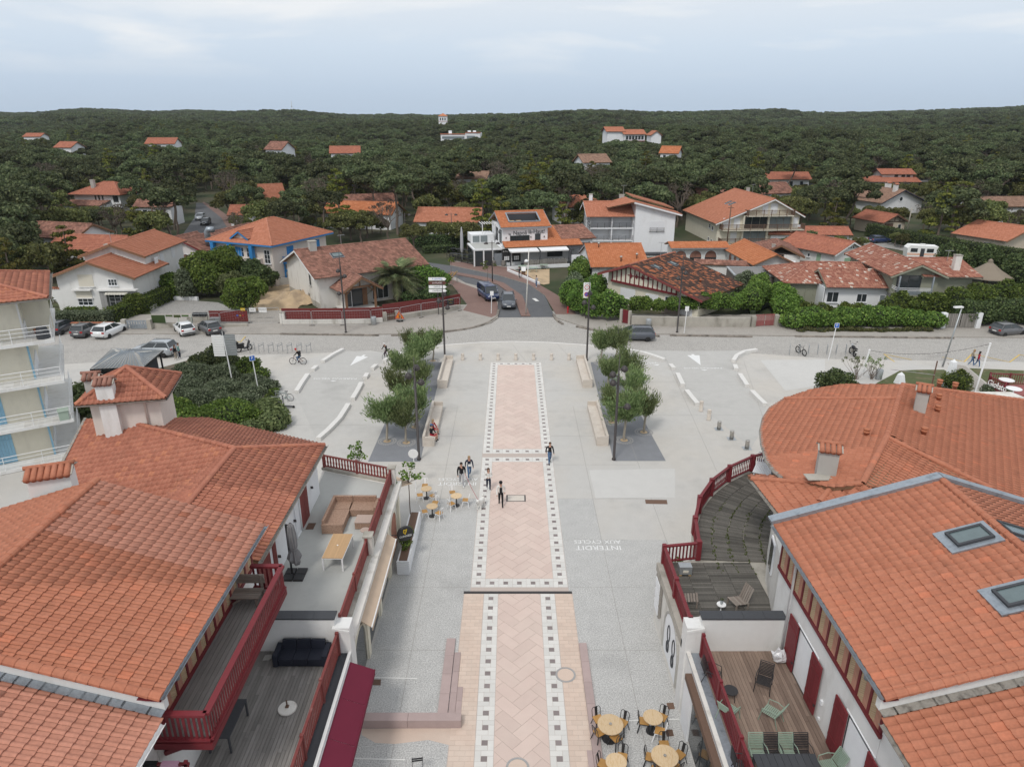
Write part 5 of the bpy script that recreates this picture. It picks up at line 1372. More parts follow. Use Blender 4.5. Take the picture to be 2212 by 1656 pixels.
for x0_,x1_ in((-3.6,1.4),(1.7,6.6)):MB().plate([(x0_,-2.3,3.1),(x1_,-2.3,3.1),(x1_,-4.0,2.85),(x0_,-4.0,2.85)],.04).b('white_awning','clean_white',t);bX(x0_,x1_,-4.1,-3.95,2.7,2.88).b('awning_bar','white_metal',t)
for x in(-3.5,1.5,6.6):bX(x-.08,x+.08,-4.1,-3.94,0,2.9).b('awning_post','anthracite',t)
for i in range(36):x=-1.2+i*.21;bX(x-.07,x+.07,-4.2,-4.15,.4,ru(1.35,1.55)).b('picket','grey_timber',t)
bX(-4.2,6.6,-4.5,-4.22,0,.55).b('planter_wall','clean_white',t)
wallbox(t,-9.2,-4.2,-1.2,5.4,2.75,3.0,'clean_white','pavilion_roof');bX(-8.9,-4.5,-.9,5.1,3.0,3.03).b('roof_membrane','terrace_floor',t)
for x in(-9.1,-7.5,-6.0):bX(x-.1,x+.1,-1.15,-.95,0,2.75).b('pavilion_post','white_metal',t)
for x in(-8.3,-6.75):bX(x-.65,x+.65,-1.08,-1.04,.1,2.7).b('pavilion_pane','glass',t)
for y in(.4,2.4,4.4):bX(-9.14,-9.1,y-.9,y+.9,.1,2.7).b('pavilion_pane','glass',t)
bX(-5.7,-4.4,-1.25,-1.15,0,2.2).b('grey_door','zinc',t)
for i,x in enumerate((-3.6,-1.9)):
 s=bX(x-.75,x+.75,-1.35,-1.28,.7,2.9).b('sign_panel','black_metal',t)
 for a in range(3):
  for b in range(2):bX(x-.42+a*.3,x-.18+a*.3,-1.38,-1.35,1.0+b*.35,1.3+b*.35).b('menu_sheet','clean_white',s)
 text(('le Napoli','l\u00e0-Haut')[i],.34,'white_paint','panel_lettering',s,TR(x,-1.37,2.5)@RX,.01)
wallbox(t,-4.2,-1.1,-1.25,.3,0,2.75,'clean_white','entrance_wall')
m=MB()
for i in range(12):m.box(7.0+.0,11.6,-3.9+i*.33,-3.72+i*.33,2.9+i*.03,2.96+i*.03)
m.b('louvre_roof','anthracite',t)['kind']='stuff'
for x in(7.0,11.5):bR((x,-4,2.85),(x,.2,3.25),.14,.16).b('louvre_beam','anthracite',t);bX(x-.07,x+.07,-4,-3.85,0,2.85).b('louvre_post','anthracite',t)
MB().plate([(8.6,-4.05,2.8),(11.4,-4.05,2.8),(11.4,-4.7,2.0),(8.6,-4.7,2.0)],.04).b('glass_slope','sky_glass',t);wallbox(t,7.0,11.6,-4.4,-3.9,0,1.9,'clean_white','low_wall')
m=MB();m.box(-8.5,-4.3,5.4,9.0,3.0,4.4);m.b('side_terrace','clean_white',t)
for x in(-7.6,-6.2):bX(x-.6,x+.6,5.34,5.4,3.1,4.2).b('glass_screen','glass_pale',t)
for i in range(6):bX(-6.5+i*.45,-6.4+i*.45,5.5,8.5,6.1,6.2).b('pergola_slat','white_metal',t)
for x in(-6.4,-4.2):bX(x-.06,x+.06,5.5,5.62,4.4,6.1).b('pergola_post','white_metal',t)
t=thing('house','low house with a plain bright orange roof beside the louvred terrace','house',(15.2,107.4,0),R(4))
rf=R4(t,'tile_bright');hblock(t,-3.9,4.3,-6.2,5,3.3,5.5,'x','clean_white',rf,.4,.3,board='zinc',gut='zinc');rf.finish()
for x,y in((-2.2,-1.6),(3.0,-4.6)):c=V3((x,y,5.5+(y+.6)*.39));lT([(.1,-.2),(.1,.55),(.2,.6),(.2,.8),(.06,.9)],8,c).b('flue','steel',t,True)
c=V3((.5,-5.3,3.8));lT([(.12,-.2),(.12,.5),(.22,.55),(.22,.7),(.05,.8)],8,c).b('flue','steel',t,True)
t=thing('residence','tall white residence with recessed balconies and wall lettering','building',(22.3,127.6,0),R(2))
rf=R4(t,'tile_far_orange')
aD([(0,.2,-1),(7.3,.2,-1),(7.3,12,-1),(0,12,-1),(0,.2,9.2),(7.3,.2,7.35),(7.3,12,7.35),(0,12,9.2)],[(0,1,5,4),(1,2,6,5),(2,3,7,6),(3,0,4,7),(4,5,6,7)]).b('wall','clean_white',t)
rf.plane([(-.5,-.5,9.55),(8.3,-.5,7.3),(8.3,5.0,7.3),(-.5,5.0,9.55)],down=(1,0,-.25));rf.plane([(.3,4.5,9.9),(8.0,4.5,7.8),(8.0,12.6,7.8),(.3,12.6,9.9)],down=(1,0,-.27))
rf.plane([(-.5,-.5,9.55),(-.5,8.0,9.55),(-4.8,8.0,8.3),(-4.8,2.0,8.3)],down=(-1,0,-.3));bR((-.5,-.52,9.4),(8.3,-.52,7.15),.1,.26).b('barge_board','clean_white',t)
hblock(t,-8.0,0,1.3,10,6.95,8.9,'x','clean_white',rf,.5,.8,xr=6.0,board='clean_white',gut='zinc',ze2=7.2,walls=False)
rf.finish()
aD([(-8,1.3,-1),(-8,10,-1),(-8,10,7.1),(-8,6,8.8),(-8,1.3,6.9),(-7.8,1.3,-1),(-7.8,10,-1),(-7.8,10,7.1),(-7.8,6,8.8),(-7.8,1.3,6.9)],[(0,4,3,2,1),(5,6,7,8,9),(0,5,9,4),(4,9,8,3),(3,8,7,2)]).b('gable_wall','clean_white',t)
wallbox(t,-8,0,3.2,10,-1,7.0,'clean_white','back_wall')
for z in(-.1,2.45,4.75):
 bX(-8.0,0,1.25,3.2,z-.2,z).b('balcony_slab','clean_white',t)
 balcony_bars(t,-7.9,-4.1,1.3,z,.9);balcony_bars(t,-3.9,-.05,1.3,z,.9)
for x in(-4.0,-7.9,-.1):bX(x-.1,x+.1,1.3,3.2,-1,6.9).b('party_pier','clean_white',t)
for z in(.1,2.6,4.9):
 for x in(-6.0,-2.0):win(t,(x,3.2,z-.05),0,3.2,1.95,'shutter',shutter='pvc_white')
win(t,(4.0,.2,4.35),0,2.6,1.75,'shutter',shutter='pvc_white');balcony_bars(t,2.7,5.3,-.12,4.1,.85)
for x in(1.0,5.6):bX(x-.1,x+.1,.08,.2,.5,.7).b('wall_lamp','pvc_white',t)
for y,z in((3.0,3.6),(6.0,3.6)):win(t,(-8.0,y,z),270,1.1,1.9,'window',nx=1,pane='shutter_white')
for s,z,sz in(('La Residence',5.65,.32),('LA PLAGE CENTRALE',5.15,.42),('LOCATION DE VACANCES',4.75,.26)):text(s,sz,'black_metal' if sz!=.26 else 'anthracite','wall_lettering',t,TR(-8.03,2.9,z,-pi/2)@RX,.01,sx=.8)
chimney(t,-7.2,7.4,7.6,10.1,.6,.6,'clean_white',cap='flat');chimney(t,-1.2,8.2,8,9.9,.9,.6,'grey_wall',cap='flat');aerial(t,V3((-.9,8.2,9.8)),1.9)
bX(-8,7.6,-1.6,.2,.2,.5).b('flat_roof_edge','anthracite',t)
wallbox(t,-8,14,-1.5,.2,-.5,.2,'clean_white','podium')
t=thing('apartment_house','cream apartment house with dark timber balconies and a wide orange gable','building',(48.8,139.2,.5),R(4))
rf=R4(t,'tile_far_orange')
hblock(t,-8.4,8.0,0,20,3.95,8.3,'y','cream_wall',rf,.7,.9,xr=2.2,ze2=5.3,board='white_metal',z0=-3)
rf.finish()
for z,x0_,x1_ in((-.1,-8.0,8.6),(2.6,-8.0,8.6),(5.3,-3.2,6.2)):
 bX(x0_,x1_,-1.7,0,z-.18,z).b('balcony_slab','cream_wall',t)
 slat_rail(t,x0_,x1_,-1.65,z,1.0,'old_timber',.15);slat_rail(t,-1.65,0,x0_,z,1.0,'old_timber',.15,'y');slat_rail(t,-1.65,0,x1_,z,1.0,'old_timber',.15,'y')
 for x in np.linspace(x0_+.1,x1_-.1,7):bX(x-.05,x+.05,-1.72,-1.58,z-.2,z+1.1).b('rail_post','old_timber',t)
for x in(-3.4,1.6,6.4):bX(x-.16,x+.16,-.6,0,-3,5.2).b('pier','cream_wall',t)
for i in range(3):bX(-3.2+i*1.6,-1.7+i*1.6,-.16,-.1,2.7,5.0).b('window','glass',t);bX(2.0+i*1.4,3.3+i*1.4,-.16,-.1,2.7,5.0).b('window','glass_pale',t)
for i in range(3):bX(-3.2+i*1.6,-1.7+i*1.6,-.16,-.1,0,2.3).b('window','glass_pale',t)
for x,z,w in((-6.6,2.7,1.6),(-4.6,2.7,1.2),(7.2,2.7,1.1),(3.6,.0,1.8),(5.6,0,1.2),(-5,0,1.3),(.8,5.4,1.1),(2.6,5.4,1.4)):win(t,(x,0,z),0,w,2.0,'leaves',nx=2,shutter='shutter_white')
bX(7.0,7.6,-1.7,-1.66,3.1,3.5).b('notice','clean_white',t);text('A VENDRE',.13,'oxblood','notice_lettering',t,TR(7.3,-1.71,3.3)@RX,.005)
for y,z in((2.5,2.0),(4.2,2.2),(2.5,-.6),(4.3,-.4)):win(t,(-8.4,y,z),270,.8,.8,nx=1)
s0=(8.3-3.95)/10.6;nv=V3((-s0,0,1)).normalized();up=V3((1,0,s0)).normalized()
for y in(8.5,10.6):skylight(t,V3((-2.6,y,3.95+.06+s0*5.8)),up.cross(nv),up,nv,.8,1.3,.1)
chimney(t,3.0,15,7,9.0,.6,.6,'grey_wall',cap='flat');aerial(t,V3((3,12.5,8)),2.0)
t=thing('courtyard_house','white courtyard house with brick-filled arches and orange roofs','house',(33,118.5,0),R(2))
rf=R4(t,'tile_bright')
wallbox(t,-5.8,4.6,0,3.2,0,2.9,'white_wall')
rf.plane([(-6.2,-.7,3.0),(4.0,-.7,3.0),(4.0,1.8,3.7),(-6.2,1.8,3.7)]);rf.plane([(-6.2,1.8,3.7),(4.0,1.8,3.7),(4.0,4,3.0),(-6.2,4,3.0)])
bR((-6.2,-.72,2.9),(4.0,-.72,2.9),.12,.16).b('gutter','zinc',t)
for x in(-4.3,-1.7,.9):a=arched(t,(x,0,.2),0,2.1,2.3,'glass','clean_white','arch',.04);arched(t,(x,-.03,1.3),0,1.9,1.1,'tile_brown',None,'brick_tympanum',.04)
hblock(t,3.6,9.6,-13.0,0,2.8,4.15,'y','white_wall',rf,.5,.8,board=None)
for y in(-2.2,-4.6,-7.0):arched(t,(3.6,y,.2),270,1.5,2.2,'tile_brown','clean_white','arch',.04)
rf.finish()
t=thing('boundary_wall','long low wall topped with rows of brown tiles behind the half-timbered house','wall',(35,107.6,0),R(-13))
rf=R4(t,'tile_brown');rf.plane([(-6.5,-.9,2.2),(8.5,-.9,2.2),(8.5,.5,2.75),(-6.5,.5,2.75)]);rf.finish();wallbox(t,-6.4,8.4,-.6,.3,0,2.2,'white_wall')
t=thing('annex','flat-roofed timber annex with a pale metal edge behind the bushes','building',(35.5,99.5,0),R(-6))
wallbox(t,-3.6,3.4,-2,4,0,2.5,'fence_wood');bX(-3.5,3.3,-1.9,3.9,2.5,2.56).b('flat_roof','flat_roof',t)
for a in((-3.7,3.5,-2.1,-1.8),(-3.7,3.5,3.8,4.1),(-3.7,-3.4,-1.8,3.8),(3.2,3.5,-1.8,3.8)):bX(*a,2.5,2.68).b('roof_edge','galvanised',t)
for i in range(14):bX(3.55+i*.16,3.68+i*.16,-1.95,-1.9,0,2.3).b('fence_board','fence_wood',t)
t=thing('house','white cottage with brown pyramid roof in front of the cream apartments','house',(43.6,113.2,0),R(-12))
rf=R4(t,'tile_brown');hblock(t,-3.4,2.9,-1.8,8,3.1,4.55,'y','white_wall',rf,.6,.5,hips=(0,4));rf.finish()
win(t,(-.6,-1.8,2.6),0,2.0,.5,nx=1,frame='old_timber',sill=False);MB().plate([(-2.4,-1.9,2.2),(2.2,-1.9,2.2),(2.2,-2.7,1.9),(-2.4,-2.7,1.9)],.04).b('canopy','clean_white',t)
chimney(t,-1.3,-1.3,3.4,4.5,.5,.5,'grey_wall',cap='flat')
t=thing('house','white cottage with green shutters and dovecote holes in its gable','house',(55.2,113.5,0),R(27))
rf=R4(t,'tile_brown');rf.mat='tile_red';hblock(t,-3.6,3.6,0,11,3.15,4.75,'y','white_wall',rf,.5,.5,board='white_metal');rf.finish()
for x in(-.6,0,.6):aD([(x-.2,-.03,3.7),(x+.2,-.03,3.7),(x,-.03,4.05)],[(0,1,2)]).b('dovecote_hole','black_metal',t)
win(t,(.2,0,0),0,2.6,2.2,'shutter',shutter='shutter_green');win(t,(-3.6,3.0,1.3),270,.8,1.3,'leaves',nx=1,shutter='shutter_green');win(t,(-3.6,5.0,1.8),270,.5,.6,nx=1)
t=thing('boundary_wall','grey concrete garden wall left of the green-shuttered cottage','wall',(48.2,111.5,0),R(-3));wallbox(t,-3.5,3.5,0,.2,0,1.9,'grey_wall');bX(-3.6,3.6,-.05,.25,1.9,1.98).b('coping','tile_red',t)
Rr=P(1517.6,650,2.6);t=thing('house','cream house with oxblood half-timbered gable and patchy dark tiled roof','house',(Rr.x,Rr.y,0),R(-41))
rf=R4(t,'tile_dark');W_,ap=15.5,4.85-15.5
zl,zz8,zr8=3.9,5.65,2.6
rf.plane([(-W_,0,zl),(ap,0,zz8),(ap,12.2,zz8),(-W_,12.2,zl)]);rf.plane([(0,0,zr8),(ap,0,zz8),(ap,12.2,zz8),(0,12.2,zr8)]);rf.finish()
caps(t,(ap,0,zz8),(ap,12.2,zz8),'tile_red',.14,.45)
for a,b in(((-W_,zl),(ap,zz8)),((0,zr8),(ap,zz8))):bR((a[0],-.04,a[1]-.12),(b[0],-.04,b[1]-.12),.12,.28).b('barge_board','oxblood_faded',t)
g=[(-W_+1,-.1),(-1.0,-.1),(-1.0,2.75),(ap,zz8-.18),(-W_+1,4.05)]
k=5;aD([(a,1.1,z)for a,z in g]+[(a,11.6,z)for a,z in g],[tuple(range(k)),tuple(reversed(range(k,2*k)))]+[(i,k+i,k+(i+1)%k,(i+1)%k)for i in range(k)]).b('wall','beige_wall' if 0 else 'cream_wall',t)
gx0,gx1=-13.6,-4.0
def g8(x):return(zl+(x+W_)/(ap+W_)*(zz8-zl)if x<ap else zr8+x/ap*(zz8-zr8))-.25
aD([(gx0,.75,3.15),(gx1,.75,2.75),(gx1,.75,g8(gx1)),(ap,.75,g8(ap)),(gx0,.75,g8(gx0))]+[(gx0,1.1,3.15),(gx1,1.1,2.75),(gx1,1.1,g8(gx1)),(ap,1.1,g8(ap)),(gx0,1.1,g8(gx0))],[(0,1,2,3,4),(0,5,6,1)]).b('gable_infill','cream_wall',t)
for i in range(15):
 x=gx0+(gx1-gx0)*i/14;zb=3.15-.4*i/14
 bX(x-.07,x+.07,.68,.75,zb,g8(x)).b('timber_post','oxblood',t)
bR((gx0-.2,.7,3.05),(gx1+.1,.7,2.65),.12,.26).b('timber_rail','oxblood',t)
bR((gx0-.1,.7,g8(gx0)-.02),(ap,.7,g8(ap)-.02),.1,.14).b('timber_rail','oxblood',t);bR((gx1,.7,g8(gx1)-.02),(ap,.7,g8(ap)-.02),.1,.14).b('timber_rail','oxblood',t)
m=MB();m.bar((-11.2,.66,4.15),(-7.6,.66,4.02),.06,.1)
m.b('ornament_rail','oxblood',t)
for i in range(4):x=-10.7+i*.85;aD([(x-.2,.66,4.05),(x,.66,3.75),(x+.2,.66,4.05),(x,.66,4.55)],[(0,1,2,3)]).b('ornament','oxblood',t)
for x,w,z in((-11.3,2.3,.9),(-7.6,1.9,.7)):win(t,(x,1.1,z),0,w,1.35,'shutter',shutter='pvc_white')
win(t,(-5.2,1.1,.2),0,1.0,1.9,'door',nx=1);win(t,(-2.6,1.1,.2),0,1.7,1.3,'shutter',shutter='pvc_white')
for y in(3,6.5,9.5):win(t,(-1.0,y,.6),90,1.1,1.3,'leaves',nx=2,shutter='shutter_cream')
s8=(zz8-zr8)/-ap;nv=V3((s8,0,1)).normalized();up=V3((-1,0,s8)).normalized()
for(x,y)in((-8.6,3.4),(-8.3,7.3)):skylight(t,V3((x,y,zr8-x*s8)),up.cross(nv),up,nv,.8,1.15,.06)
lT([(.12,-.1),(.12,.25),(.18,.28),(.18,.36),(.05,.42)],9,(-3.2,5.6,zr8+3.2*s8)).b('vent_cowl','terracotta',t,True);aerial(t,V3((ap+.3,7.5,5.5)),2.2)
sl_=MB()
for i in range(9):bX(-5.6+.0,-3.2,.2,.25,.0+i*.14,.12+i*.14).b('screen_board','bench_wood',t)
t=thing('house','grey-green house with mottled tiles, white wing and corner balcony','house',(44.3,90.4,0),R(-4))
rf=R4(t,'tile_mottled')
hblock(t,-7.6,8.6,.6,10.6,3.1,4.75,'x','green_wall',rf,.5,.4,hips=(4.5,0))
hblock(t,-3.2,6.0,-1.8,5.0,3.15,4.6,'x','clean_white',rf,.4,.2,gut='zinc',walls=False,board='green_wall')
wallbox(t,-3.2,4.9,-1.5,1.0,0,3.0,'clean_white','white_wing')
win(t,(-2.2,-1.5,.9),0,1.5,1.4,nx=2);win(t,(1.5,-1.5,1.0),0,1.3,1.1,nx=2);win(t,(4.1,-1.5,.9),0,.7,1.1,nx=1,pane='glass_pale')
bX(-3.6,-3.5,-2.0,.6,0,3.0).b('fin_wall','clean_white',t);win(t,(-4.5,.6,0),0,1.1,2.1,'door',nx=1,pane='green_wall',frame='green_wall')
hblock(t,4.4,10.0,-2.8,11.2,5.15,6.35,'y','green_wall',rf,.7,.9,z0=2.5,board='green_wall')
hblock(t,8.6,14.2,-2.6,5.4,5.0,6.1,'x','green_wall',rf,.8,.8,z0=2.4,board='green_wall',xr=2.4)
rf.finish()
wallbox(t,8.6,13.8,-2.2,5,0,2.6,'clean_white','ground_wall')
bX(4.4,8.6,-4.6,-2.8,2.45,2.75).b('balcony_floor','green_wall',t)
for k in range(3):bX(4.4,8.6,-4.6,-4.55,3.25+k*.17,3.3+k*.17).b('rail_bar','pvc_white',t);bX(4.4,4.45,-4.6,-2.8,3.25+k*.17,3.3+k*.17).b('rail_bar','pvc_white',t)
bX(4.45,8.55,-4.58,-4.54,2.75,3.2).b('rail_panel','zinc',t)
for x in(4.45,8.5):bX(x-.08,x+.08,-4.6,-4.44,2.75,5.1).b('post','zinc',t);bX(x-.12,x+.12,-4.3,-4.06,0,2.45).b('post','clean_white',t)
win(t,(6.4,-2.8,2.8),0,3.0,2.1,'door',frame='anthracite',nx=2)
wallbox(t,4.6,8.4,-2.6,1,0,2.4,'grey_wall','shaded_wall')
chimney(t,12.6,-1.2,5.2,7.2,.75,.75,'dirty_white',cap='flat');aerial(t,V3((12.8,1.5,6)),1.4)
t=thing('gazebo','thatched wooden gazebo behind the dark board fence','gazebo',(68.6,99.2,0))
m=MB();m.lathe([(3.3,2.15),(3.2,2.3),(1.6,3.2),(.35,4.15),(.3,4.5),(.05,4.7)],9);m.b('thatched_roof','thatch',t)
for a in np.linspace(0,2*pi,7)[:-1]:tB([(2.4*cos(a),2.4*sin(a),0),(2.4*cos(a),2.4*sin(a),2.4)],.09,6).b('post','old_timber',t)
for z in(.5,.75,1.0):tB([(2.4*cos(a),2.4*sin(a),z)for a in np.linspace(pi,2.2*pi,8)],.05,5).b('rail','bench_wood',t)
lT([(2.6,0),(2.6,.3)],9).b('floor','bench_wood',t)
for(x,y,s)in((64.2,97.2,'pink egg-shaped garden chair left of the gazebo'),(66.2,96.2,'small pink garden stool in front of the gazebo')):
 q=thing('garden_chair' if 'egg' in s else 'stool',s,'seat',(x,y,.5));lT([(.15,0),(.45,.4),(.5,.9),(.3,1.4),(.05,1.6)]if 'egg' in s else[(.3,0),(.4,.4),(.4,.7),(.1,.75)],12).b('shell','magenta' if 'magenta' in MATS else solid('magenta',(.42,.02,.13)).name,q,True);lT([(.2,-.5),(.12,0)],8).b('foot','black_metal',q)
t=thing('garage','small garage with brown timber gable and weathered walls by the clipped hedge','garage',(82.6,152.6,0),R(17))
rf=R4(t,'tile_red');hblock(t,-3.0,3.0,0,8.0,2.7,4.1,'y','beige_wall',rf,.5,.7,board='old_timber',z0=-1);rf.finish()
bX(-2.4,-.2,-.06,0,0,2.3).b('garage_door','old_timber',t);win(t,(1.6,0,.8),0,.9,1.2,nx=1)
for a,b in(((-2.8,2.6),(2.8,2.6)),((-2.8,2.6),(0,3.9)),((2.8,2.6),(0,3.9)),((0,2.6),(0,3.9)),((-1.4,2.6),(-1.4,3.2)),((1.4,2.6),(1.4,3.2))):bR((a[0],-.05,a[1]),(b[0],-.05,b[1]),.08,.16).b('timber','old_timber',t)
t=thing('house','beige house with orange roof at the right edge behind the clipped hedge','house',(92.8,128,0),R(24))
rf=R4(t,'tile_far_orange');hblock(t,-4.2,8,0,9,3.0,4.9,'y','beige_wall',rf,.7,.8);rf.finish();win(t,(-4.2,3,.9),270,1.2,1.2)
t=thing('house','white house with navy eaves, round window and old brown roof','house',(103,187.5,0),R(18))
rf=R4(t,'tile_old');hblock(t,-7.5,6.2,0,15,3.2,6.0,'y','clean_white',rf,.7,.9,xr=-1.2,board='navy',z0=-2);rf.finish()
lT([(.75,0),(.75,.1),(.5,.1),(.5,.04)],16).b('round_window_frame','pvc_white',t).matrix_local=TR(-1.2,-.02,3.7,0,R(90));lT([(.5,0),(.5,.06)],16).b('round_window','glass',t).matrix_local=TR(-1.2,-.02,3.7,0,R(90))
chimney(t,-2.2,1.4,5,7.2,1.0,.8);chimney(t,1.4,7.5,4.8,7.0,1.3,1.0)
t=thing('house','white villa with three arched upper windows and stepped orange roofs','house',(138,258,0),R(-4))
rf=R4(t,'tile_red');hblock(t,-5.5,5.0,0,8,5.0,6.3,'x','clean_white',rf,.7,.9,board='navy',z0=-2);hblock(t,-13,5.5,-4,6,2.6,4.0,'x','clean_white',rf,.6,.8,z0=-2,hips=(3,0));rf.finish()
for x in(-.8,1.6,3.4):arched(t,(x,0,3.6),0,1.2,1.5,'glass',None,'arched_window')
for x in(-10,-7,1.0,3.5):win(t,(x,-4,.4),0,1.3,1.6,frame='navy')
bX(5,14,-3,5,-2,2.4).b('garage_wing','anthracite',t);bX(4.8,14.2,-3.2,5.2,2.4,2.7).b('flat_roof','flat_roof',t)
t=thing('house','long white villa half hidden by pines with two low orange roofs','house',(94.5,249,0),R(-3))
rf=R4(t,'tile_red');hblock(t,-9,8,0,9,4.0,5.8,'x','clean_white',rf,.7,.9,board='navy',z0=-2,hips=(4,0));rf.finish()
for x in(-6,-2,2,5.5):win(t,(x,0,1.6),0,1.0,1.5,frame='navy')
bX(5,8.6,-1.4,0,1.1,1.3).b('balcony','navy',t);slat_rail(t,5,8.6,-1.4,1.3,1.0,'navy')
t=thing('house','white two-storey house with brown hipped roof among the left pines','house',(-105.5,187,0),R(-8))
rf=R4(t,'tile_brown');rf.mat='tile_red';hblock(t,-6.6,6.2,-4,7,5.6,7.9,'x','clean_white',rf,.9,.9,hips=(5,5),board=None);rf.finish()
for x,w in((-.6,.5),(.4,.5),(1.4,.5),(5,1.5)):win(t,(x,-4,3.4),0,w,1.8,frame='grey_wall',nx=1,sill=False)
chimney(t,-2.6,-1.4,6.5,8.6,.9,.8,'grey_wall',cap='flat');wallbox(t,-7,3,-8,-4,0,3,'clean_white','lower_wing');rf=R4(t,'tile_brown');rf.plane([(-7.5,-8.5,3.0),(3.5,-8.5,3.0),(3.5,-4,3.9),(-7.5,-4,3.9)]);rf.finish()
FRONT=[]
FRONT+=[(57,350.5,14.5,24,.09),(57,347,13.5,22,.09),(-33,490,12.5,26,0),(93,558,13,22,0)]
def glimpse(u,v,z,w,d,rz,roof,label,zr=2.0,wall='clean_white',wn=2):
 if z>9:w*=.75
 c=P(u,v,z);t=thing('house',label,'house',(c.x,c.y,0),R(rz))
 zt=float(terrain(c.x,c.y));rf=Roof(t,roof,.45,.5,.08,.06,4);hblock(t,-w/2,w/2,0,d,z,z+zr,'x',wall,rf,.5,.6,z0=min(-2,zt-3),gut=None)
 rf.finish();FRONT.append((c.x,c.y,z,w,R(rz)))
 for i in range(wn):win(t,(-w/2+w*(i+.5)/wn,0,z-2.2),0,1.1,1.4,nx=1,sill=False)
glimpse(965,478,3.2,13,9,-6,'tile_far_orange','white house with orange roof behind the hedge left of the restaurant',2.2)
glimpse(590,425,3.5,6,7,30,'tile_far_orange','white gable house with an orange roof in the left wood',3.0)
glimpse(770,460,3.5,16,8,-12,'tile_bright','long orange roof half covered by pines behind the renovated house')
glimpse(1252,445,4.0,9,8,12,'tile_far_orange','hipped orange roof just behind the tall white residence')
glimpse(1570,425,4.5,14,9,-8,'tile_brown','dark brown tiled roof behind the cream apartment house',1.6)
glimpse(1680,416,5,9,8,15,'tile_brown','brown pyramid roof below the long white villa',2.2)
glimpse(1750,505,2.2,15,5,-4,'tile_red','low orange roof with roof windows beside the car park',1.0)
glimpse(540,462,3.0,9,6,5,'tile_red','plain red roof peeping out of the pines above the blue house',1.6)
glimpse(800,440,4,12,8,20,'tile_brown','brown roof among pines left of the tall cypresses',1.8)
glimpse(1018,385,6,9,8,-10,'tile_old','white house with shaded loggia under the middle pines',1.8)
glimpse(590,322,13,9,8,-20,'tile_brown','white villa with a row of small windows far in the left wood',2.4,wn=3)
glimpse(745,330,12,13,8,10,'tile_red','red roof ridge far in the wood left of the water tower',2.0,wn=0)
glimpse(1290,350,11,11,9,15,'tile_old','white house with a round gable among the tall middle pines',2.0)
glimpse(1445,330,12,8,7,-25,'tile_bright','small white house with bright orange roof below the hotel',2.0)
glimpse(345,310,13,16,9,4,'tile_red','red-roofed house standing among bare trunks in the left wood',2.2)
glimpse(135,318,12,10,8,-10,'tile_red','pink-red roof at the far left of the wood',2.0,wn=0)
glimpse(68,295,14,12,8,0,'tile_red','small red roof highest on the left side of the wood',1.6,wn=0)
glimpse(240,258,24,16,9,0,'tile_red','tiny red-roofed house on the far left slope',3)
glimpse(2190,445,4,18,9,4,'tile_old','old brown roof at the right edge among the pines',1.6)
glimpse(90,510,4,14,8,-15,'tile_brown','brown-roofed white house behind the bare pine on the left',1.8)
glimpse(170,540,3,12,8,-10,'tile_red','red roof behind the white gabled house under pines',1.8)
glimpse(330,445,4.5,8,6,0,'tile_brown','dark red roof behind the pine trunk left of the side road',1.5)
t=thing('water_tower','square white tower with a small orange pyramid roof on the horizon','tower',(-65.3,700,0))
bX(-3.9,3.9,0,8,-5,25.2).b('wall','clean_white',t);aD([(-4.6,-.7,25.2),(4.6,-.7,25.2),(4.6,8.7,25.2),(-4.6,8.7,25.2),(0,4,27.8)],[(0,1,4),(1,2,4),(2,3,4),(3,0,4),(3,2,1,0)]).b('roof','tile_bright',t)
for i in range(3):arched(t,(-2.2+i*2.2,0,21.5),0,1.1,2.2,'glass',None,'arched_window',.1)
bX(-4.1,4.1,-.15,8.1,20.4,20.7).b('band','tile_red',t);bX(-.5,.5,-.1,0,15.5,16.8).b('window','glass',t)
t=thing('apartment_block','long white flat-roofed apartment building in the middle of the wood','building',(-33,495,0),R(-3))
bX(-15,2,0,10,-2,13.2).b('wing','clean_white',t);bX(2,12,-3,10,-2,14.2).b('wing','clean_white',t)
for z in(4.5,7.5,10.5):
 bX(3,8.5,-3.3,-3,z,z+2).b('window_band','glass_pale',t);bX(2.6,9,-4.2,-3,z-.3,z).b('balcony','clean_white',t);bX(-14,1,-.2,0,z,z+1.5).b('window_band','glass_pale',t)
for x in(-9,4,7.5):bX(x-1,x+1,3,5,13.2,15.6).b('chimney','clean_white',t)
for x0_,x1_ in((-15.3,2.2),(2,12.3)):bX(x0_,x1_,-.4 if x0_<0 else-3.4,.2 if x0_<0 else-2.8,13.2 if x0_<0 else 14.2,13.8 if x0_<0 else 14.8).b('tile_edge','tile_red',t)
t=thing('hotel','white hotel with arched loggias and broad orange roofs above the pines','building',(57,352,0),R(5))
rf=Roof(t,'tile_far_orange',.5,.6,.09,.07,4);hblock(t,-3.2,6.6,0,12,16.4,18.2,'x','clean_white',rf,.7,.8,z0=0,gut=None,board=None);hblock(t,-11,-3.0,3,14,17.6,19.4,'x','clean_white',rf,.7,.8,z0=0,gut=None,board='oxblood');hblock(t,12,17,8,16,15.8,17.6,'y','clean_white',rf,.5,.5,z0=0,gut=None);rf.finish()
for i in range(6):bX(-2.6+i*1.5,-1.5+i*1.5,-.15,0,13.9,15.6).b('window','glass',t)
for x in(.2,3.4):arched(t,(x,0,10.0),0,1.9,2.6,'glass','clean_white','arched_window')
bX(-3.2,6.6,-.6,0,13.0,13.4).b('balcony','oxblood',t);bX(-1.5,5,-1.5,0,9.4,9.7).b('balcony','clean_white',t)
t=thing('radio_mast','thin pale mast standing on the left skyline','mast',(-560,1900,20));m=MB();m.tube([(0,0,0),(0,0,44)],[1.1,.6],6);m.b('mast','white_metal',t);bX(-1.2,1.2,-1.2,1.2,30,32).b('platform','galvanised',t)
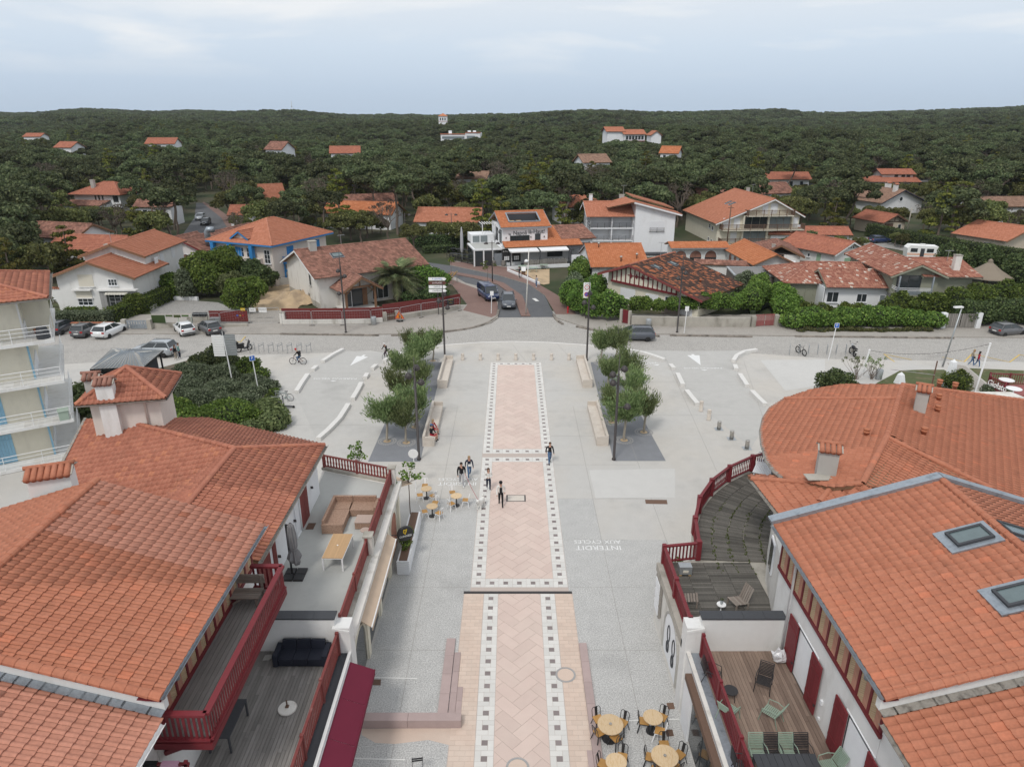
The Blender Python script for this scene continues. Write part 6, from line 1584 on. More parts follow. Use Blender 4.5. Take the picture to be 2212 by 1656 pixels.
t=thing('apartment_block','white building fragments glimpsed right of the middle of the wood','building',(95,560,0));bX(-14,-3,0,8,0,14).b('wing','clean_white',t);bX(1,6,2,9,0,16).b('wing','clean_white',t);bX(1,6.4,1.6,2,16,16.8).b('tile_edge','tile_red',t)

# ---- foliage
def leafquads(pos,nrm,size,rng,elong=1.0,jit=.9):
 n=len(pos);d=nrm+rng.normal(0,jit,(n,3));d/=np.linalg.norm(d,axis=1,keepdims=True)+1e-9
 a=np.cross(d,rng.normal(0,1,(n,3)));a/=np.linalg.norm(a,axis=1,keepdims=True)+1e-9;b=np.cross(d,a)
 s=size*rng.uniform(.6,1.3,(n,1));a=a*s;b=b*s*elong
 V=np.stack([pos-a*.5-b*.15,pos-b*.6,pos+a*.5-b*.1,pos+b*.6],1).reshape(-1,3)
 return V,np.arange(4*n).reshape(-1,4)
def shell(c,r,n,rng,lo=-.45,inner=.72):
 v=rng.normal(0,1,(int(n*2.2)+4,3));v/=np.linalg.norm(v,axis=1,keepdims=True);v=v[v[:,2]>lo][:n]
 k=rng.uniform(inner,1.04,(len(v),1));return np.asarray(c)+v*np.asarray(r)*k,v
def foliage(clumps,size,dens,rng,elong=1.0,jit=.9,lo=-.45):
 Ps,Ns=[],[]
 for c,r in clumps:
  r=np.asarray(r,float);area=4*pi*((r[0]*r[1])**1.6/3+(r[0]*r[2])**1.6/3+(r[1]*r[2])**1.6/3)**(1/1.6)
  p,v=shell(c,r,max(8,int(area*dens)),rng,lo);Ps.append(p);Ns.append(v)
 return leafquads(np.concatenate(Ps),np.concatenate(Ns),size,rng,elong,jit)
def limb(m,a,b,r0,r1,rng,n=4,wob=.25):
 a,b=Vector(a),Vector(b);pts=[]
 for i in range(n+1):
  f=i/n;q=a.lerp(b,f)
  if 0<i<n:q+=Vector(rng.normal(0,wob,3))*(b-a).length*.12
  pts.append(q)
 m.tube(pts,[r0+(r1-r0)*i/n for i in range(n+1)],5,False)
def proto_tree(kind,seed):
 rng=np.random.default_rng(seed);m=MB();cl=[]
 if kind=='pine':
  H=rng.uniform(10.5,13.5);Rr=rng.uniform(3.4,4.6);lean=rng.normal(0,.7,2);top=H-1.6
  hub=np.array([lean[0],lean[1],H*.55]);limb(m,(0,0,-.5),hub,.30,.2,rng)
  for i in range(int(rng.integers(16,23))):
   rr=Rr*math.sqrt(rng.uniform(.02,1));a=rng.uniform(0,2*pi);s=rng.uniform(.95,1.5)
   c=np.array([lean[0]+rr*cos(a),lean[1]+rr*sin(a),top-(rr/Rr)**2*rng.uniform(1.2,3.0)-rng.uniform(0,1.1)])
   cl.append((c,(s*1.15,s*1.15,s*.66)))
   if i%2==0:limb(m,hub+np.array([0,0,rng.uniform(0,1.5)]),c-np.array([0,0,.3]),.13,.04,rng)
  V,F=foliage(cl,.44,9.5,rng,jit=.7);mat='leaf_pine'
 elif kind=='oak':
  H=rng.uniform(6.5,9);Rr=rng.uniform(2.8,3.8);hub=np.array([0,0,H*.35]);limb(m,(0,0,-.4),hub,.26,.18,rng)
  for i in range(int(rng.integers(20,27))):
   v=rng.normal(0,1,3);v/=np.linalg.norm(v);v[2]=abs(v[2])*1.0-.25;k=rng.uniform(.55,.95);s=rng.uniform(.8,1.35)
   c=np.array([v[0]*Rr*k,v[1]*Rr*k,H*.55+v[2]*H*.38*k]);cl.append((c,(s,s,s*.8)))
   if i%4==0:limb(m,hub,c,.12,.04,rng)
  V,F=foliage(cl,.38,11,rng);mat='leaf_oak'
 elif kind=='cypress':
  H=rng.uniform(9,13);Rr=rng.uniform(3,4.4);limb(m,(0,0,-.4),(0,0,H*.9),.3,.06,rng,wob=.05)
  for i in range(34):
   f=rng.uniform(.12,1);a=rng.uniform(0,2*pi);rr=Rr*(1-f)**.7*rng.uniform(.5,1)+.2
   c=np.array([rr*cos(a),rr*sin(a),H*f+rr*.18]);cl.append((c,(1.25-.5*f,1.25-.5*f,.34)))
   if i%5==0:limb(m,(0,0,H*f*.85),c,.09,.03,rng)
  V,F=foliage(cl,.36,11,rng,jit=.5);mat='leaf_cypress'
 elif kind=='bare':
  H=rng.uniform(8,10);hub=np.array([.3,0,H*.4]);limb(m,(0,0,-.4),hub,.26,.18,rng)
  for i in range(16):
   a=rng.uniform(0,2*pi);rr=rng.uniform(1.5,4);c=np.array([rr*cos(a),rr*sin(a),H*rng.uniform(.65,1)]);limb(m,hub,c,.12,.03,rng,wob=.5)
   for k in range(3):limb(m,c*.75+hub*.25,c+rng.normal(0,.9,3),.045,.015,rng,3)
   cl.append((c,(.9,.9,.55)))
  V,F=foliage(cl,.26,5.5,rng);mat='leaf_twig'
 return m.mesh('trunk','bark',True),npmesh('crown',V,F,mat),H,Rr if kind!='bare' else 3.5
KINDS=[('pine',11),('pine',12),('pine',13),('pine',14),('oak',21),('oak',22),('oak',23),('cypress',31),('cypress',32),('bare',41)]
TREES=[proto_tree(*k)for k in KINDS]
TLAB={'pine':('umbrella_pine','dark green umbrella pine in the wood behind the houses','pines of the wood'),'oak':('oak_tree','olive green rounded broadleaf tree in the wood behind the houses','broadleaf trees of the wood'),'cypress':('cypress_tree','layered golden green cypress standing among the pines','cypresses of the wood'),'bare':('bare_tree','grey half-bare tree with brownish twigs in the wood','half-bare trees of the wood')}
VIS=[]
def see(u0,u1,vb,y):VIS.append((u0,u1,vb,y))
for a in((930,985,472,150),(582,612,420,195),(762,795,447,160),(1232,1268,440,150),(1540,1575,421,170),(1600,1640,430,170),(1650,1700,415,190),(545,557,458,150),(1000,1035,388,215),(580,600,321,330),(742,760,326,350),(1284,1300,349,290),(1432,1444,328,330),(334,346,307,380),(129,138,315,370),(64,72,293,420),(228,250,260,700),(2160,2212,452,170),(78,96,512,110),(322,336,446,160),(165,275,440,180),(1850,1998,440,185),(1858,1980,392,250),(1650,1755,395,245),(1850,1970,498,150),(944,963,266,690),(965,1036,302,485),(1332,1380,312,345),(1205,1240,272,550),(422,470,498,240)):see(*a)
EXR=[]
def blocked(x,y,pad=2.2):
 for t_,a,b,c,d in EXR:
  dx,dy=x-t_[0],y-t_[1];cs,sn=cos(-t_[2]),sin(-t_[2]);lx,ly=dx*cs-dy*sn,dx*sn+dy*cs
  if a-pad<lx<b+pad and c-pad<ly<d+pad:return True
 return False
for o in list(C.objects):
 if o.parent is None and o.get('category')in('house','building','restaurant','garage','gazebo','tower','wall'):
  bb=[[9e9,-9e9],[9e9,-9e9]]
  for c in o.children:
   if c.type=='MESH' and len(c.data.vertices)and c.name.split('.')[0]in('wall','roof_deck','ground_floor','wing','thatched_roof'):
    for k in c.bound_box:
     for i in(0,1):bb[i][0]=min(bb[i][0],k[i]);bb[i][1]=max(bb[i][1],k[i])
  if bb[0][0]<9e8 and o.location.y>60:EXR.append(((o.location.x,o.location.y,o.rotation_euler[2]),bb[0][0],bb[0][1],bb[1][0],bb[1][1]))
def dseg(p,a,b):
 ax,ay=a;bx,by=b;t_=max(0,min(1,((p[0]-ax)*(bx-ax)+(p[1]-ay)*(by-ay))/((bx-ax)**2+(by-ay)**2)));return math.hypot(p[0]-ax-t_*(bx-ax),p[1]-ay-t_*(by-ay))
ROADS=[((-3,108),(-12,119),8),((-12,119),(-40,133),8),((-40,133),(-62,143),7),(tuple(P(470,510)[:2]),tuple(P(430,438)[:2]),4.5)]
YX=[-400,-64.1,-64,-46,-45.9,-28,-27,-8,-7,13,14,32,33,62,63,75,76,110,400]
YY=[92,92,119,119,126,126,129,129,134,134,142,142,160,160,136,136,131,126,112]
rng=np.random.default_rng(5)
cands=[]
def fit_tree(x,y,h,r):
 zb=float(terrain(x,y));s=1.0;zc=y*cp+8;u=CX+FOC*x/zc;w=FOC*r*.8/zc
 for u0,u1,vb,yh in VIS:
  if y<yh and u+w>u0 and u-w<u1:
   b=-(vb-CY)/FOC;zmax=CAM_H+y*(-sp+b*cp)/(cp+b*sp);s=min(s,(zmax-zb)/h)
 return s if s>.33 else None
def scatter(y0,y1,g0,g1,prob):
 y=y0
 while y<y1:
  g=g0+(g1-g0)*(y-y0)/(y1-y0);hw=.80*y+25;x=-hw
  while x<hw:
   px,py=x+rng.uniform(-.45,.45)*g,y+rng.uniform(-.45,.45)*g;x+=g
   if py<np.interp(px,YX,YY)or blocked(px,py)or any(dseg((px,py),a,b)<w for a,b,w in ROADS):continue
   k=rng.choice(len(KINDS),p=prob);tm,cm,h,r=TREES[k];sc_=rng.uniform(.8,1.15)
   f=fit_tree(px,py,h*sc_,r*sc_)
   if f is None:continue
   if f<.7 and KINDS[k][0]in('pine','cypress'):k=int(rng.integers(4,7));tm,cm,h2,r=TREES[k];f=min(1.0,f*h/h2)
   cands.append((px,py,k,sc_*f,rng.uniform(0,6.28)))
  y+=g
near_p=np.array([.14,.14,.13,.13,.11,.11,.10,.035,.035,.07]);near_p/=near_p.sum()
scatter(96,330,6.2,6.6,near_p)
far_p=np.array([.20,.20,.19,.19,.06,.05,.05,.02,.02,.02]);far_p/=far_p.sum()
scatter(330,900,6.8,8.0,far_p)
for fx,fy,z,w,a in FRONT:
 for i in range(int(w*.75)):
  q=rng.uniform(-.62,.62)*w;e=-rng.uniform(2.5,7);px,py=fx+q*cos(a)-e*sin(a),fy+q*sin(a)+e*cos(a)
  k=int(rng.integers(0,4))if z>9 else int(rng.integers(4,7));s_=(z-rng.uniform(-.9,1.6)-float(terrain(px,py)))/TREES[k][2]
  cands.append((px,py,k,min(1.35,max(.3,s_)),rng.uniform(0,6.28)))
cands.sort(key=lambda c:c[1])
crown_src={};trunk_src={}
MARK=[(-55,100,'white gabled house'),(-53,124,'low white arched-window house'),(-36,118,'blue-shuttered house'),(-22,106,'renovated house'),(2,128,'restaurant'),(23,136,'tall white residence'),(50,150,'cream apartment house'),(82,156,'timbered garage'),(102,190,'navy-eaved house'),(138,258,'villa with three arches'),(95,248,'long white villa'),(93,130,'beige house at the right edge'),(-105,186,'hipped house among the left pines'),(-80,112,'brown-roofed house on the left'),(-16,152,'house left of the restaurant'),(-62,160,'far side road')]
ONE='first second third fourth fifth sixth seventh eighth ninth tenth eleventh twelfth thirteenth fourteenth fifteenth sixteenth seventeenth eighteenth nineteenth'.split()
def nth(i):return ONE[i]if i<19 else('twentieth','thirtieth','fortieth','fiftieth')[(i-19)//10]if i%10==9 else('twenty','thirty','forty','fifty')[(i-19)//10]+'-'+ONE[(i-19)%10-1]
rank={}
for c in cands[:300]:q=min(MARK,key=lambda m:math.hypot(c[0]-m[0],c[1]-m[1]));rank.setdefault((KINDS[c[2]][0],q[2]),[]).append((math.hypot(c[0]-q[0],c[1]-q[1]),c))
TL_={}
for(kd,nm),l_ in rank.items():
 for n,(d_,c)in enumerate(sorted(l_)):TL_[c]='%s, %s nearest to the %s'%({'pine':'dark green umbrella pine','oak':'olive green broadleaf tree','cypress':'golden green layered cypress','bare':'grey half-bare tree'}[kd],nth(n),nm)
for i,(x,y,k,s,rz)in enumerate(cands[:300]):
 nm,lb,gr=TLAB[KINDS[k][0]];t=thing(nm,TL_[cands[i]],'tree',(x,y,float(terrain(x,y))),rz,gr);t.scale=(s*1.0,s*1.0,s)
 a=link('trunk',TREES[k][0],t);b=link('crown',TREES[k][1],t);trunk_src.setdefault(k,a);crown_src.setdefault(k,b)
for k in range(len(KINDS)):
 if k not in crown_src:
  c=next(c for c in cands[300:]if c[2]==k);nm,lb,gr=TLAB[KINDS[k][0]];t=thing(nm,lb,'tree',(c[0],c[1],float(terrain(c[0],c[1]))),c[4],gr);trunk_src[k]=link('trunk',TREES[k][0],t);crown_src[k]=link('crown',TREES[k][1],t)
prng=np.random.default_rng(77)
def patch(seed):
 r=np.random.default_rng(seed);cl=[]
 for i in range(8):
  x,y=r.uniform(-9,9,2);h=r.uniform(9,13)
  for j in range(5):cl.append((np.array([x+r.normal(0,1.7),y+r.normal(0,1.7),h-r.uniform(0,2.2)]),(2.0,2.0,1.25)))
 for i in range(10):cl.append((np.array([*r.uniform(-9,9,2),r.uniform(4,7)]),(2.6,2.6,2)))
 V,F=foliage(cl,.95,1.25,r,jit=.7);return npmesh('canopy',V,F,'leaf_pine')
patches=[]
far=[]
y=900.0
while y<2150:
 g=15.5;hw=.80*y+40;x=-hw
 while x<hw:
  px,py=x+rng.uniform(-.4,.4)*g,y+rng.uniform(-.4,.4)*g;x+=g;far.append((px,py,int(rng.integers(0,3)),rng.uniform(.8,1.2),rng.uniform(0,6.28)))
 y+=g
src_p=[]
for j in range(3):
 c=far.pop(len(far)//2+j*7);o=link('distant_trees',patch(100+j));o.location=(c[0],c[1],float(terrain(c[0],c[1])));src_p.append(tag(o,'clump of distant pines on the far slope','trees','clumps of distant pines',kind='stuff'))
def gn_scatter(name,pts,sources):
 A=np.array([(p[0],p[1],0,0,0)for p in pts]);xy=A[:,:2];z=terrain(xy[:,0],xy[:,1])
 me=bpy.data.meshes.new(name);me.vertices.add(len(pts));me.vertices.foreach_set('co',np.stack([xy[:,0],xy[:,1],z],1).astype(np.float32).ravel())
 for nm,ty,col in(('idx','INT',2),('scl','FLOAT',3),('rot','FLOAT',4)):
  at=me.attributes.new(nm,ty,'POINT');at.data.foreach_set('value',np.array([p[col]for p in pts],dtype=np.int32 if ty=='INT' else np.float32))
 o=link(name,me);ng=bpy.data.node_groups.new(name,'GeometryNodeTree');ng.interface.new_socket('Geometry',in_out='INPUT',socket_type='NodeSocketGeometry');ng.interface.new_socket('Geometry',in_out='OUTPUT',socket_type='NodeSocketGeometry')
 nd,lk=ng.nodes,ng.links;gi=nd.new('NodeGroupInput');go=nd.new('NodeGroupOutput');jn=nd.new('GeometryNodeJoinGeometry')
 def attr(nm,ty):q=nd.new('GeometryNodeInputNamedAttribute');q.data_type=ty;q.inputs['Name'].default_value=nm;return q.outputs['Attribute']
 ai,as_,ar=attr('idx','INT'),attr('scl','FLOAT'),attr('rot','FLOAT');cx_=nd.new('ShaderNodeCombineXYZ');lk.new(ar,cx_.inputs[2]);cs_=nd.new('ShaderNodeCombineXYZ')
 for i in range(3):lk.new(as_,cs_.inputs[i])
 for k,ob in sources:
  cmp_=nd.new('FunctionNodeCompare');cmp_.data_type='INT';cmp_.operation='EQUAL';lk.new(ai,cmp_.inputs[2]);cmp_.inputs[3].default_value=k
  oi=nd.new('GeometryNodeObjectInfo');oi.inputs['Object'].default_value=ob;oi.transform_space='ORIGINAL';oi.inputs['As Instance'].default_value=True
  ip=nd.new('GeometryNodeInstanceOnPoints');lk.new(gi.outputs[0],ip.inputs['Points']);lk.new(cmp_.outputs[0],ip.inputs['Selection']);lk.new(oi.outputs['Geometry'],ip.inputs['Instance'])
  lk.new(cx_.outputs[0],ip.inputs['Rotation']);lk.new(cs_.outputs[0],ip.inputs['Scale']);lk.new(ip.outputs[0],jn.inputs[0])
 lk.new(jn.outputs[0],go.inputs[0]);md=o.modifiers.new('scatter','NODES');md.node_group=ng
 return o
rest=cands[300:]
tag(gn_scatter('pine_forest',rest,[(k,crown_src[k])for k in crown_src]+[(k,trunk_src[k])for k in trunk_src]),'dense wood of pines and oaks reaching back from the houses','forest',kind='stuff')
tag(gn_scatter('distant_forest',far,[(j,src_p[j])for j in range(3)]),'distant wooded slopes up to the skyline','forest',kind='stuff')
bk=(-190.0,195.0)

# ---- hedges, bushes and garden trees
_bseed=[500]
def bush(label,blobs,mat,size=.2,dens=34,name='bush',cat='bush',group=None,jit=.9,core=.8,elong=1.0,stem=False):
 _bseed[0]+=1;r=np.random.default_rng(_bseed[0]);bx=np.mean([b[0]for b in blobs]);by=np.mean([b[1]for b in blobs])
 t=thing(name,label,cat,(bx,by,0),group=group);m=MB();cl=[]
 for b in blobs:
  c=(b[0]-bx,b[1]-by,b[2]);m.ball(c,(b[3]*core*.92,b[4]*core*.92,b[5]*core*.92),8,6);cl.append((np.array(c),np.array(b[3:6])*.93));g=min(b[3:6])
  for k in range(5):v=r.normal(0,1,3);v/=np.linalg.norm(v);v[2]=abs(v[2]);cl.append((np.array(c)+v*np.array(b[3:6])*.8,np.array([1,1,.8])*g*r.uniform(.25,.48)))
 m.b('filler_core','leaf_core',t);V,F=foliage(cl,size,dens,r,elong,jit,lo=-.75);link('foliage',npmesh('foliage',V,F,mat),t)  # solid dark balls added inside the leaves so the bush is not see-through
 if stem:
  m=MB()
  for i in range(5):limb(m,(r.normal(0,.15),r.normal(0,.15),0),(r.normal(0,.6),r.normal(0,.6),blobs[0][2]),.08,.03,r)
  m.b('stem','pale_bark',t)
 return t
def blobs_along(pts,w,h,step=1.0,wob=.18,z0=0,flat=False):
 out=[];P2=[V3((p[0],p[1],0))for p in pts];rg=random.Random(len(pts)*31+int(abs(pts[0][0])*10))
 for a,b in zip(P2[:-1],P2[1:]):
  n=max(1,int((b-a).length/step))
  for i in range(n+1):
   p=a.lerp(b,i/n);k=1+rg.uniform(-wob,wob);rr=step*.95
   out.append((p.x+rg.uniform(-.15,.15),p.y+rg.uniform(-.2,.2),z0+h*.5*k,max(rr,w*.5),w*.5*(1+rg.uniform(-wob,wob)),h*.52*k))
 return out
def clipped(label,pts,w,h,mat='leaf_hedge',size=.17,dens=60,name='hedge',z0=0):
 _bseed[0]+=1;r=np.random.default_rng(_bseed[0]);t=thing(name,label,'hedge',(pts[0][0],pts[0][1],0));o=V3((*pts[0],0));m=MB();PV,NV=[],[]
 for a,b in zip(pts[:-1],pts[1:]):
  a=V3((*a,0))-o;b=V3((*b,0))-o;d=(b-a);ln=d.length;d/=ln;nn=V3((-d.y,d.x,0))
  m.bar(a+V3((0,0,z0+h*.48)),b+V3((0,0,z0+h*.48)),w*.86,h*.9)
  for(cnt,fn,nv)in((int(ln*w*dens),lambda k:(r.uniform(0,ln,k),r.uniform(-w/2,w/2,k),np.full(k,h)),V3((0,0,1))),(int(ln*h*dens),lambda k:(r.uniform(0,ln,k),np.full(k,-w/2),r.uniform(0,h,k)),-nn),(int(ln*h*dens),lambda k:(r.uniform(0,ln,k),np.full(k,w/2),r.uniform(0,h,k)),nn),(int(w*h*dens),lambda k:(np.zeros(k),r.uniform(-w/2,w/2,k),r.uniform(0,h,k)),-d),(int(w*h*dens),lambda k:(np.full(k,ln),r.uniform(-w/2,w/2,k),r.uniform(0,h,k)),d)):
   s_,q,z=fn(cnt);p=np.array(a)+s_[:,None]*np.array(d)+q[:,None]*np.array(nn);p[:,2]=z+z0;p+=r.normal(0,.06,p.shape);PV.append(p);NV.append(np.tile(np.array(nv),(cnt,1)))
 m.b('filler_core','leaf_core',t);V,F=leafquads(np.concatenate(PV),np.concatenate(NV),size,r);link('foliage',npmesh('foliage',V,F,mat),t);return t  # solid dark bar added as filler behind the hedge leaves
def W(F,*q):return[tuple(F(x,y)[:2])for x,y in q]
clipped('clipped bright green hedge running back beside the white gabled house',W(ZL,(1050,575),(1370,450),(1656,320)),1.7,1.75,'leaf_hedge')
clipped('grey-green clipped hedge above the parked cars',[(-56.8,80.4),(-48.3,80.6)],1.6,1.9,'leaf_grey')
clipped('low yellow-green hedge under the window of the gabled house',[(-57.2,86.6),(-53.4,86.6)],.9,.8,'leaf_fresh')
bush('round clipped shrub beside the stone porch of the gabled house',[(-48.4,86.4,1.2,1.5,1.5,1.45)],'leaf_hedge',.17,60,'shrub')
clipped('tall dark hedge running back along the car park',W(Z7,(960,90),(1300,170),(1900,280),(2212,330)),2.2,2.6,'leaf_hedge_dark',.22,34)
clipped('dark hedge behind the restaurant terrace',W(Z3,(1500,230),(2160,240)),2,2.2,'leaf_hedge_dark',.2,40)
clipped('lower trimmed hedge facing the restaurant terrace',W(Z3,(1640,310),(2000,290)),1.5,1.2,'leaf_hedge_dark',.2,40)
bush('big green hedge rounding the street corner beside the oxblood door',blobs_along(W(Z5,(180,690),(300,760),(420,800),(560,815),(660,800)),2.6,3.6,1.15)+blobs_along([(9.0,88),(10.4,91.5),(12.0,95)],2.6,3.4,1.2),'leaf_hedge',.21,40,'hedge','hedge')
bush('grey-leaved bush leaning over the pavement at the street corner',blobs_along([(8.2,90.5),(8.8,93.5)],2.6,4.0,1.2),'leaf_grey',.19,42)
bush('leafy bushes between the corner hedge and the sand garden',blobs_along([(9.2,97),(9.8,100),(10.8,103.5)],3.0,4.2,1.4),'leaf_hedge',.24,32)
bush('yellow-green hedge on the low wall left of the lamp',blobs_along(W(Z5,(830,790),(930,785),(1060,795),(1180,780)),1.9,1.9,.95,z0=.75),'leaf_fresh',.19,46,'hedge','hedge')
bush('darker hedge on the low wall right of the lamp',blobs_along(W(Z5,(1200,780),(1400,775),(1600,780),(1780,770),(1880,740)),2.1,2.1,1.0,z0=.75),'leaf_hedge',.2,44,'hedge','hedge')
bush('shrubs growing round the far side of the half-timbered house',blobs_along([(30.8,87),(33,91),(34.5,95.5)],3.2,3.4,1.3),'leaf_hedge',.22,36)
bush('pale shrubs in front of the flat-roofed annex',blobs_along([(31.5,95),(33.5,97.2)],2.4,3.2,1.1),'leaf_grey',.2,38)
bush('dense bright bushes left of the grey-green house',blobs_along([(33.6,82.4),(34.8,86),(35.4,90)],3.4,3.3,1.3),'leaf_fresh',.23,34)
bush('long dense hedge in front of the grey-green house',blobs_along([(33.5,80.4),(36,80.8),(40,80.7),(44,80.9),(47.5,80.6),(50.3,80.2)],3.4,2.2,1.25,.16),'leaf_hedge',.22,40,'hedge','hedge')
bush('second row of lighter shrubs along the grey-green house',blobs_along([(36.5,83.2),(41,82.9),(45.5,83.3),(49.5,83.0)],2.4,2.1,1.4,.2),'leaf_fresh',.22,36,'hedge','hedge')
bush('tall leafy shrubs below the corner balcony',blobs_along([(47,84.2),(51,84),(54,83.5)],2.8,3.0,1.3,.2),'leaf_hedge',.22,36)
bush('hedge behind the dark parked car on the far right',blobs_along([(54.9,81.5),(58,82),(62,82),(68,83)],3.4,3.2,1.3,.2),'leaf_hedge_dark',.22,38,'hedge','hedge')
bush('bright shrubs right of the grey double gate',blobs_along([(55.5,84.5),(60,86.5),(66,87.5)],3,3.9,1.4,.2),'leaf_hedge',.22,34)
bush('dark trees and bushes behind the thatched gazebo',blobs_along([(73,98),(78,101),(72.5,106),(68,108)],4.5,5.2,1.9,.2),'leaf_hedge_dark',.28,26)
bush('grassy rough edge at the foot of the long hedge',blobs_along([(34,78.6),(42,78.5),(49,78.6)],.9,.5,.7,.3),'leaf_oak',.14,60)
bush('large light green tree-like bush by the gravel yard',[(-34.6,87.0,2.4,2.4,2.2,2.3),(-35.8,87.8,1.7,1.6,1.6,1.6),(-33.2,87.8,3.1,1.8,1.8,1.5),(-34.2,86.4,3.6,1.5,1.4,1.2)],'leaf_fresh',.22,40,stem=True)
bush('tall bright green trees behind the gravel yard',[(-44,97.5,3.2,3,2.6,3.0),(-41.5,99,3.8,2.8,2.6,2.8),(-42.5,96,2.2,2.4,2.2,2.2)],'leaf_fresh',.26,32,stem=True)
bush('dark rounded trees in front of the blue-shuttered house',[(-38.2,100.2,2.3,2.4,2.4,2.3),(-36.2,99.6,1.9,2.0,2.0,2.0),(-37.6,98.6,1.7,2.0,2.0,1.7)],'leaf_hedge_dark',.25,36,stem=True)
bush('olive scrub between the two bright trees',[(-38.6,95,1.7,2.4,1.8,1.8),(-36.4,94.4,1.6,1.8,1.8,1.6)],'leaf_tamarisk',.24,36)
bush('grey-leaved shrub at the end of the clipped hedge',[(-45.4,95.5,2.6,1.7,1.7,1.6),(-45,94.5,1.4,1.5,1.5,1.4)],'leaf_grey',.22,38)
bush('bushy green shrubs beside the gabled house',[(-48.2,97,1.6,1.8,2.4,1.7),(-46.8,95.5,1.3,1.4,1.8,1.4)],'leaf_hedge',.22,38)
bush('small tree behind the palm at the street bend',[(-12.2,95.6,2.8,2.4,2.4,1.9),(-10.6,96.6,2.2,1.8,1.8,1.7),(-13.4,97.2,3.0,1.8,1.8,1.5)],'leaf_hedge',.22,30,stem=True,core=.6)
bush('low shrubs behind the red sheet fence',blobs_along([(-14,92.5),(-11.5,93.5),(-9.6,94.8)],2.2,1.6,.9),'leaf_hedge_dark',.2,40)
bed=[tuple(PL(x,y)[:2])for x,y in[(0,330),(250,440),(350,500),(500,560),(560,640),(590,740),(540,900),(430,960),(250,1060),(0,1080)]]
sheet('planting_bed',bed+[(-38,48),(-40,60)],.01,'bed_soil')
bush('dense dark green thicket beside the tiled tower',[(-24.6,48.5,.9,3.0,2.6,2.0),(-27.5,50.8,1.0,2.8,2.4,1.9),(-22.8,51.2,.9,2.6,2.4,1.7),(-26,46.2,.6,2.4,2.2,1.6),(-29.5,48.6,.8,2.2,2.2,1.6),(-24.5,44.5,.6,2.4,2.2,1.5),(-21.5,46.6,.5,1.8,1.8,1.2)],'leaf_hedge',.15,85,'thicket')
bush('grey-green brushwood behind the dark thicket',[(-27,55,.6,2.6,1.6,1.5),(-23.2,54.8,.5,2.4,1.5,1.3),(-30.5,54.6,.6,2.2,1.5,1.3),(-25.6,57.6,.6,2.2,1.5,1.3),(-29,57.8,.6,2.2,1.5,1.2),(-32.5,52,.6,2,2,1.3),(-31,57,.6,2.2,1.6,1.1),(-23.4,57.4,.5,1.8,1.4,1.0),(-26.5,59.6,.4,1.8,1.2,.9),(-22.6,59.6,.4,1.4,1.0,.7),(-30.2,60.6,.4,1.8,1.2,.9),(-28,62.6,.5,2.2,1.4,1.1),(-31,63.2,.5,2.2,1.4,1.1),(-33.6,60.5,.5,2.0,1.6,1.0),(-24.4,60.6,.4,1.8,1.2,.9)],'leaf_grey',.14,80)
bush('leafy bush between the bus shelter and the slatted sign',[(-29.6,66.2,1.0,1.7,1.4,1.4),(-31,66.0,.7,1.4,1.2,1.0),(-28.2,65.2,.7,1.3,1.2,1.0)],'leaf_hedge_dark',.15,70)
bush('bush climbing round the post of the slatted sign',[(-25.4,63.2,1.0,1.3,1.1,1.2),(-24.2,62.4,.6,1.2,1.0,.8)],'leaf_hedge',.15,60)
bush('loose tamarisk scrub by the kerb of the planting bed',[(-19.5,51.8,.6,1.5,1.8,1.0),(-20.6,54.0,.6,1.4,1.4,.9),(-20.8,49.6,.5,1.4,1.6,.9)],'leaf_tamarisk',.17,60,elong=2)
for i,(x,y,s)in enumerate([(-21.2,56.4,.7),(-20.6,54.8,.6),(-21.6,53.0,.6),(-19.9,51.4,.6),(-20.6,48.6,.7),(-22.2,47.2,.7),(-24.2,58.0,.8),(-21.6,58.6,.5)]):
 bush(['small green tuft beside the blue parking sign','small tuft on the bend of the picket edging','low tuft in the middle of the planting bed','low tuft near the parked city bicycle','round tuft above the tiled roof edge','tuft at the near end of the picket edging','tuft under the slatted direction sign','tuft at the top of the curved edging'][i],[(x,y,s*.6,s,s,s*.8)],['leaf_fresh','leaf_hedge','leaf_tamarisk'][i%3],.13,60)
bush('tamarisk bush behind the blue-shuttered balconies',[(-37.2,55.6,.9,1.8,1.4,1.5),(-35.6,54.6,.7,1.4,1.2,1.2)],'leaf_tamarisk',.2,50,elong=2)
bush('dark shrubs in the yard behind the lowest balconies',[(-25.8,39,.6,1.6,1.4,1.0),(-28.2,38.4,.5,1.4,1.2,.9)],'leaf_hedge_dark',.14,60)
bush('dense round evergreen beside the two obelisks',[(28.6,57.2,1.2,1.9,1.8,1.7),(29.6,55.4,.9,1.6,1.5,1.2),(27.8,55.2,.7,1.5,1.4,1.0)],'leaf_hedge_dark',.15,75)
bush('bright grassy mound left of the evergreen',[(24.8,52.8,.1,2.4,1.2,.8),(27,53.2,.1,1.8,1.2,.8)],'leaf_fresh',.14,80)
bush('small round bush right of the walking women',[(41.2,60.2,.8,1.5,1.3,1.1)],'leaf_hedge',.14,70)
bush('scrubby grey plants in the sandy verge',[(43.6,59,.3,.9,.7,.6),(45,58.6,.3,.8,.7,.5)],'leaf_grey',.14,60)
def twiggy(label,x,y,h,n,w,leafm='leaf_tamarisk'):
 _bseed[0]+=1;r=np.random.default_rng(_bseed[0]);t=thing('twiggy_shrub',label,'shrub',(x,y,0));m=MB();cl=[]
 for i in range(n):e=np.array([r.normal(0,w),r.normal(0,w),h*r.uniform(.6,1)]);limb(m,(r.normal(0,.1),r.normal(0,.1),0),e,.025,.008,r,3);cl.append((e,(.16,.16,.22)))
 m.b('stem','bark',t);V,F=foliage(cl,.1,60,r);link('foliage',npmesh('foliage',V,F,leafm),t)
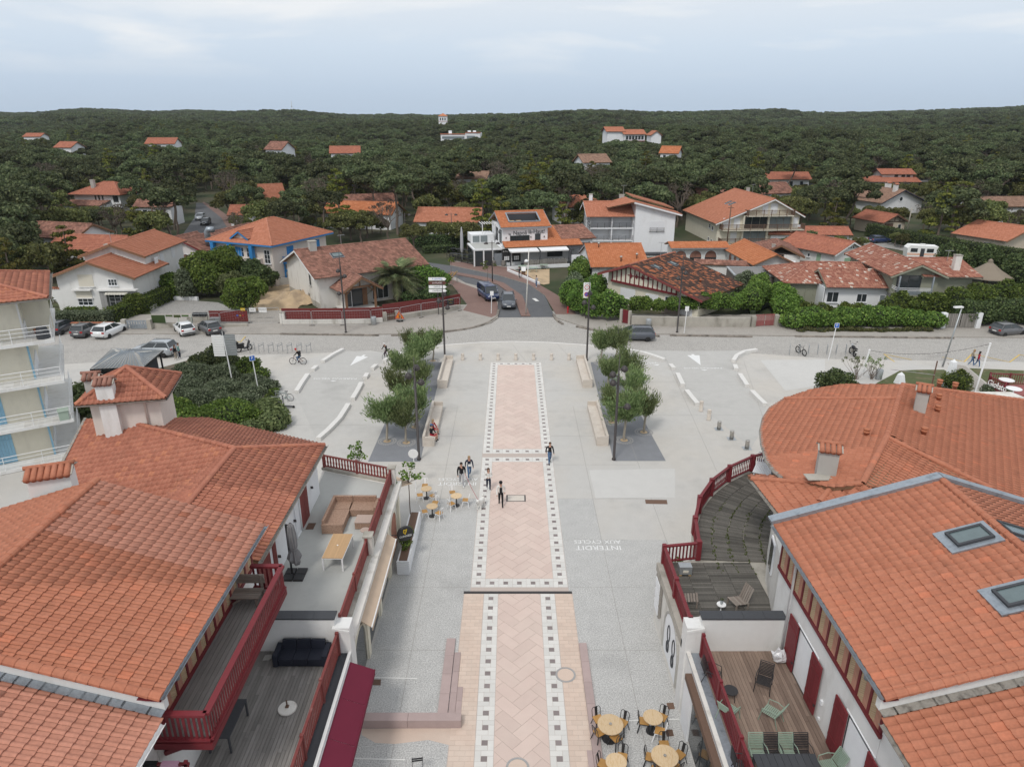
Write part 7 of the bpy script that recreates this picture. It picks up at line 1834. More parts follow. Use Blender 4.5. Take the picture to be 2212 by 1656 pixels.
c=SR(195,345);twiggy('thin leggy shrub left of the white string-light post',c.x,c.y,2.2,16,.5);c=SR(300,345);twiggy('thin leggy shrub right of the white string-light post',c.x,c.y,2.1,16,.5)

# ---- tamarisks of the square
def tam_proto(seed):
 r=np.random.default_rng(seed);m=MB();H=r.uniform(3.3,3.9);hub=np.array([r.normal(0,.1),r.normal(0,.1),1.55]);limb(m,(0,0,0),hub,.10,.08,r,wob=.1);Ps,Ns=[],[]
 for i in range(17):
  a=r.uniform(0,2*pi);rr=r.uniform(.35,1.15);e=np.array([rr*cos(a),rr*sin(a),r.uniform(1.9,H-.35)]);limb(m,hub,e,.045,.015,r,3,.3)
  n=300;f=r.uniform(.25,1.25,(n,1));d=e-hub;p=hub+d*f+r.normal(0,.2,(n,3))*(.5+f*.5);dr=d/np.linalg.norm(d)+np.array([0,0,.55])+r.normal(0,.38,(n,3));Ps.append(p);Ns.append(dr/np.linalg.norm(dr,axis=1,keepdims=True))
 p=np.concatenate(Ps);d=np.concatenate(Ns);s=r.uniform(.10,.24,(len(p),1));q=np.cross(d,r.normal(0,1,p.shape));q/=np.linalg.norm(q,axis=1,keepdims=True)
 V=np.stack([p-q*.024,p+q*.024,p+d*s+q*.04,p+d*s*1.4],1).reshape(-1,3)
 return m.mesh('trunk','pale_bark',True),npmesh('crown',V,np.arange(len(V)).reshape(-1,4),'leaf_tamarisk')
TAM=[tam_proto(s)for s in(1,2,3)]
TL=[((832,890),'tamarisk tree standing outermost on the left, nearest the cafe'),((874,893),'tamarisk tree just left of the near left lamp post'),((893,862),'tamarisk tree touching the near left lamp post'),((858,824),'tamarisk tree on the lane side of the left bed'),((905,806),'tamarisk tree on the bench side of the left bed, halfway'),((868,780),'tamarisk tree leaning over the VELOS lettering on the left'),((906,756),'tamarisk tree beside the far left bench'),((893,736),'tamarisk tree on the left closest to the woman cyclist'),((933,730),'tamarisk tree by the tall far left lamp'),((1300,735),'tamarisk tree by the tall far right lamp'),((1335,735),'tamarisk tree hiding the bonnet of the dark crossover'),((1315,792),'tamarisk tree beside the far right bench'),((1357,782),'tamarisk tree beside the VELOS lettering on the right'),((1366,823),'tamarisk tree halfway along the right bed on the lane side'),((1325,852),'tamarisk tree behind the near right lamp post'),((1352,888),'tamarisk tree nearest the camera in the right bed'),((1395,872),'tamarisk tree standing outermost on the right')]
for i,((u,v),lb)in enumerate(TL):
 c=P(u,v,2.45);t=thing('tamarisk_tree',lb,'tree',(c.x,c.y,0),i*1.3,'tamarisks of the square');s=random.Random(i).uniform(.92,1.1);t.scale=(s,s,s);a,b=TAM[i%3];link('trunk',a,t);link('crown',b,t)
 g=thing('tree_grate','stone ring of the '+lb.replace(' tree',''),'tree surround',(c.x,c.y,.0),0,'tree surrounds')
 m=MB();m.lathe([(.22,.0),(.22,.008),(.3,.012)],20);m.b('soil_ring','sand',g);m=MB()
 for k in range(24):a=k*pi/12;m.boxm(.12,.15,.014,TR(.5*cos(a),.5*sin(a),.008,a));m.boxm(.12,.13,.014,TR(.68*cos(a),.68*sin(a),.008,a))
 m.b('stone_setts','granite',g)['kind']='stuff'
for pts,lb in(([(-10.55,45.5),(-6.72,45.5),(-7.15,67.7),(-10.35,67.7)],0),([(7.45,45.6),(11.3,45.6),(10.3,67.7),(8.1,67.7)],0)):sheet('tree_bed',pts,.005,'dark_resin')
def palm(label,x,y,th,n,ln,rad=.35,name='palm_tree',z=0,seed=3):
 r=np.random.default_rng(seed);t=thing(name,label,'palm',(x,y,z));m=MB();prof=[]
 for i in range(9):prof+=[(rad*(1.05 if i%2 else.9),th*i/8)]
 m.lathe(prof,12);m.b('trunk','bark',t)
 for i in range(n):
  a=r.uniform(0,2*pi);up=r.uniform(-.2,1.35);L_=ln*r.uniform(.8,1.1);m=MB();pts=[]
  for k in range(7):f=k/6;pts.append(np.array([cos(a)*L_*f*cos(up*.8),sin(a)*L_*f*cos(up*.8),th+L_*f*sin(up)-f*f*L_*.42]))
  sd=np.array([-sin(a),cos(a),0]);vs=[];fs=[]
  for k in range(6):
   for q in range(4):
    f=(q+.5)/4;p=pts[k]*(1-f)+pts[k+1]*f;d=pts[k+1]-pts[k];d=d/np.linalg.norm(d);w=ln*.2*sin(pi*min(.97,.12+(k+f)/6.6));
    for s_ in(-1,1):b=len(vs);tip=p+sd*s_*w+d*w*.9+np.array([0,0,-.25*w]);vs+=[p-d*.07,p+d*.07,tip];fs.append((b,b+1,b+2))
  m.add(vs,fs);m.tube(pts,[.03,.028,.025,.02,.016,.012,.006],4,False);m.b('frond','leaf_palm',t)
 return t
c=Z3(1355,830);palm('big date palm with drooping fronds in front of the renovated house',c.x,c.y+.3,3.3,90,4.6,.6)
c=Z4(590,650);palm('small palm at the restaurant entrance',c.x,c.y,1.9,26,1.7,.22,seed=5)
c=Z6(1440,900);bush('spiky yucca clump beside the white cottage',[(c.x,c.y,2.6,1.0,1.0,1.0),(c.x+.9,c.y+.6,3.4,.9,.9,.9),(c.x-.9,c.y+.5,1.6,.9,.9,.8)],'leaf_palm',.34,40,elong=2.4,core=.5,stem=True)
palm('dwarf palm right of the gazebo',73.2,95.8,.5,24,1.9,.2,seed=8)
def potted(label,x,y,h,z=0,seed=4):
 r=np.random.default_rng(seed);t=thing('young_tree',label,'tree',(x,y,z));m=MB();limb(m,(0,0,0),(.03,0,h*.72),.035,.028,r,wob=.03);cl=[]
 for i in range(11):e=np.array([r.normal(0,.48),r.normal(0,.42),h*r.uniform(.74,1)]);limb(m,(.03,0,h*.72),e,.018,.006,r,3);cl.append((e,(.22,.22,.16)))
 m.b('trunk','bark',t);V,F=foliage(cl,.13,50,r);link('crown',npmesh('crown',V,F,'leaf_fresh'),t)
potted('young tree rising behind the far railing of the grey terrace',-9.6,38.8,4.6,seed=4);potted('young slender tree in the white planter by the disc sign',-6.25,36.9,4.2,seed=6)
c=Z4(360,900);potted('young tree with few leaves between the van and the sign post',c.x-.4,c.y-2.2,4.6,.1,seed=9);c=Z3(1950,600);potted('pruned street tree on the bend of the street',c.x,c.y,3.4,.1,seed=10)

# ---- garden walls, gates and fences along the street
def seglen(a,b):return math.hypot(b[0]-a[0],b[1]-a[1])
def wallrun(label,pts,h,w=.25,mat='old_concrete',cop=None,name='garden_wall',n=None):
 t=thing(name,label,'wall',(*pts[0],0));o=V3((*pts[0],0))
 for a,b in zip(pts[:-1],pts[1:]):
  a=V3((*a,0))-o;b=V3((*b,0))-o;bR(a+V3((0,0,h/2-.05)),b+V3((0,0,h/2-.05)),w,h+.1).b('wall',mat,t)
  if cop:
   k=max(1,int((b-a).length/.45))
   for i in range(k):bR(a.lerp(b,i/k)+V3((0,0,h+.04)),a.lerp(b,(i+.96)/k)+V3((0,0,h+.04)),w+.14,.08).b('coping',cop,t)
 return t
def post(t,x,y,h,w=.4,mat='old_concrete',name='gate_post',cap=None):
 bX(x-w/2,x+w/2,y-w/2,y+w/2,0,h).b(name,mat,t)
 if cap:bX(x-w/2-.05,x+w/2+.05,y-w/2-.05,y+w/2+.05,h,h+.08).b('post_cap',cap,t)
def gate(label,a,b,h,mat,step=.16,solid_=0.5,postw=.4,ph=None,pmat='old_concrete',leaves=1,cap=None):
 t=thing('gate',label,'gate',(*a,.1));d=V3((b[0]-a[0],b[1]-a[1],0));ln=d.length;t.rotation_euler=(0,0,math.atan2(d.y,d.x))
 for x in(0,ln):post(t,x,0,ph or h+.15,postw,pmat,cap=cap)
 for j in range(leaves):
  x0=postw/2+.03+(ln-postw)*j/leaves;x1=postw/2-.03+(ln-postw)*(j+1)/leaves
  for z in(.12,h*solid_,h-.1):bX(x0,x1,-.03,.03,z-.05,z+.05).b('gate_rail',mat,t)
  if solid_>.2:bX(x0+.02,x1-.02,-.015,.015,.1,h*solid_).b('gate_panel',mat,t)
  n=max(2,int((x1-x0)/step))
  for i in range(n):x=x0+(x1-x0)*(i+.5)/n;bX(x-step*.34,x+step*.34,-.045,-.02,.1,h).b('gate_slat',mat,t)
 return t
wallrun('low cream wall with tile coping behind the parked cars',[(-57,79.3),(-47.2,79.4)],.85,.28,'dirty_white','tile_far_orange')
wallrun('short cream wall below the bright clipped hedge',[(-46.9,79.4),(-45.3,79.5)],.85,.3,'dirty_white')
g=W(Z1,(1385,1295),(1665,1295));gate('grey slatted garden gate right of the white hatchback',g[0],g[1],1.1,'zinc',.3,.5,.5,1.2)
g=W(Z2,(0,1175),(250,1050),(540,930));wallrun('low wall along the foot of the clipped hedge',g,.5,.25,'dirty_white')
wallrun('low white wall corner at the back of the gravel yard',W(Z2,(255,1045),(540,1050),(580,1055)),.45,.3,'clean_white')
t=wallrun('stained concrete wall with torn green netting above it',W(Z2,(25,1405),(520,1385)),.75,.25,'old_concrete')
for i in range(4):tB([(.2+i*1.55,.05*i,.75),(.2+i*1.55,.05*i,1.75)],.03,5).b('fence_post','shutter_green',t)
for i in range(4):tB([(.2,0,.95+i*.25),(4.9,.15,.95+i*.25)],.012,4).b('fence_wire','galvanised',t)
bX(.2,1.75,-.03,.03,.78,1.72).b('green_netting','leaf_hedge_dark',t)
for i in range(3):bX(1.9+i*.95,2.7+i*.95,-.02,.04,1.55-.1*(i%2),1.75).b('green_netting','leaf_hedge_dark',t)
c=Z2(620,1330);t=thing('mailbox_pillar','old concrete pillar carrying a row of black mailboxes','mailbox',(c.x,c.y,0));bX(-.9,.9,-.25,.25,0,.9).b('pillar','old_concrete',t)
for i in range(3):bX(-.85+i*.58,-.32+i*.58,-.3,.2,.9,1.3).b('mailbox','black_metal',t)
for x in(-1.3,1.3):bX(x-.3,x+.3,-.25,.25,0,.75).b('pillar_wing','old_concrete',t)
c=Z2(800,1365);t=thing('utility_box','pale grey utility cabinet behind the dark hatchback','cabinet',(c.x,c.y,0));bX(-.55,.55,-.2,.2,0,1.0).b('cabinet','galvanised',t);bX(-.6,.6,-.24,.24,1.0,1.06).b('lid','galvanised',t);bX(-.02,.02,-.215,-.2,.1,.95).b('door_seam','anthracite',t)
def sheetfence(label,pts,z0,h,mat='red_sheet'):
 t=thing('sheet_fence',label,'fence',(*pts[0],0));o=V3((*pts[0],0))
 for a,b in zip(pts[:-1],pts[1:]):
  n=max(1,round(seglen(a,b)/2.2))
  for i in range(n):
   p=V3((*a,0)).lerp(V3((*b,0)),i/n)-o;q=V3((*a,0)).lerp(V3((*b,0)),(i+1)/n)-o;m=MB();m.bar(p+V3((0,0,z0+h/2)),q+V3((0,0,z0+h/2)),.02,h)
   for k in range(5):z=z0+h*(k+.5)/5;m.bar(p+V3((0,0,z)),q+V3((0,0,z)),.075,.07)
   m.b('sheet',mat,t)
  k=max(2,round(seglen(a,b)/1.1))
 return t
fw=W(Z3,(80,1100),(430,1100),(760,1097),(1060,1090),(1190,1078));fw2=W(Z3,(1370,1050),(1620,1012),(1870,972),(2050,935))
wallrun('low cream wall under the long red sheet fence',fw,.62,.3,'dirty_white');wallrun('stained low wall curving to the street corner',fw2,.62,.3,'old_concrete')
def off(pts,d):return[(p[0]+d[0],p[1]+d[1])for p in pts]
sheetfence('long dark red sheet fence in front of the renovated house',off(fw,(0,.3)),.5,1.45);sheetfence('dark red sheet fence rising towards the street corner',off([fw[-1]]+fw2[:2],(0,.45)),.7,1.45);sheetfence('dark red sheet fence at the end of the corner wall',off(fw2[1:],(0,.35)),.7,1.35)
sheetfence('short dark red sheet fence with a safety notice',W(Z2,(730,1345),(1190,1345)),.35,1.35);wallrun('broken low wall below the short red sheet fence',W(Z2,(770,1390),(1180,1375)),.42,.3,'old_concrete')
g=W(Z3,(1218,1072),(1352,1052));gate('small brown wooden gate in the corner wall',g[0],g[1],.95,'old_timber',.14,.5,.42,1.15)
c=Z3(95,1095);t=thing('gate_post','single cream gate pillar left of the long red fence','pillar',(c.x,c.y,0));bX(-.3,.3,-.3,.3,0,1.5).b('pillar','dirty_white',t);bX(-.34,.34,-.34,.34,1.5,1.58).b('cap','old_concrete',t)
for i in range(5):
 a=Z3(1800+i*45,700-i*12);t=thing('timber_brace','new yellow timber prop leaning on the site hoarding, %s from the left'%('first','second','third','fourth','fifth')[i],'prop',(a.x,a.y,0),group='timber props at the hoarding');bR((-.9,2.2,.1),(.5,.3,1.9),.12,.2).b('beam','new_timber',t);bX(.4,.5,.25,.35,0,2.0).b('upright','grey_timber',t)
def mesh_panel(label,a,b,h=2.0,z=0):
 t=thing('site_fence',label,'fence panel',(*a,z),group='wire site fence panels');d=V3((b[0]-a[0],b[1]-a[1],0));ln=d.length;t.rotation_euler=(0,0,math.atan2(d.y,d.x))
 tB([(.05,0,.1),(.05,0,h-.1),(.12,0,h),(ln-.12,0,h),(ln-.05,0,h-.1),(ln-.05,0,.1),(.05,0,.1)],.024,5).b('frame','galvanised',t)
 m=MB()
 for i in range(1,int(ln/.3)):m.tube([(i*.3,0,.12),(i*.3,0,h-.03)],.005,3,False)
 for k in range(1,6):m.tube([(.06,0,h*k/6),(ln-.06,0,h*k/6)],.005,3,False)
 o=m.b('wire_mesh','galvanised',t);o['kind']='stuff'
 bX(ln-.35,ln+.35,-.12,.12,0,.12).b('foot_block','rubber',t)
pp=off(W(Z3,(95,1112),(425,1108),(760,1105),(1075,1098),(1395,1068),(1625,1020),(1870,985),(2050,945)),(0,-.45))
ords=['first','second','third','fourth','fifth','sixth','seventh']
for i in range(7):mesh_panel('%s wire site fence panel from the left along the red hoarding'%ords[i],pp[i],pp[i+1],1.9)
g=W(Z2,(1210,1345),(1575,1335));mesh_panel('wire site gate with three notices in front of the sand heap',g[0],g[1],2.0)
g=W(Z2,(520,1410),(860,1395),(1200,1340));mesh_panel('wire fence panel behind the dark hatchback',g[0],g[1],1.9);mesh_panel('wire fence panel in front of the short red fence',g[1],g[2],1.9)
g=W(Z2,(1200,1160),(1120,1020));mesh_panel('wire panel leaning by the sand heap under the bright tree',W(Z2,(1240,1160),(1170,1040))[0],W(Z2,(1240,1160),(1150,1060))[1],1.8)
def notice(label,p,w,h,mat,lines,rz=0,txt='black_metal',name='notice_board'):
 t=thing(name,label,'sign',p,rz);bX(-w/2,w/2,-.02,.02,-h/2,h/2).b('board',mat,t)
 for i,(s,sz,z)in enumerate(lines):text(s,sz,txt,'lettering',t,TR(0,-.024,z)@RX,.003)
 return t
solid('sign_blue',(.02,.12,.48));solid('sign_red',(.45,.02,.025));solid('sign_yellow',(.75,.52,.02));solid('sign_white',(.80,.80,.79));solid('sign_brown',(.13,.05,.04));solid('sign_orange',(.75,.22,.02))
a=Z2(1360,1270);
for(x,w,h,mat,ln,lb)in((-.75,.8,.5,'sign_white',[('PERMIS',.14,0)],'white permit notice on the site gate'),(.5,1.0,.62,'sign_white',[('TRAVAUX',.2,.05)],'larger white notice with a black foot on the site gate'),(-1.95,.55,.42,'sign_yellow',[('SITE',.14,0)],'small yellow notice on the site gate')):notice(lb,(a.x+x,a.y-1.1,1.35),w,h,mat,ln)
c=Z2(1115,1335);t=notice('white safety notice with three symbols on the short red fence',(c.x,c.y-.35,1.15),1.1,.55,'sign_white',[('CHANTIER INTERDIT',.09,.19)],txt='sign_red')
for i,m_ in enumerate(('sign_blue','sign_yellow','sign_red')):tB([(-.34+i*.34,-.045,-.07),(-.34+i*.34,-.02,-.07)],.14,12 if i!=1 else 3).b('symbol',m_,t)
c=Z3(1945,960);notice('black advertising board on the corner hoarding',(c.x,c.y-.05,1.4),.95,.85,'black_metal',[('MAISON',.16,.2),('05 58 48',.11,-.15)],R(30),'sign_yellow');c=Z3(2015,930);notice('small white notice on the corner hoarding',(c.x,c.y-.05,1.45),.5,.6,'sign_white',[('N',.3,0)],R(32),'sign_blue')
c=Z3(1388,1060);t=thing('roadworks_sign','orange roadworks triangle standing by the corner wall','sign',(c.x,c.y-.6,.1));aD([(-.62,-.02,.35),(.62,-.02,.35),(0,-.02,1.4)],[(0,1,2)]).b('border','sign_red',t);aD([(-.48,-.03,.43),(.48,-.03,.43),(0,-.03,1.24)],[(0,1,2)]).b('panel','sign_orange',t)
m=MB();m.box(-.06,.02,-.05,-.035,.5,.8);m.box(-.09,.0,-.05,-.035,.82,.92);m.bar((.02,-.04,.75),(.22,-.04,.5),.02,.05);m.box(.12,.3,-.05,-.035,.47,.55);m.b('pictogram','black_metal',t);bR((0,.05,0),(0,.02,1.2),.05).b('stand','galvanised',t);bX(-.4,.4,-.1,.35,0,.1).b('foot','rubber',t)
g=W(Z5,(800,868),(1300,880),(1960,885));wallrun('long stained low wall below the hedges opposite the right lane',g,1.25,.3,'old_concrete')
g=W(Z5,(698,845),(780,862));gate('narrow oxblood garden door in the corner hedge',g[0],g[1],1.75,'oxblood',.12,.9,.3,1.7)
g=W(Z5,(1990,885),(2215,872));gate('faded red double gate in the low wall',g[0],g[1],1.5,'old_red_gate',.12,.45,.5,1.35,leaves=2)
c=Z5(1978,850);t=thing('mailbox','small green mailbox with a round no-parking sticker on the gate pillar','mailbox',(c.x,c.y-.1,1.35));bX(-.25,.25,-.2,.2,0,.32).b('box','leaf_core',t);tB([(0,-.42,-.35),(0,-.36,-.35)],.2,14).b('sticker_rim','sign_white',t);tB([(0,-.44,-.35),(0,-.42,-.35)],.12,12).b('sticker_disc','sign_blue',t)
g=W(Z7,(1545,835),(1825,835));gate('grey timber double gate between white pillars on the far right',g[0],g[1],1.75,'grey_timber',.2,.95,.55,1.85,'clean_white',leaves=2)
fb=W(Z7,(1640,605),(1700,650),(1900,640),(2130,640));t=thing('board_fence','dark vertical board fence in front of the thatched gazebo','fence',(61.4,95.0,0),R(-14))
for i in range(46):bX(i*.17,i*.17+.155,-.02,.02,0,1.9+ru(-.03,.03)).b('board','fence_wood',t)
for z in(.4,1.5):bX(0,7.8,.02,.08,z,z+.1).b('rail','fence_wood',t)
wallrun('raw concrete block wall beside the sand heap',W(Z2,(1388,890),(1790,850)),1.0,.2,'grey_wall');t=thing('sand_heap','heap of yellow building sand beside the renovated house','sand',(-28.9,93.8,0))
r=np.random.default_rng(3);vs=[];fs=[];n=16
for j in range(n):
 for i in range(n):
  x,y=(i/(n-1)-.5)*9,(j/(n-1)-.5)*6;e=max(0,1-(x/4.6)**2-(y/3.1)**2);vs.append((x,y,1.7*e**.8*(.75+.35*sin(x*1.9)*sin(y*2.3))+r.normal(0,.06)*(e>0)-.05))
for j in range(n-1):
 for i in range(n-1):a=j*n+i;fs.append((a,a+1,a+n+1,a+n))
aD(vs,fs).b('heap','sand',t,True);t.rotation_euler=(0,0,R(20))
t=thing('picket_edging','low weathered chestnut picket edging curving round the planting bed','fence');q=[V3((*p,0))for p in W(PL,(200,1095),(330,1010),(470,890),(520,790),(545,690),(520,610),(440,545),(330,500))]
for a,b in zip(q[:-1],q[1:]):
 n=int((b-a).length/.09)
 for i in range(n):p=a.lerp(b,i/n);bX(p.x-.022,p.x+.022,p.y-.012,p.y+.012,0,ru(.55,.72)).b('picket','grey_timber',t)
 for z in(.2,.5):tB([a+V3((0,0,z)),b+V3((0,0,z))],.008,4).b('wire','galvanised',t)
rebase(t,tuple(q[0]))

# ---- lamps, signs, racks, bollards, benches
def lamp(label,x,y,h,heads,z=0,mat='dark_brown_metal',r=.1,spike=1.6):
 t=thing('street_lamp',label,'street lamp',(x,y,z));lT([(r*1.5,0),(r*1.5,.12),(r,.16),(r*.85,h*.8),(r*.55,h-spike),(.02,h)],10).b('pole',mat,t,True)
 for k,(hz_,dx,dy)in enumerate(heads):
  tB([(0,0,hz_),(dx*.8,dy*.8,hz_)],.03,6).b('arm',mat,t);hd=MB();hd.lathe([(.05,.26),(.12,.24),(.22,.1),(.27,-.04),(.24,-.1),(.1,-.2),(.02,-.22)],12,(dx,dy,hz_+.02));hd.b('lamp_head',mat,t,True)
 return t
lamp('tall dark lamp with three heads at the near left tree bed',-6.85,45.8,8.0,((6.5,-.45,.1),(6.1,.45,-.1),(7.0,.1,.4)))
lamp('tall dark lamp with four heads at the near right tree bed',7.5,45.8,8.2,((7.0,.4,.15),(6.6,-.4,.1),(6.05,-.38,-.1),(4.2,.75,0)))
lamp('tall dark lamp by the far left bench',-6.95,68.1,8.6,((5.6,.45,.1),(6.3,-.4,.1),(6.9,.1,.4)))
lamp('tall dark lamp by the far right bench',7.75,68.2,8.8,((6.1,-.45,.1),(5.6,.45,.1),(7.0,.1,.4)))
lamp('leaning dark lamp in front of the timber porch',-19.4,77.9,9.6,((4.6,-.4,.1),(6.6,.4,.1),(7.2,-.3,.1)),.1)
lamp('dark lamp on the pavement by the long low wall',19.3,78.0,9.6,((6.3,-.4,.1),(6.9,.4,.1),(7.4,.1,.4)),.1)
def column(label,x,y,h,mat='white_metal',lean=(0,0),head='box',z=0):
 t=thing('street_lamp',label,'street lamp',(x,y,z));tp=V3((lean[0],lean[1],h));tB([(0,0,0),tp],[.09,.055],8).b('pole',mat,t,True)
 if head=='box':m=MB();m.boxm(.9,.32,.14,TR(tp.x-.35,tp.y,h,.15));m.b('lamp_head','white_metal',t)
 elif head=='cone':lT([(.05,.3),(.2,.22),(.3,0),(.05,-.02)],10,(tp.x-.3,tp.y,h-1.6)).b('lamp_head','white_metal',t,True);tB([(tp.x*.8,tp.y*.8,h-1.4),(tp.x-.3,tp.y,h-1.4)],.03,5).b('arm',mat,t)
 elif head=='twin':
  for s_ in(-1,1):tB([(0,0,h-.3),(s_*.9,0,h-.2)],.03,5).b('arm',mat,t);lT([(.05,.2),(.3,.0),(.36,-.12),(.05,-.14)],12,(s_*.9,0,h-.35)).b('lamp_head',mat,t,True)
 return t
c=Z4(672,1125);column('slender white pole on the tip of the traffic island',c.x,c.y,8.3,'ceramic',(.3,0),'cone',.1)
c=Z4(375,838);column('dark twin-lantern lamp on the traffic island',c.x,c.y,6.2,'dark_brown_metal',(0,0),'twin',.1)
c=P(2036,792);column('white lamp post leaning by the round evergreen',c.x,c.y,6.2,'galvanised',(.55,0),'box')
for(u,v,lb)in((857,560,'twin-lantern lamp left of the palm behind the renovated house'),(965,560,'twin-lantern lamp at the street bend behind the renovated house')):c=P(u,v);column(lb,c.x,c.y+12,6.6,'dark_brown_metal',(0,0),'twin')
def pole(label,x,y,h,mat='old_timber',z=0,r=.13):t=thing('utility_pole',label,'pole',(x,y,z));tB([(0,0,0),(.05,0,h)],[r,r*.75],8).b('pole',mat,t,True);bX(-.5,.6,-.05,.05,h-.5,h-.4).b('crossarm',mat,t);return t
c=Z6(565,830);pole('weathered utility pole in front of the cream apartment house',c.x,c.y,8.3);c=Z6(1585,975);pole('short utility pole beside the green-shuttered cottage',c.x,c.y,4.6);c=P(1958,505);pole('concrete utility pole behind the timbered garage',c.x,c.y,5.5,'old_concrete');c=P(340,520);pole('dark utility pole in front of the left pines',c.x,c.y,7.5)
c=Z3(1810,998);t=thing('direction_sign','direction sign with four arrow boards by the corner wall','sign',(c.x,c.y,.1));tB([(0,0,0),(0,0,4.9)],.06,7).b('post','dark_brown_metal',t)
for i,(s,mt,tx)in enumerate((('P CENTRE','sign_white','sign_blue'),('LA PLAGE','sign_brown','sign_white'),('OFFICE','sign_white','black_metal'),('CAMPING','sign_white','black_metal'))):
 z=4.6-i*.5;b=MB();b.add([(-1.1,-.07,z-.2),(.9,-.07,z-.2),(1.15,-.07,z),(.9,-.07,z+.2),(-1.1,-.07,z+.2),(-1.1,-.03,z-.2),(.9,-.03,z-.2),(1.15,-.03,z),(.9,-.03,z+.2),(-1.1,-.03,z+.2)],[(0,1,2,3,4),(9,8,7,6,5)]+[(k,5+k,5+(k+1)%5,(k+1)%5)for k in range(5)]);b=b.b('arrow_board',mt,t);text(s,.27,tx,'lettering',b,TR(-.05,-.075,z)@RX,.004)
c=PL(200,625);t=thing('direction_sign','wide slatted direction sign seen from behind above the planting bed','sign',(c.x,c.y,0));tB([(0,0,0),(-.25,0,5.2)],.06,7).b('post','white_metal',t)
for i in range(9):z=2.75+i*.23;bX(-1.3-.02,-.28,-.02,.04,z,z+.2).b('slat','sign_white',t);bX(-.2,.85,-.02,.04,z+.08,z+.28).b('slat','galvanised',t)
tB([(-.25,-.05,5.0),(-.25,.02,5.0)],.22,16).b('round_board','anthracite',t)
def psign(label,x,y,h,rz=0,lean=0):t=thing('parking_sign',label,'sign',(x,y,0),rz);tB([(0,0,0),(lean,0,h)],.045,7).b('post','white_metal',t);bX(lean-.24,lean+.24,-.07,-.04,h-.5,h).b('board','sign_white',t);b=bX(lean-.21,lean+.21,-.08,-.07,h-.46,h-.04).b('panel','sign_blue',t);text('P',.36,'sign_white','letter',b,TR(lean,-.085,h-.25)@RX,.003);return t
c=PL(465,755);t=psign('blue parking sign on a white post in the planting bed',c.x,c.y,4.0,.5,-.2);c=Z7(632,1090);psign('blue parking sign on a white post by the right motorbikes',c.x,c.y,4.0,0,.25)
c=FC(1690,520);t=thing('round_sign','white disc sign seen from behind beside the cafe planter','sign',(c.x,c.y,0));tB([(0,0,0),(-.05,0,2.9)],.035,6).b('post','white_metal',t);tB([(-.05,-.02,2.65),(-.05,.02,2.65)],.33,20).b('disc','sign_white',t)
c=Z4(1200,1165);t=thing('zone_sign','zone 30 and no-parking signs on a dark post by the corner hedge','sign',(c.x,c.y,.1));tB([(0,0,0),(0,0,4.6)],.05,7).b('post','dark_brown_metal',t)
for z,hgt in((4.1,.95),(3.1,.95)):bX(-.42,.42,-.08,-.05,z-hgt/2,z+hgt/2).b('board','sign_white',t)
text('ZONE',.2,'black_metal','lettering',t,TR(0,-.085,4.4)@RX,.003);text('30',.24,'black_metal','lettering',t,TR(0,-.105,3.98)@RX,.003)
for z in(3.98,3.1):tB([(0,-.095,z),(0,-.082,z)],.3,18).b('red_ring','sign_red',t);tB([(0,-.1,z),(0,-.09,z)],.22,18).b('disc','sign_white' if z>3.5 else 'sign_blue',t)
bR((-.18,-.105,3.28),(.18,-.105,2.92),.01,.06).b('slash','sign_red',t)
for F_,x,y,h,lb in((Z4,365,1120,2.9,'white post with a small square plate beside the parked van'),(Z4,2070,1295,3.2,'white sign post next to the lamp by the low wall')):c=F_(x,y);t=thing('sign_post',lb,'sign',(c.x,c.y,.1));tB([(0,0,0),(.1,0,h)],.045,6).b('post','white_metal',t);bX(-.12,.32,.0,.03,h-.55,h).b('plate','white_metal',t)
def bin_(label,x,y,z=0):t=thing('litter_bin',label,'bin',(x,y,z));lT([(.26,0),(.3,.05),(.33,.95),(.3,1.0),(.26,.95)],14).b('body','galvanised',t,True);lT([(.24,.9),(.0,.88)],14).b('liner','anthracite',t)
for F_,x,y,z,lb in((Z3,1095,1110,.1,'pale grey litter bin against the cream wall of the red fence'),(Z5,965,888,.1,'pale grey litter bin by the long low wall'),(PL,370,520,0,'pale grey litter bin at the back of the planting bed'),(SR,340,345,0,'pale grey litter bin by the leggy shrubs on the right')):c=F_(x,y);bin_(lb,c.x,c.y,z)
def rack(label,x,y,rz=0,w=.75,h=1.0,group='bicycle racks'):t=thing('bicycle_rack',label,'bicycle rack',(x,y,0),rz,group);tB([(-w/2,0,0),(-w/2,0,h),(w/2,0,h),(w/2,0,0)],.032,6).b('hoop','galvanised',t);bX(-w/2,w/2,-.02,.02,h-.24,h-.18).b('crossbar','galvanised',t)
for i,x in enumerate((105,200,385,475,570,660,755,850,942)):c=PL(x,325);rack(('%s hoop of the left bicycle rack row'%['first','second','third','fourth','fifth','sixth','seventh','eighth','ninth'][i]),c.x,c.y+.3,R(68))
for i,(x,y)in enumerate(((690,800),(655,860),(625,905),(585,955),(535,1000),(480,1045))):c=PL(x-5,y);rack('hoop of the lower bicycle rack row, %s from the parked city bicycle'%['first','second','third','fourth','fifth','sixth'][i],c.x,c.y,R(-8),1.1)
for i,x in enumerate((325,403,478,553,628,703,780)):c=Z7(x,1045);rack('%s hoop of the right bicycle rack row'%['first','second','third','fourth','fifth','sixth','seventh'][i],c.x,c.y+.3,R(68))
bl_o=None
for i,x in enumerate((706,849,991,1133,1276,1420,1560)):
 c=PC(x,380);t=thing('bollard','%s pale stone bollard from the left across the head of the square'%ords[i],'bollard',(c.x,c.y,0),group='stone bollards at the head of the square');lT([(.19,0),(.19,.06),(.17,.08),(.17,.44),(.155,.46),(.175,.5),(.175,.56),(.155,.59),(.17,.62),(.17,.68),(.15,.7)],12).b('shaft','limestone',t,True)
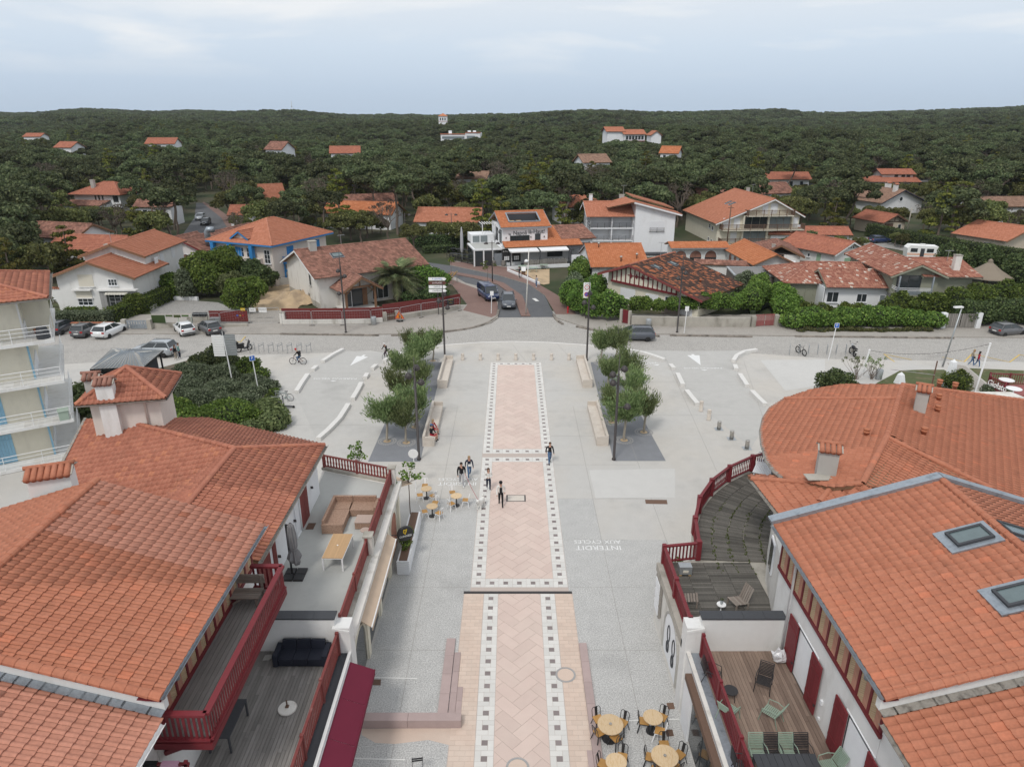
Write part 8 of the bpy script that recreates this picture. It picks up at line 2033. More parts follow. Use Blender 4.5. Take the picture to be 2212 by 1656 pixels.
for i,(x,y)in enumerate(((1113,870),(1182,947))):c=PR(x,y);t=thing('bollard',('carved stone bollard nearest the white block','carved stone bollard second in the diagonal row')[i],'bollard',(c.x,c.y,0));lT([(.19,0),(.19,.06),(.165,.08),(.165,.6),(.15,.62),(.175,.67),(.175,.74),(.15,.78),(.17,.82),(.17,.9),(.15,.92)],12).b('shaft','limestone',t,True)
for i,(x,y)in enumerate(((1272,1030),(1384,1115),(1520,1200))):c=PR(x,y);t=thing('bollard',('steel retractable bollard next to the stone ones','middle steel retractable bollard','steel retractable bollard nearest the round terrace')[i],'bollard',(c.x,c.y,0));lT([(.16,0),(.16,.66),(.15,.68),(0,.69)],16).b('shaft','steel',t,True);bX(-.32,.32,-.32,.32,0,.012).b('base_plate','galvanised',t)
def stone_bench(label,x0,y0,y1,side):
 t=thing('stone_bench',label,'bench',(x0,y0,0),group='long stone benches');L_=y1-y0;bx=(-.0,.18)if side<0 else(.72,.9)
 bX(0,.9,.12,L_-.12,.0,.44).b('seat','limestone',t);bX(bx[0],bx[1],0,L_,.0,.86).b('backrest','limestone',t)
 for y in(0,L_-.12):bX(.18 if side<0 else 0,.9 if side<0 else.72,y,y+.14,0,.78).b('end_panel','limestone',t)
stone_bench('long pale stone bench with the seated couple',-6.85,48.0,55.2,-1);stone_bench('long pale stone bench at the far left lamp',-6.95,60.3,67.6,-1);stone_bench('long pale stone bench at the near right lamp',6.5,48.1,55.3,1);stone_bench('long pale stone bench at the far right lamp',6.6,60.4,67.7,1)
t=thing('bus_shelter','dark bus shelter with a ribbed grey hipped metal roof','shelter');cs=[P(u,v,2.7)for u,v in((195,797),(310,792),(352,756),(243,752))];ap0=(cs[0]+cs[3])/2*.35+(cs[1]+cs[2])/2*.65+V3((0,0,.65));ap1=(cs[0]+cs[3])/2*.6+(cs[1]+cs[2])/2*.4+V3((0,0,.65))
for pl_ in([cs[0],cs[1],ap0,ap1],[cs[1],cs[2],ap0],[cs[2],cs[3],ap1,ap0],[cs[3],cs[0],ap1]):
 MB().plate(pl_,.06).b('roof_panel','old_gutter' if 0 else 'grey_wall',t)
 a,b=pl_[0],pl_[1];top=pl_[2:]
 for i in range(1,14):
  f=i/14;p=a.lerp(b,f);q=top[-1].lerp(top[0],f)if len(top)==2 else top[0]
  if len(top)==1:q=p.lerp(top[0],1-abs(f-.5)*1.5 if abs(f-.5)<.6 else.1)
  bR(p+V3((0,0,.03)),q+V3((0,0,.03)),.05,.05).b('roof_rib','zinc',t)
for i in range(4):bR(cs[i]+V3((0,0,-.08)),cs[(i+1)%4]+V3((0,0,-.08)),.1,.16).b('fascia','black_metal',t);p=cs[i].lerp((cs[0]+cs[2])/2,.1);tB([(p.x,p.y,0),(p.x,p.y,2.6)],.09,8).b('post','black_metal',t)
ctr=(cs[0]+cs[2])/2
for k in(0,1,3):a=cs[k].lerp(ctr,.22);b=cs[(k+1)%4].lerp(ctr,.22);bR((a.x,a.y,1.1),(b.x,b.y,1.1),.06,2.2).b('side_panel','anthracite',t)
rebase(t,(ctr.x,ctr.y,0))
for(x,y,h,lb)in((475,372,.9,'short white obelisk behind the round tiled roof'),(785,395,2.5,'tall white obelisk behind the round tiled roof')):c=SR(x,y);t=thing('obelisk',lb,'obelisk',(c.x,c.y,0),.3);aD([(-.4,-.34,0),(.4,-.34,0),(.4,.34,0),(-.4,.34,0),(-.22,-.2,h),(.22,-.2,h),(.22,.2,h),(-.22,.2,h),(0,0,h+.25)],[(0,1,5,4),(1,2,6,5),(2,3,7,6),(3,0,4,7),(4,5,8),(5,6,8),(6,7,8),(7,4,8)]).b('shaft','clean_white',t)
a=SR(235,330);b=SR(960,425);tops=[]
for p,h,lb in((a,2.7,'white string-light post between the leggy shrubs'),(b,4.6,'white string-light post near the drinks terrace')):t=thing('light_post',lb,'post',(p.x,p.y,0));tB([(0,0,0),(.25,0,h)],.08,8).b('post','white_metal',t);lT([(.1,0),(.1,.08)],8,(.25,0,h)).b('post_top','white_metal',t);tops.append(V3((p.x+.25,p.y,h)))
t=thing('string_lights','sagging black cable of festoon bulbs between two white posts','string lights',tuple(tops[0]));pts=[tops[0].lerp(tops[1],f)-tops[0]+V3((0,0,-1.3*4*f*(1-f)*.5))for f in np.linspace(0,1,25)];tB(pts,.016,4).b('cable','rubber',t)
for p in pts[1:-1]:MB().ball(p+V3((0,0,-.09)),.055,6,5).b('bulb','ceramic',t)
c0,c1,c2=SR(1035,400),SR(1040,345),SR(1290,355);fl=[SR(1035,430),SR(1035,405),SR(1290,415),SR(1290,480),SR(1130,470)]
t=thing('drinks_terrace','raised terrace of the drinks kiosk behind the round roof','terrace',(fl[0].x,fl[0].y,0));MB().prism([(p.x-fl[0].x,p.y-fl[0].y)for p in fl],0,.5).b('platform','old_red_gate',t)
railing('dark red railing with letters round the drinks terrace',[(fl[4].x,fl[4].y),(fl[0].x,fl[0].y),(fl[1].x,fl[1].y),(fl[2].x,fl[2].y)],.5,1.0,'oxblood',.2,post=2.0,style='square')
m_=TR((fl[0].x+fl[4].x)/2-.1,(fl[0].y+fl[4].y)/2-.15,1.0,math.atan2(fl[4].y-fl[0].y,fl[4].x-fl[0].x))@RX;o=text('Giolato',.8,'sign_white','railing_lettering',None,m_,.03,sx=.8);tag(o,'white letters fixed on the red drinks terrace railing','lettering')
for(x,y,lb)in((1148,398,'round white table in the corner of the drinks terrace'),(1195,455,'round white table at the near rail of the drinks terrace')):
 c=SR(x,y,.5);t=thing('round_table',lb,'table',(c.x,c.y,.5));lT([(.62,.72),(.62,.76),(0,.76)],20).b('top','white_metal',t);tB([(0,0,0),(0,0,.72)],.05,7).b('column','white_metal',t);lT([(.3,0),(.28,.03),(0,.05)],14).b('foot','white_metal',t)

# ---- vehicles (front = local +y)
def paint(n,c):return solid(n,c,.3,.5,0,.6).name
for n_,c_ in(('car_white',(.72,.73,.74)),('car_grey',(.10,.10,.105)),('car_dark',(.045,.05,.06)),('car_silver',(.36,.39,.42)),('car_blue',(.02,.035,.10)),('car_slate',(.075,.085,.105))):paint(n_,c_)
solid('lens_red',(.35,.01,.012),.2,.6);solid('lens_clear',(.62,.64,.66),.15,.6);solid('plate',(.70,.70,.68))
def car(label,x,y,rz,Lc=4.1,Wc=1.75,Hc=1.48,pt='car_grey',style='hatch',name='parked_car',cat='car',z=0,gap=.17):
 t=thing(name,label,cat,(x,y,z),rz);w=Wc/2;van=style=='van';suv=style=='suv';up=.1 if suv else(.12 if van else 0)
 st=[(-.5,.84,.38,.78),(-.485,.93,.26,.95),(-.40,.98,gap,1.0),(-.2,1,gap,.98),(.05,1,gap,.96),(.24,.99,gap,.94),(.36,.97,gap,.86),(.455,.92,.24,.76),(.5,.78,.34,.62)]
 vs,fs,k=[],[],8
 for f,ww,zl,zt in st:
  zl+=up*.6;zt+=up*1.3;a=w*ww;q=f*Lc;vs+=[(-a*.88,q,zl),(-a*.99,q,zl+.16),(-a,q,(zl+zt)*.52),(-a*.93,q,zt),(a*.93,q,zt),(a,q,(zl+zt)*.52),(a*.99,q,zl+.16),(a*.88,q,zl)]
 for i in range(len(st)-1):
  for j in range(k):a=i*k+j;b=i*k+(j+1)%k;fs.append((a,a+k,b+k,b))
 fs+=[tuple(range(k)),tuple(reversed(range(len(vs)-k,len(vs))))];aD(vs,fs).b('body',pt,t,True)
 zb=.93+up*1.3;y0,y1,r0,r1=(-.475,.26,-.37,.03)if not van else(-.49,.34,-.46,.20)
 if style=='suv':r0=-.40
 bw,rw=w*.92,w*(.72 if not van else.84);Bq=[(-bw,y0*Lc,zb),(bw,y0*Lc,zb),(bw,y1*Lc,zb-.03),(-bw,y1*Lc,zb-.03)];Tq=[(-rw,r0*Lc,Hc-.04),(rw,r0*Lc,Hc-.04),(rw,r1*Lc,Hc-.03),(-rw,r1*Lc,Hc-.03)]
 c=aD(Bq+Tq,[(0,1,5,4),(1,2,6,5),(2,3,7,6),(3,0,4,7),(4,5,6,7)]).b('cabin_glass','glass',t)
 m=MB();e=.03;mid=(r0+r1)/2*Lc;m.add([(-rw-e,r0*Lc-.1,Hc-.06),(rw+e,r0*Lc-.1,Hc-.06),(rw+e,r1*Lc+.06,Hc-.06),(-rw-e,r1*Lc+.06,Hc-.06),(-rw*.86,r0*Lc+.1,Hc),(rw*.86,r0*Lc+.1,Hc),(rw*.86,r1*Lc-.1,Hc-.005),(-rw*.86,r1*Lc-.1,Hc-.005)],[(3,2,1,0),(4,5,6,7),(0,1,5,4),(1,2,6,5),(2,3,7,6),(3,0,4,7)]);m.b('roof',pt,t,True)
 m=MB()
 for i in range(4):m.bar(Bq[i],Tq[i],.07,.09)
 for s_ in(-1,1):
  for f in((.52,)if not van else(.45,.72)):
   m.bar((s_*bw*1.005,(y0+(y1-y0)*f)*Lc,zb),(s_*rw*1.01,(r0+(r1-r0)*f)*Lc,Hc-.06),.04,.09)
 if van:
  for s_ in(-1,1):m.add([(s_*bw*1.01,y0*Lc,zb),(s_*bw*1.01,-.12*Lc,zb),(s_*rw*1.02,-.12*Lc,Hc-.06),(s_*rw*1.02,r0*Lc,Hc-.06)],[(0,1,2,3),(3,2,1,0)])
 m.b('pillars',pt,t)
 for s_ in(-1,1):
  bM(.16,.1,.12,TR(s_*(w+.07),.20*Lc,zb+.06)).b('mirror',pt,t)
  bM(.34,.2,.15,TR(s_*w*.62,.463*Lc,.66+up,s_*-.25)).b('headlight','lens_clear',t);bM(.26 if not van else.16,.12,.2 if not van else.5,TR(s_*w*.74,-.487*Lc,.80+up,s_*.12)).b('tail_light','lens_red',t)
  for q in(-.31,.31):
   h=thing('wheel','','',(s_*(w-.1),q*Lc,.32));h.parent=t;h.rotation_euler=(0,R(90),0)
   lT([(.2,-.09),(.32,-.08),(.335,0),(.32,.08),(.2,.09)],16).b('tyre','rubber',h,True);m=MB();m.lathe([(.0,.07),(.07,.08),(.08,.05)],10);m.lathe([(.0,-.07),(.07,-.08),(.08,-.05)],10)
   for a in np.linspace(0,2*pi,6)[:-1]:m.boxm(.2,.05,.15,TR(.11*cos(a),.11*sin(a),0,a))
   m.b('rim','steel',h)
 m=MB();m.boxm(.52,.03,.12,TR(0,-.502*Lc,.62+up));m.b('number_plate','plate',t);bM(.52,.03,.12,TR(0,.503*Lc,.44+up)).b('number_plate','plate',t)
 bM(Wc*.8,.06,.17,TR(0,.492*Lc,.5+up)).b('grille','anthracite',t);bM(Wc*.84,.08,.16,TR(0,-.49*Lc,.40+up)).b('bumper','anthracite',t)
 if suv:
  for s_ in(-1,1):tB([(s_*rw*.95,r0*Lc+.2,Hc+.03),(s_*rw*.95,r1*Lc-.1,Hc+.03)],.025,5).b('roof_rail','anthracite',t)
 return t
c=ZL(745,720);car('dark grey hatchback with round lights parked beside the white one',c.x,c.y+1.6,R(-2),3.65,1.65,1.48,'car_grey')
c=ZL(975,720);car('white hatchback parked below the grey-green hedge',c.x,c.y+1.6,R(-6),4.3,1.8,1.48,'car_white')
c=ZL(545,690);car('dark car mostly hidden behind the apartment balconies',c.x-.4,c.y+1.7,R(0),4.0,1.75,1.45,'car_dark')
c=Z2(375,1480);car('old white hatchback with black bumpers parked at the concrete wall',c.x,c.y+1.0,R(38),3.75,1.64,1.42,'car_white')
c=Z2(680,1470);car('dark grey hatchback parked by the mailboxes',c.x,c.y+1.0,R(42),3.85,1.68,1.5,'car_grey')
c=SL(640,335);car('silver crossover behind the bus shelter',c.x-.6,c.y+.5,R(86),4.5,1.86,1.64,'car_silver','suv')
c=Z4(515,1075);car('slate grey estate driving out of the street towards the square',c.x,c.y+1.6,R(182),4.65,1.89,1.66,'car_slate','suv','car')
c=Z4(335,1015);car('dark blue van parked on the red pavement',c.x,c.y+2.0,R(200),4.9,1.92,1.92,'car_blue','van','van','van',.1)
c=Z5(830,1020);car('dark grey crossover driving left past the tamarisks',c.x+.1,c.y+.8,R(86),4.5,1.84,1.54,'car_slate','suv','car')
c=Z7(2110,900);car('dark grey hatchback parked by the right-hand hedge',c.x+.1,c.y+.9,R(-76),4.0,1.74,1.46,'car_grey')
c=Z7(1030,145);car('navy hatchback in the gravel car park',c.x+.6,c.y+.6,R(-78),4.2,1.77,1.47,'car_blue')
c=P(433,474);car('silver car coming down the far side road',c.x,c.y,R(190),4.3,1.8,1.5,'car_silver');c=P(445,485);car('dark car behind the silver one on the far side road',c.x,c.y,R(190),4.3,1.8,1.5,'car_dark')
c=Z7(1290,240);t=thing('caravan','white caravan with orange stripes in the gravel car park','caravan',(c.x-.6,c.y-4.5,0),R(-12));m=MB();pr=[(-2.6,.5),(2.2,.5),(2.75,1.1),(2.6,2.0),(2.2,2.5),(-2.2,2.6),(-2.7,2.1)];k=len(pr)
m.add([(a,-1.1,z)for a,z in pr]+[(a,1.1,z)for a,z in pr],[tuple(range(k)),tuple(reversed(range(k,2*k)))]+[(i,k+i,k+(i+1)%k,(i+1)%k)for i in range(k)]);m.b('body','sign_white',t)
for z in(.95,1.15):bX(-2.62,2.6,-1.12,-1.09,z,z+.08).b('stripe','sign_orange',t)
for x in(-1.6,1.0):bX(x-.55,x+.55,-1.13,-1.09,1.45,2.1).b('window','glass',t)
bX(-.55,.1,-1.13,-1.09,.6,2.1).b('door','anthracite',t);lT([(.3,-.1),(.3,.1)],12).b('wheel','rubber',t).matrix_local=TR(.2,-1.0,.32,0,R(90));bX(-.4,.4,-.4,.4,2.55,2.75).b('roof_hatch','polycarb',t)
def wheel2(t,y,r,mat='rubber',w=.02,hub='galvanised'):
 o=bpy.data.objects.new('wheel',None);C.objects.link(o);o.parent=t;o.location=(0,y,r);o.rotation_euler=(0,R(90),0);n=22
 tB([(r*cos(a),r*sin(a),0)for a in np.linspace(0,2*pi,n+1)],w,5,False).b('tyre',mat,o);m=MB()
 for a in np.linspace(0,pi,8)[:-1]:m.tube([(r*cos(a),r*sin(a),0),(-r*cos(a),-r*sin(a),0)],.004,3,False)
 m.lathe([(.03,-.04),(.03,.04)],8);m.b('spokes',hub,o)
def bicycle(label,x,y,rz,fm,lean=0,fat=.02,basket=False,name='bicycle'):
 t=thing(name,label,'bicycle',(x,y,0),rz);t.rotation_euler=(0,lean,rz);wheel2(t,-.52,.345,w=fat);wheel2(t,.55,.345,w=fat)
 bb,st,hd,ra,fa=(0,-.05,.28),(0,-.2,.88),(0,.4,.82),(0,-.52,.345),(0,.55,.345);m=MB()
 for a,b in((bb,st),(bb,(0,.43,.68)),((0,-.16,.75),hd),(bb,ra),((0,-.16,.72),ra)):m.tube([a,b],.022,6)
 m.b('frame',fm,t);tB([(0,.37,.95),(0,.44,.66),fa],.02,6).b('fork',fm,t);tB([(-.3,.25,1.0),(-.15,.36,1.0),(0,.37,.97),(.15,.36,1.0),(.3,.25,1.0)],.015,5).b('handlebar','black_metal',t)
 bM(.13,.27,.06,TR(0,-.23,.93)).b('saddle','rubber',t);m=MB();m.lathe([(.09,-.01),(.09,.01)],12);o=m.b('chainring','black_metal',t);o.matrix_local=TR(.04,-.05,.28,0,0,R(90));bR((.06,-.05,.28),(.06,.09,.18),.02,.03).b('crank','black_metal',t)
 tB([(0,-.75,.73),(0,-.2,.72)],.012,4).b('carrier','black_metal',t)
 if basket:bX(-.17,.17,.42,.72,.75,1.0).b('basket','wicker',t)
 return t
solid('bike_blue',(.12,.30,.42),.4);solid('bike_mint',(.42,.52,.50),.4);solid('bike_black',(.02,.02,.022),.4);solid('bike_maroon',(.10,.02,.02),.4);solid('cloth_black',(.012,.012,.014),.9);solid('cloth_navy',(.016,.022,.045),.9);solid('denim',(.075,.14,.25),.9);solid('cloth_red',(.36,.012,.03),.9);solid('cloth_white',(.70,.69,.66),.9);solid('cloth_grey',(.40,.40,.42),.9);solid('cloth_beige',(.36,.31,.25),.9);solid('cloth_teal',(.22,.38,.36),.9);solid('hair_brown',(.09,.05,.03),.7);solid('hair_blond',(.33,.23,.13),.7);solid('hair_dark',(.02,.015,.012),.7);solid('shoe_white',(.66,.66,.66));solid('helmet_white',(.7,.7,.7),.4)
c=PL(455,1110);bicycle('light blue city bicycle lowest in the rack beside the tiled roof',c.x-.2,c.y,R(98),'bike_blue',.08,basket=True);c=PL(715,790);bicycle('pale mint bicycle at the top of the lower rack row',c.x,c.y,R(80),'bike_mint',-.08)
c=Z7(428,1055);t=bicycle('black fat-tyre electric bike at the right rack row',c.x,c.y+.6,R(195),'bike_black',.12,.055)
def moto(label,x,y,rz,kind='moto',lean=.1,mat='bike_black'):
 t=thing('scooter' if kind=='scooter' else 'motorcycle',label,'scooter' if kind=='scooter' else 'motorcycle',(x,y,0));t.rotation_euler=(0,lean,rz);r=.27 if kind=='scooter' else.3;wheel2(t,-.62,r,w=.07,hub='anthracite');wheel2(t,.62,r,w=.06,hub='anthracite')
 if kind=='scooter':
  aD([(-.2,-.8,.5),(.2,-.8,.5),(.16,-.1,.35),(-.16,-.1,.35),(-.16,-.85,.8),(.16,-.85,.8),(.15,-.05,.72),(-.15,-.05,.72)],[(0,1,5,4),(1,2,6,5),(2,3,7,6),(3,0,4,7),(4,5,6,7),(3,2,1,0)]).b('rear_body',mat,t);bX(-.15,.15,-.8,.0,.8,.9).b('saddle','rubber',t);bX(-.2,.2,-.1,.38,.28,.36).b('footboard',mat,t)
  aD([(-.22,.36,.35),(.22,.36,.35),(.16,.58,1.05),(-.16,.58,1.05),(-.2,.44,.35),(.2,.44,.35),(.14,.66,1.05),(-.14,.66,1.05)],[(0,1,2,3),(7,6,5,4),(0,4,5,1),(1,5,6,2),(3,2,6,7),(0,3,7,4)]).b('front_shield',mat,t);bX(-.24,.24,-1.1,-.72,.92,1.25).b('top_box',mat,t);bX(-.1,.1,.6,.78,.5,.62).b('mudguard',mat,t)
 else:
  m=MB();m.ball((0,.1,.82),(.2,.36,.16),8,6);m.b('tank',mat,t,True);bX(-.16,.16,-.25,.3,.3,.66).b('engine','steel',t);bM(.26,.75,.1,TR(0,-.45,.84,0,-.06)).b('saddle','rubber',t);tB([(0,.36,1.0),(0,.62,.3)],.05,6).b('fork','galvanised',t);m=MB();m.ball((0,.5,.95),.12,8,6);m.b('headlamp','lens_clear',t);bX(-.1,.1,-.9,-.6,.62,.72).b('mudguard',mat,t);bX(-.09,.09,-.93,-.9,.5,.62).b('number_plate','plate',t);tB([(.16,.1,.3),(.18,-.7,.4)],.05,7).b('exhaust','steel',t)
 tB([(-.36,.35,1.08),(0,.48,1.1),(.36,.35,1.08)],.018,5).b('handlebar','black_metal',t)
 for s_ in(-1,1):tB([(s_*.25,.42,1.1),(s_*.34,.4,1.3)],.01,4).b('mirror_stem','black_metal',t);bM(.12,.02,.08,TR(s_*.36,.4,1.33)).b('mirror','black_metal',t)
 return t
c=PL(305,310);moto('black scooter with a top box by the left rack row',c.x,c.y+.3,R(-42),'scooter');c=Z7(836,1055);moto('black and red motorcycle at the end of the right rack row',c.x,c.y+.4,R(-6),'moto',.08)
c=PL(505,1035);moto('black electric motorbike with a long saddle in the lower rack row',c.x,c.y,R(-78),'moto',.06)
c=PL(745,860);t=thing('kick_scooter','black electric kick scooter beside the lower rack row','kick scooter',(c.x,c.y,0),R(84));bM(.16,.85,.06,TR(0,0,.14)).b('deck','black_metal',t);tB([(0,.45,.12),(0,.38,1.1)],.025,6).b('stem','black_metal',t);tB([(-.24,.38,1.1),(.24,.38,1.1)],.018,5).b('handlebar','black_metal',t)
for y in(-.5,.5):lT([(.05,-.03),(.11,-.025),(.11,.025),(.05,.03)],14).b('wheel','rubber',t).matrix_local=TR(0,y,.11,0,0,R(90))

# ---- people: a skinned skeleton, facing local -y
def person(label,x,y,rz,pose='walk',cols=None,h=1.72,z=0,hair='hair_brown',long=False,short=False,bag=None,cap=None,ph=1,heavy=1.0,tilt=0):
 t=thing('person',label,'person',(x,y,z),rz);s=h/1.72;J={}
 def j(n,px,py,pz,r):J[n]=(V3((px,py,pz))*s,r*s*(heavy if n in('sp','ch','pe','shL','shR','elL','elR')else 1))
 j('pe',0,0,.93,.125);j('sp',0,-.01,1.1,.12);j('ch',0,-.01,1.32,.135);j('nk',0,-.02,1.47,.055);j('hd0',0,-.035,1.54,.07);j('hd1',0,-.05,1.62,.098);j('hd2',0,-.04,1.70,.075)
 for S_,sg in(('L',-1),('R',1)):
  st=.22*sg*ph if pose=='walk' else(.02*sg)
  if pose in('walk','stand'):
   j('hp'+S_,sg*.09,0,.88,.095);j('kn'+S_,sg*.095,-.5*st-.05,.49,.068);j('an'+S_,sg*.095,-st+(.08 if st<0 else 0),.09+(.05 if st<0 and pose=='walk' else 0),.048);j('to'+S_,sg*.11,-st-.13+(.08 if st<0 else 0),.04,.042)
   j('sh'+S_,sg*.19,0,1.39,.068);j('el'+S_,sg*.25,.03+st*.4,1.12,.055)
   if bag=='front':j('wr'+S_,sg*.1,-.24,1.1,.038);j('ha'+S_,sg*.05,-.29,1.13,.035)
   else:j('wr'+S_,sg*.25,-.08+st*.7,.90,.036);j('ha'+S_,sg*.24,-.12+st*.7,.80,.034)
  elif pose=='sit':
   j('hp'+S_,sg*.09,-.02,.88,.1);j('kn'+S_,sg*.12,-.45,.90,.072);j('an'+S_,sg*.12,-.42,.50,.05);j('to'+S_,sg*.13,-.56,.455,.042);j('sh'+S_,sg*.19,-.03,1.38,.068);j('el'+S_,sg*.24,-.12,1.12,.055);j('wr'+S_,sg*.14,-.34,1.02,.036);j('ha'+S_,sg*.1,-.42,1.0,.034)
  elif pose=='ride':
   d=.14*sg;j('hp'+S_,sg*.09,.02,.88,.095);j('kn'+S_,sg*.1,-.34,.66+d,.07);j('an'+S_,sg*.1,-.2,.28+d,.048);j('to'+S_,sg*.1,-.32,.25+d,.042);j('sh'+S_,sg*.19,-.2,1.38,.068);j('el'+S_,sg*.25,-.33,1.14,.052);j('wr'+S_,sg*.27,-.52,1.02,.036);j('ha'+S_,sg*.27,-.58,1.0,.034)
 if pose=='ride':
  for n_,dy in(('sp',-.06),('ch',-.17),('nk',-.26),('hd0',-.3),('hd1',-.33),('hd2',-.32)):J[n_]=(J[n_][0]+V3((0,dy,0))*s,J[n_][1])
 names=list(J);E=[('pe','sp'),('sp','ch'),('ch','nk'),('nk','hd0'),('hd0','hd1'),('hd1','hd2')]
 for S_ in 'LR':E+=[('pe','hp'+S_),('hp'+S_,'kn'+S_),('kn'+S_,'an'+S_),('an'+S_,'to'+S_),('ch','sh'+S_),('sh'+S_,'el'+S_),('el'+S_,'wr'+S_),('wr'+S_,'ha'+S_)]
 me=bpy.data.meshes.new('body');me.from_pydata([J[n_][0]for n_ in names],[(names.index(a),names.index(b))for a,b in E],[]);o=bpy.data.objects.new('body',me);C.objects.link(o)
 md=o.modifiers.new('skin','SKIN');md.use_smooth_shade=True
 for i,n_ in enumerate(names):v=me.skin_vertices[0].data[i];v.radius=(J[n_][1],J[n_][1]*(.78 if n_ in('pe','sp','ch')else 1));v.use_root=n_=='pe'
 o.modifiers.new('sub','SUBSURF').levels=1
 dg=bpy.context.evaluated_depsgraph_get();nm=bpy.data.meshes.new_from_object(o.evaluated_get(dg));bpy.data.objects.remove(o);nm.name='body';nm.materials.clear()
 top,bot,shoe=cols;ml=[top,bot,shoe,'skin'];[nm.materials.append(MATS[q])for q in ml]
 segs=[(J[a][0],J[b][0],3 if b.startswith('hd')or b=='nk' or b.startswith('ha')else(2 if b.startswith('to')else(1 if b[:2]in('hp','kn')else((3 if short else 1)if b.startswith('an')else 0))))for a,b in E]
 for p in nm.polygons:
  c=p.center;best=min(segs,key=lambda g:(c-g[0]-(g[1]-g[0])*max(0,min(1,(c-g[0]).dot(g[1]-g[0])/max(1e-6,(g[1]-g[0]).length_squared)))).length);p.material_index=best[2];p.use_smooth=True
 link('body',nm,t);H=J['hd1'][0]
 m=MB();m.ball(H+V3((0,.022,.035))*s,(.108*s,.118*s,.115*s),9,7)
 if long:m.ball(H+V3((0,.06,-.13))*s,(.11*s,.08*s,.17*s),8,6)
 m.v=[v if not(v[1]<H.y-.055*s and v[2]<H.z+.05*s)else(v[0],H.y-.03*s,v[2])for v in m.v];m.b('hair',hair,t,True)
 m=MB();m.ball(H+V3((0,-.1,-.005))*s,(.014,.02,.02),5,4);m.b('nose','skin',t)
 if cap:m=MB();m.lathe([(.118,0),(.12,.05),(.09,.1),(0,.12)],10,H+V3((0,.0,.045))*s);m.boxm(.16,.12,.012,Matrix.Translation(H+V3((0,-.15,.06))*s));m.b('cap',cap,t,True)
 if bag=='back':bM(.3,.16,.42,TR(0,.2*s if pose!='ride' else.02,1.22*s)).b('backpack','cloth_black',t)
 if bag=='side':bM(.22,.09,.16,TR(-.2,-.12,.95*s)).b('handbag','cloth_black',t)
 if bag=='waist':bM(.24,.1,.13,TR(.02,-.16,1.06*s)).b('waist_bag','cloth_white',t)
 return t
def at(F,x,y):q=F(x,y);return q.x,q.y
man=person('man in black hoodie and pale grey trousers walking the white dog',*at(PP,247,490),R(8),cols=('cloth_black','cloth_grey','shoe_white'),h=1.78,hair='hair_dark',heavy=1.1)
person('fair-haired woman in dark jacket and jeans with a white waist bag',*at(PP,325,405),R(15),cols=('cloth_navy','denim','shoe_white'),h=1.68,hair='hair_blond',long=True,bag='waist',ph=-1)
person('woman in cream fleece and black scarf looking at her phone',*at(PP,520,535),R(5),cols=('cloth_white','cloth_navy','shoe_white'),h=1.68,long=True,bag='front',ph=.6)
t=person('man in open cream jacket, black T-shirt and black cap',*at(PP,645,690),R(3),cols=('cloth_white','cloth_black','cloth_black'),h=1.78,cap='cloth_black',heavy=1.05);aD([(-.085,-.155,.95),(.085,-.155,.95),(.075,-.165,1.42),(-.075,-.165,1.42),(-.06,-.12,1.2),(.06,-.12,1.2)],[(0,1,2,3),(0,3,4),(1,5,2)]).b('shirt_front','cloth_black',t)
person('woman in dark jacket and wide jeans walking on the right border',*at(PP,1140,262),R(12),cols=('cloth_black','denim','cloth_black'),h=1.7,hair='hair_brown',ph=-1)
c=PC(492,1005);person('woman in red dress sitting on the near left bench',-6.3,50.35,R(62),'sit',('cloth_red','cloth_red','hair_brown'),1.66,-.44,'hair_blond',True,True)
person('man in black top, red shorts and blue cap sitting on the near left bench',-6.3,49.2,R(68),'sit',('cloth_black','cloth_red','cloth_black'),1.76,-.44,'hair_dark',False,True,cap='denim',heavy=1.1)
t=thing('dog','fluffy white dog on a red lead beside the walkway','dog',(*at(PP,420,740),0),R(-22));dj=[((0,.12,.52),.17),((0,.4,.5),.16),((0,.6,.5),.14),((0,-.02,.62),.13),((0,-.14,.74),.105),((0,-.26,.72),.05),((0,.72,.72),.08),((0,.56,.86),.085)]
de=[(0,1),(1,2),(0,3),(3,4),(4,5),(2,6),(6,7)]
for sx in(-1,1):
 for by,root in((.06,0),(.56,2)):b=len(dj);dj+=[((sx*.11,by,.38),.08),((sx*.115,by+(.05 if root else.0),.2),.052),((sx*.115,by-(.0 if root else.0),.05),.048),((sx*.115,by-.07,.035),.042)];de+=[(root,b),(b,b+1),(b+1,b+2),(b+2,b+3)]
 b=len(dj);dj+=[((sx*.075,-.12,.84),.035),((sx*.085,-.12,.90),.015)];de+=[(4,b),(b,b+1)]
me=bpy.data.meshes.new('body');me.from_pydata([q[0]for q in dj],de,[]);o=bpy.data.objects.new('body',me);C.objects.link(o);md=o.modifiers.new('skin','SKIN')
for i,q in enumerate(dj):v=me.skin_vertices[0].data[i];v.radius=(q[1],q[1]);v.use_root=i==0
o.modifiers.new('sub','SUBSURF').levels=2;nm=bpy.data.meshes.new_from_object(o.evaluated_get(bpy.context.evaluated_depsgraph_get()));bpy.data.objects.remove(o);nm.materials.clear();nm.materials.append(MATS['cloth_white']);nm.name='body';[setattr(p,'use_smooth',True)for p in nm.polygons];link('body',nm,t)
for sx in(-1,1):MB().ball((sx*.04,-.235,.77),.014,6,5).b('eye','rubber',t)
MB().ball((0,-.31,.73),.02,6,5).b('nose','rubber',t)
a=V3((*at(PP,247,490),.95))+V3((.25,-.1,0));b=t.location+V3((.0,.05,.66));l=thing('dog_lead','red lead from the man in the hoodie to the dog','lead',tuple(a));tB([(0,0,0),(b-a)*.5+V3((0,0,-.06)),b-a],.012,5).b('strap','cloth_red',l)
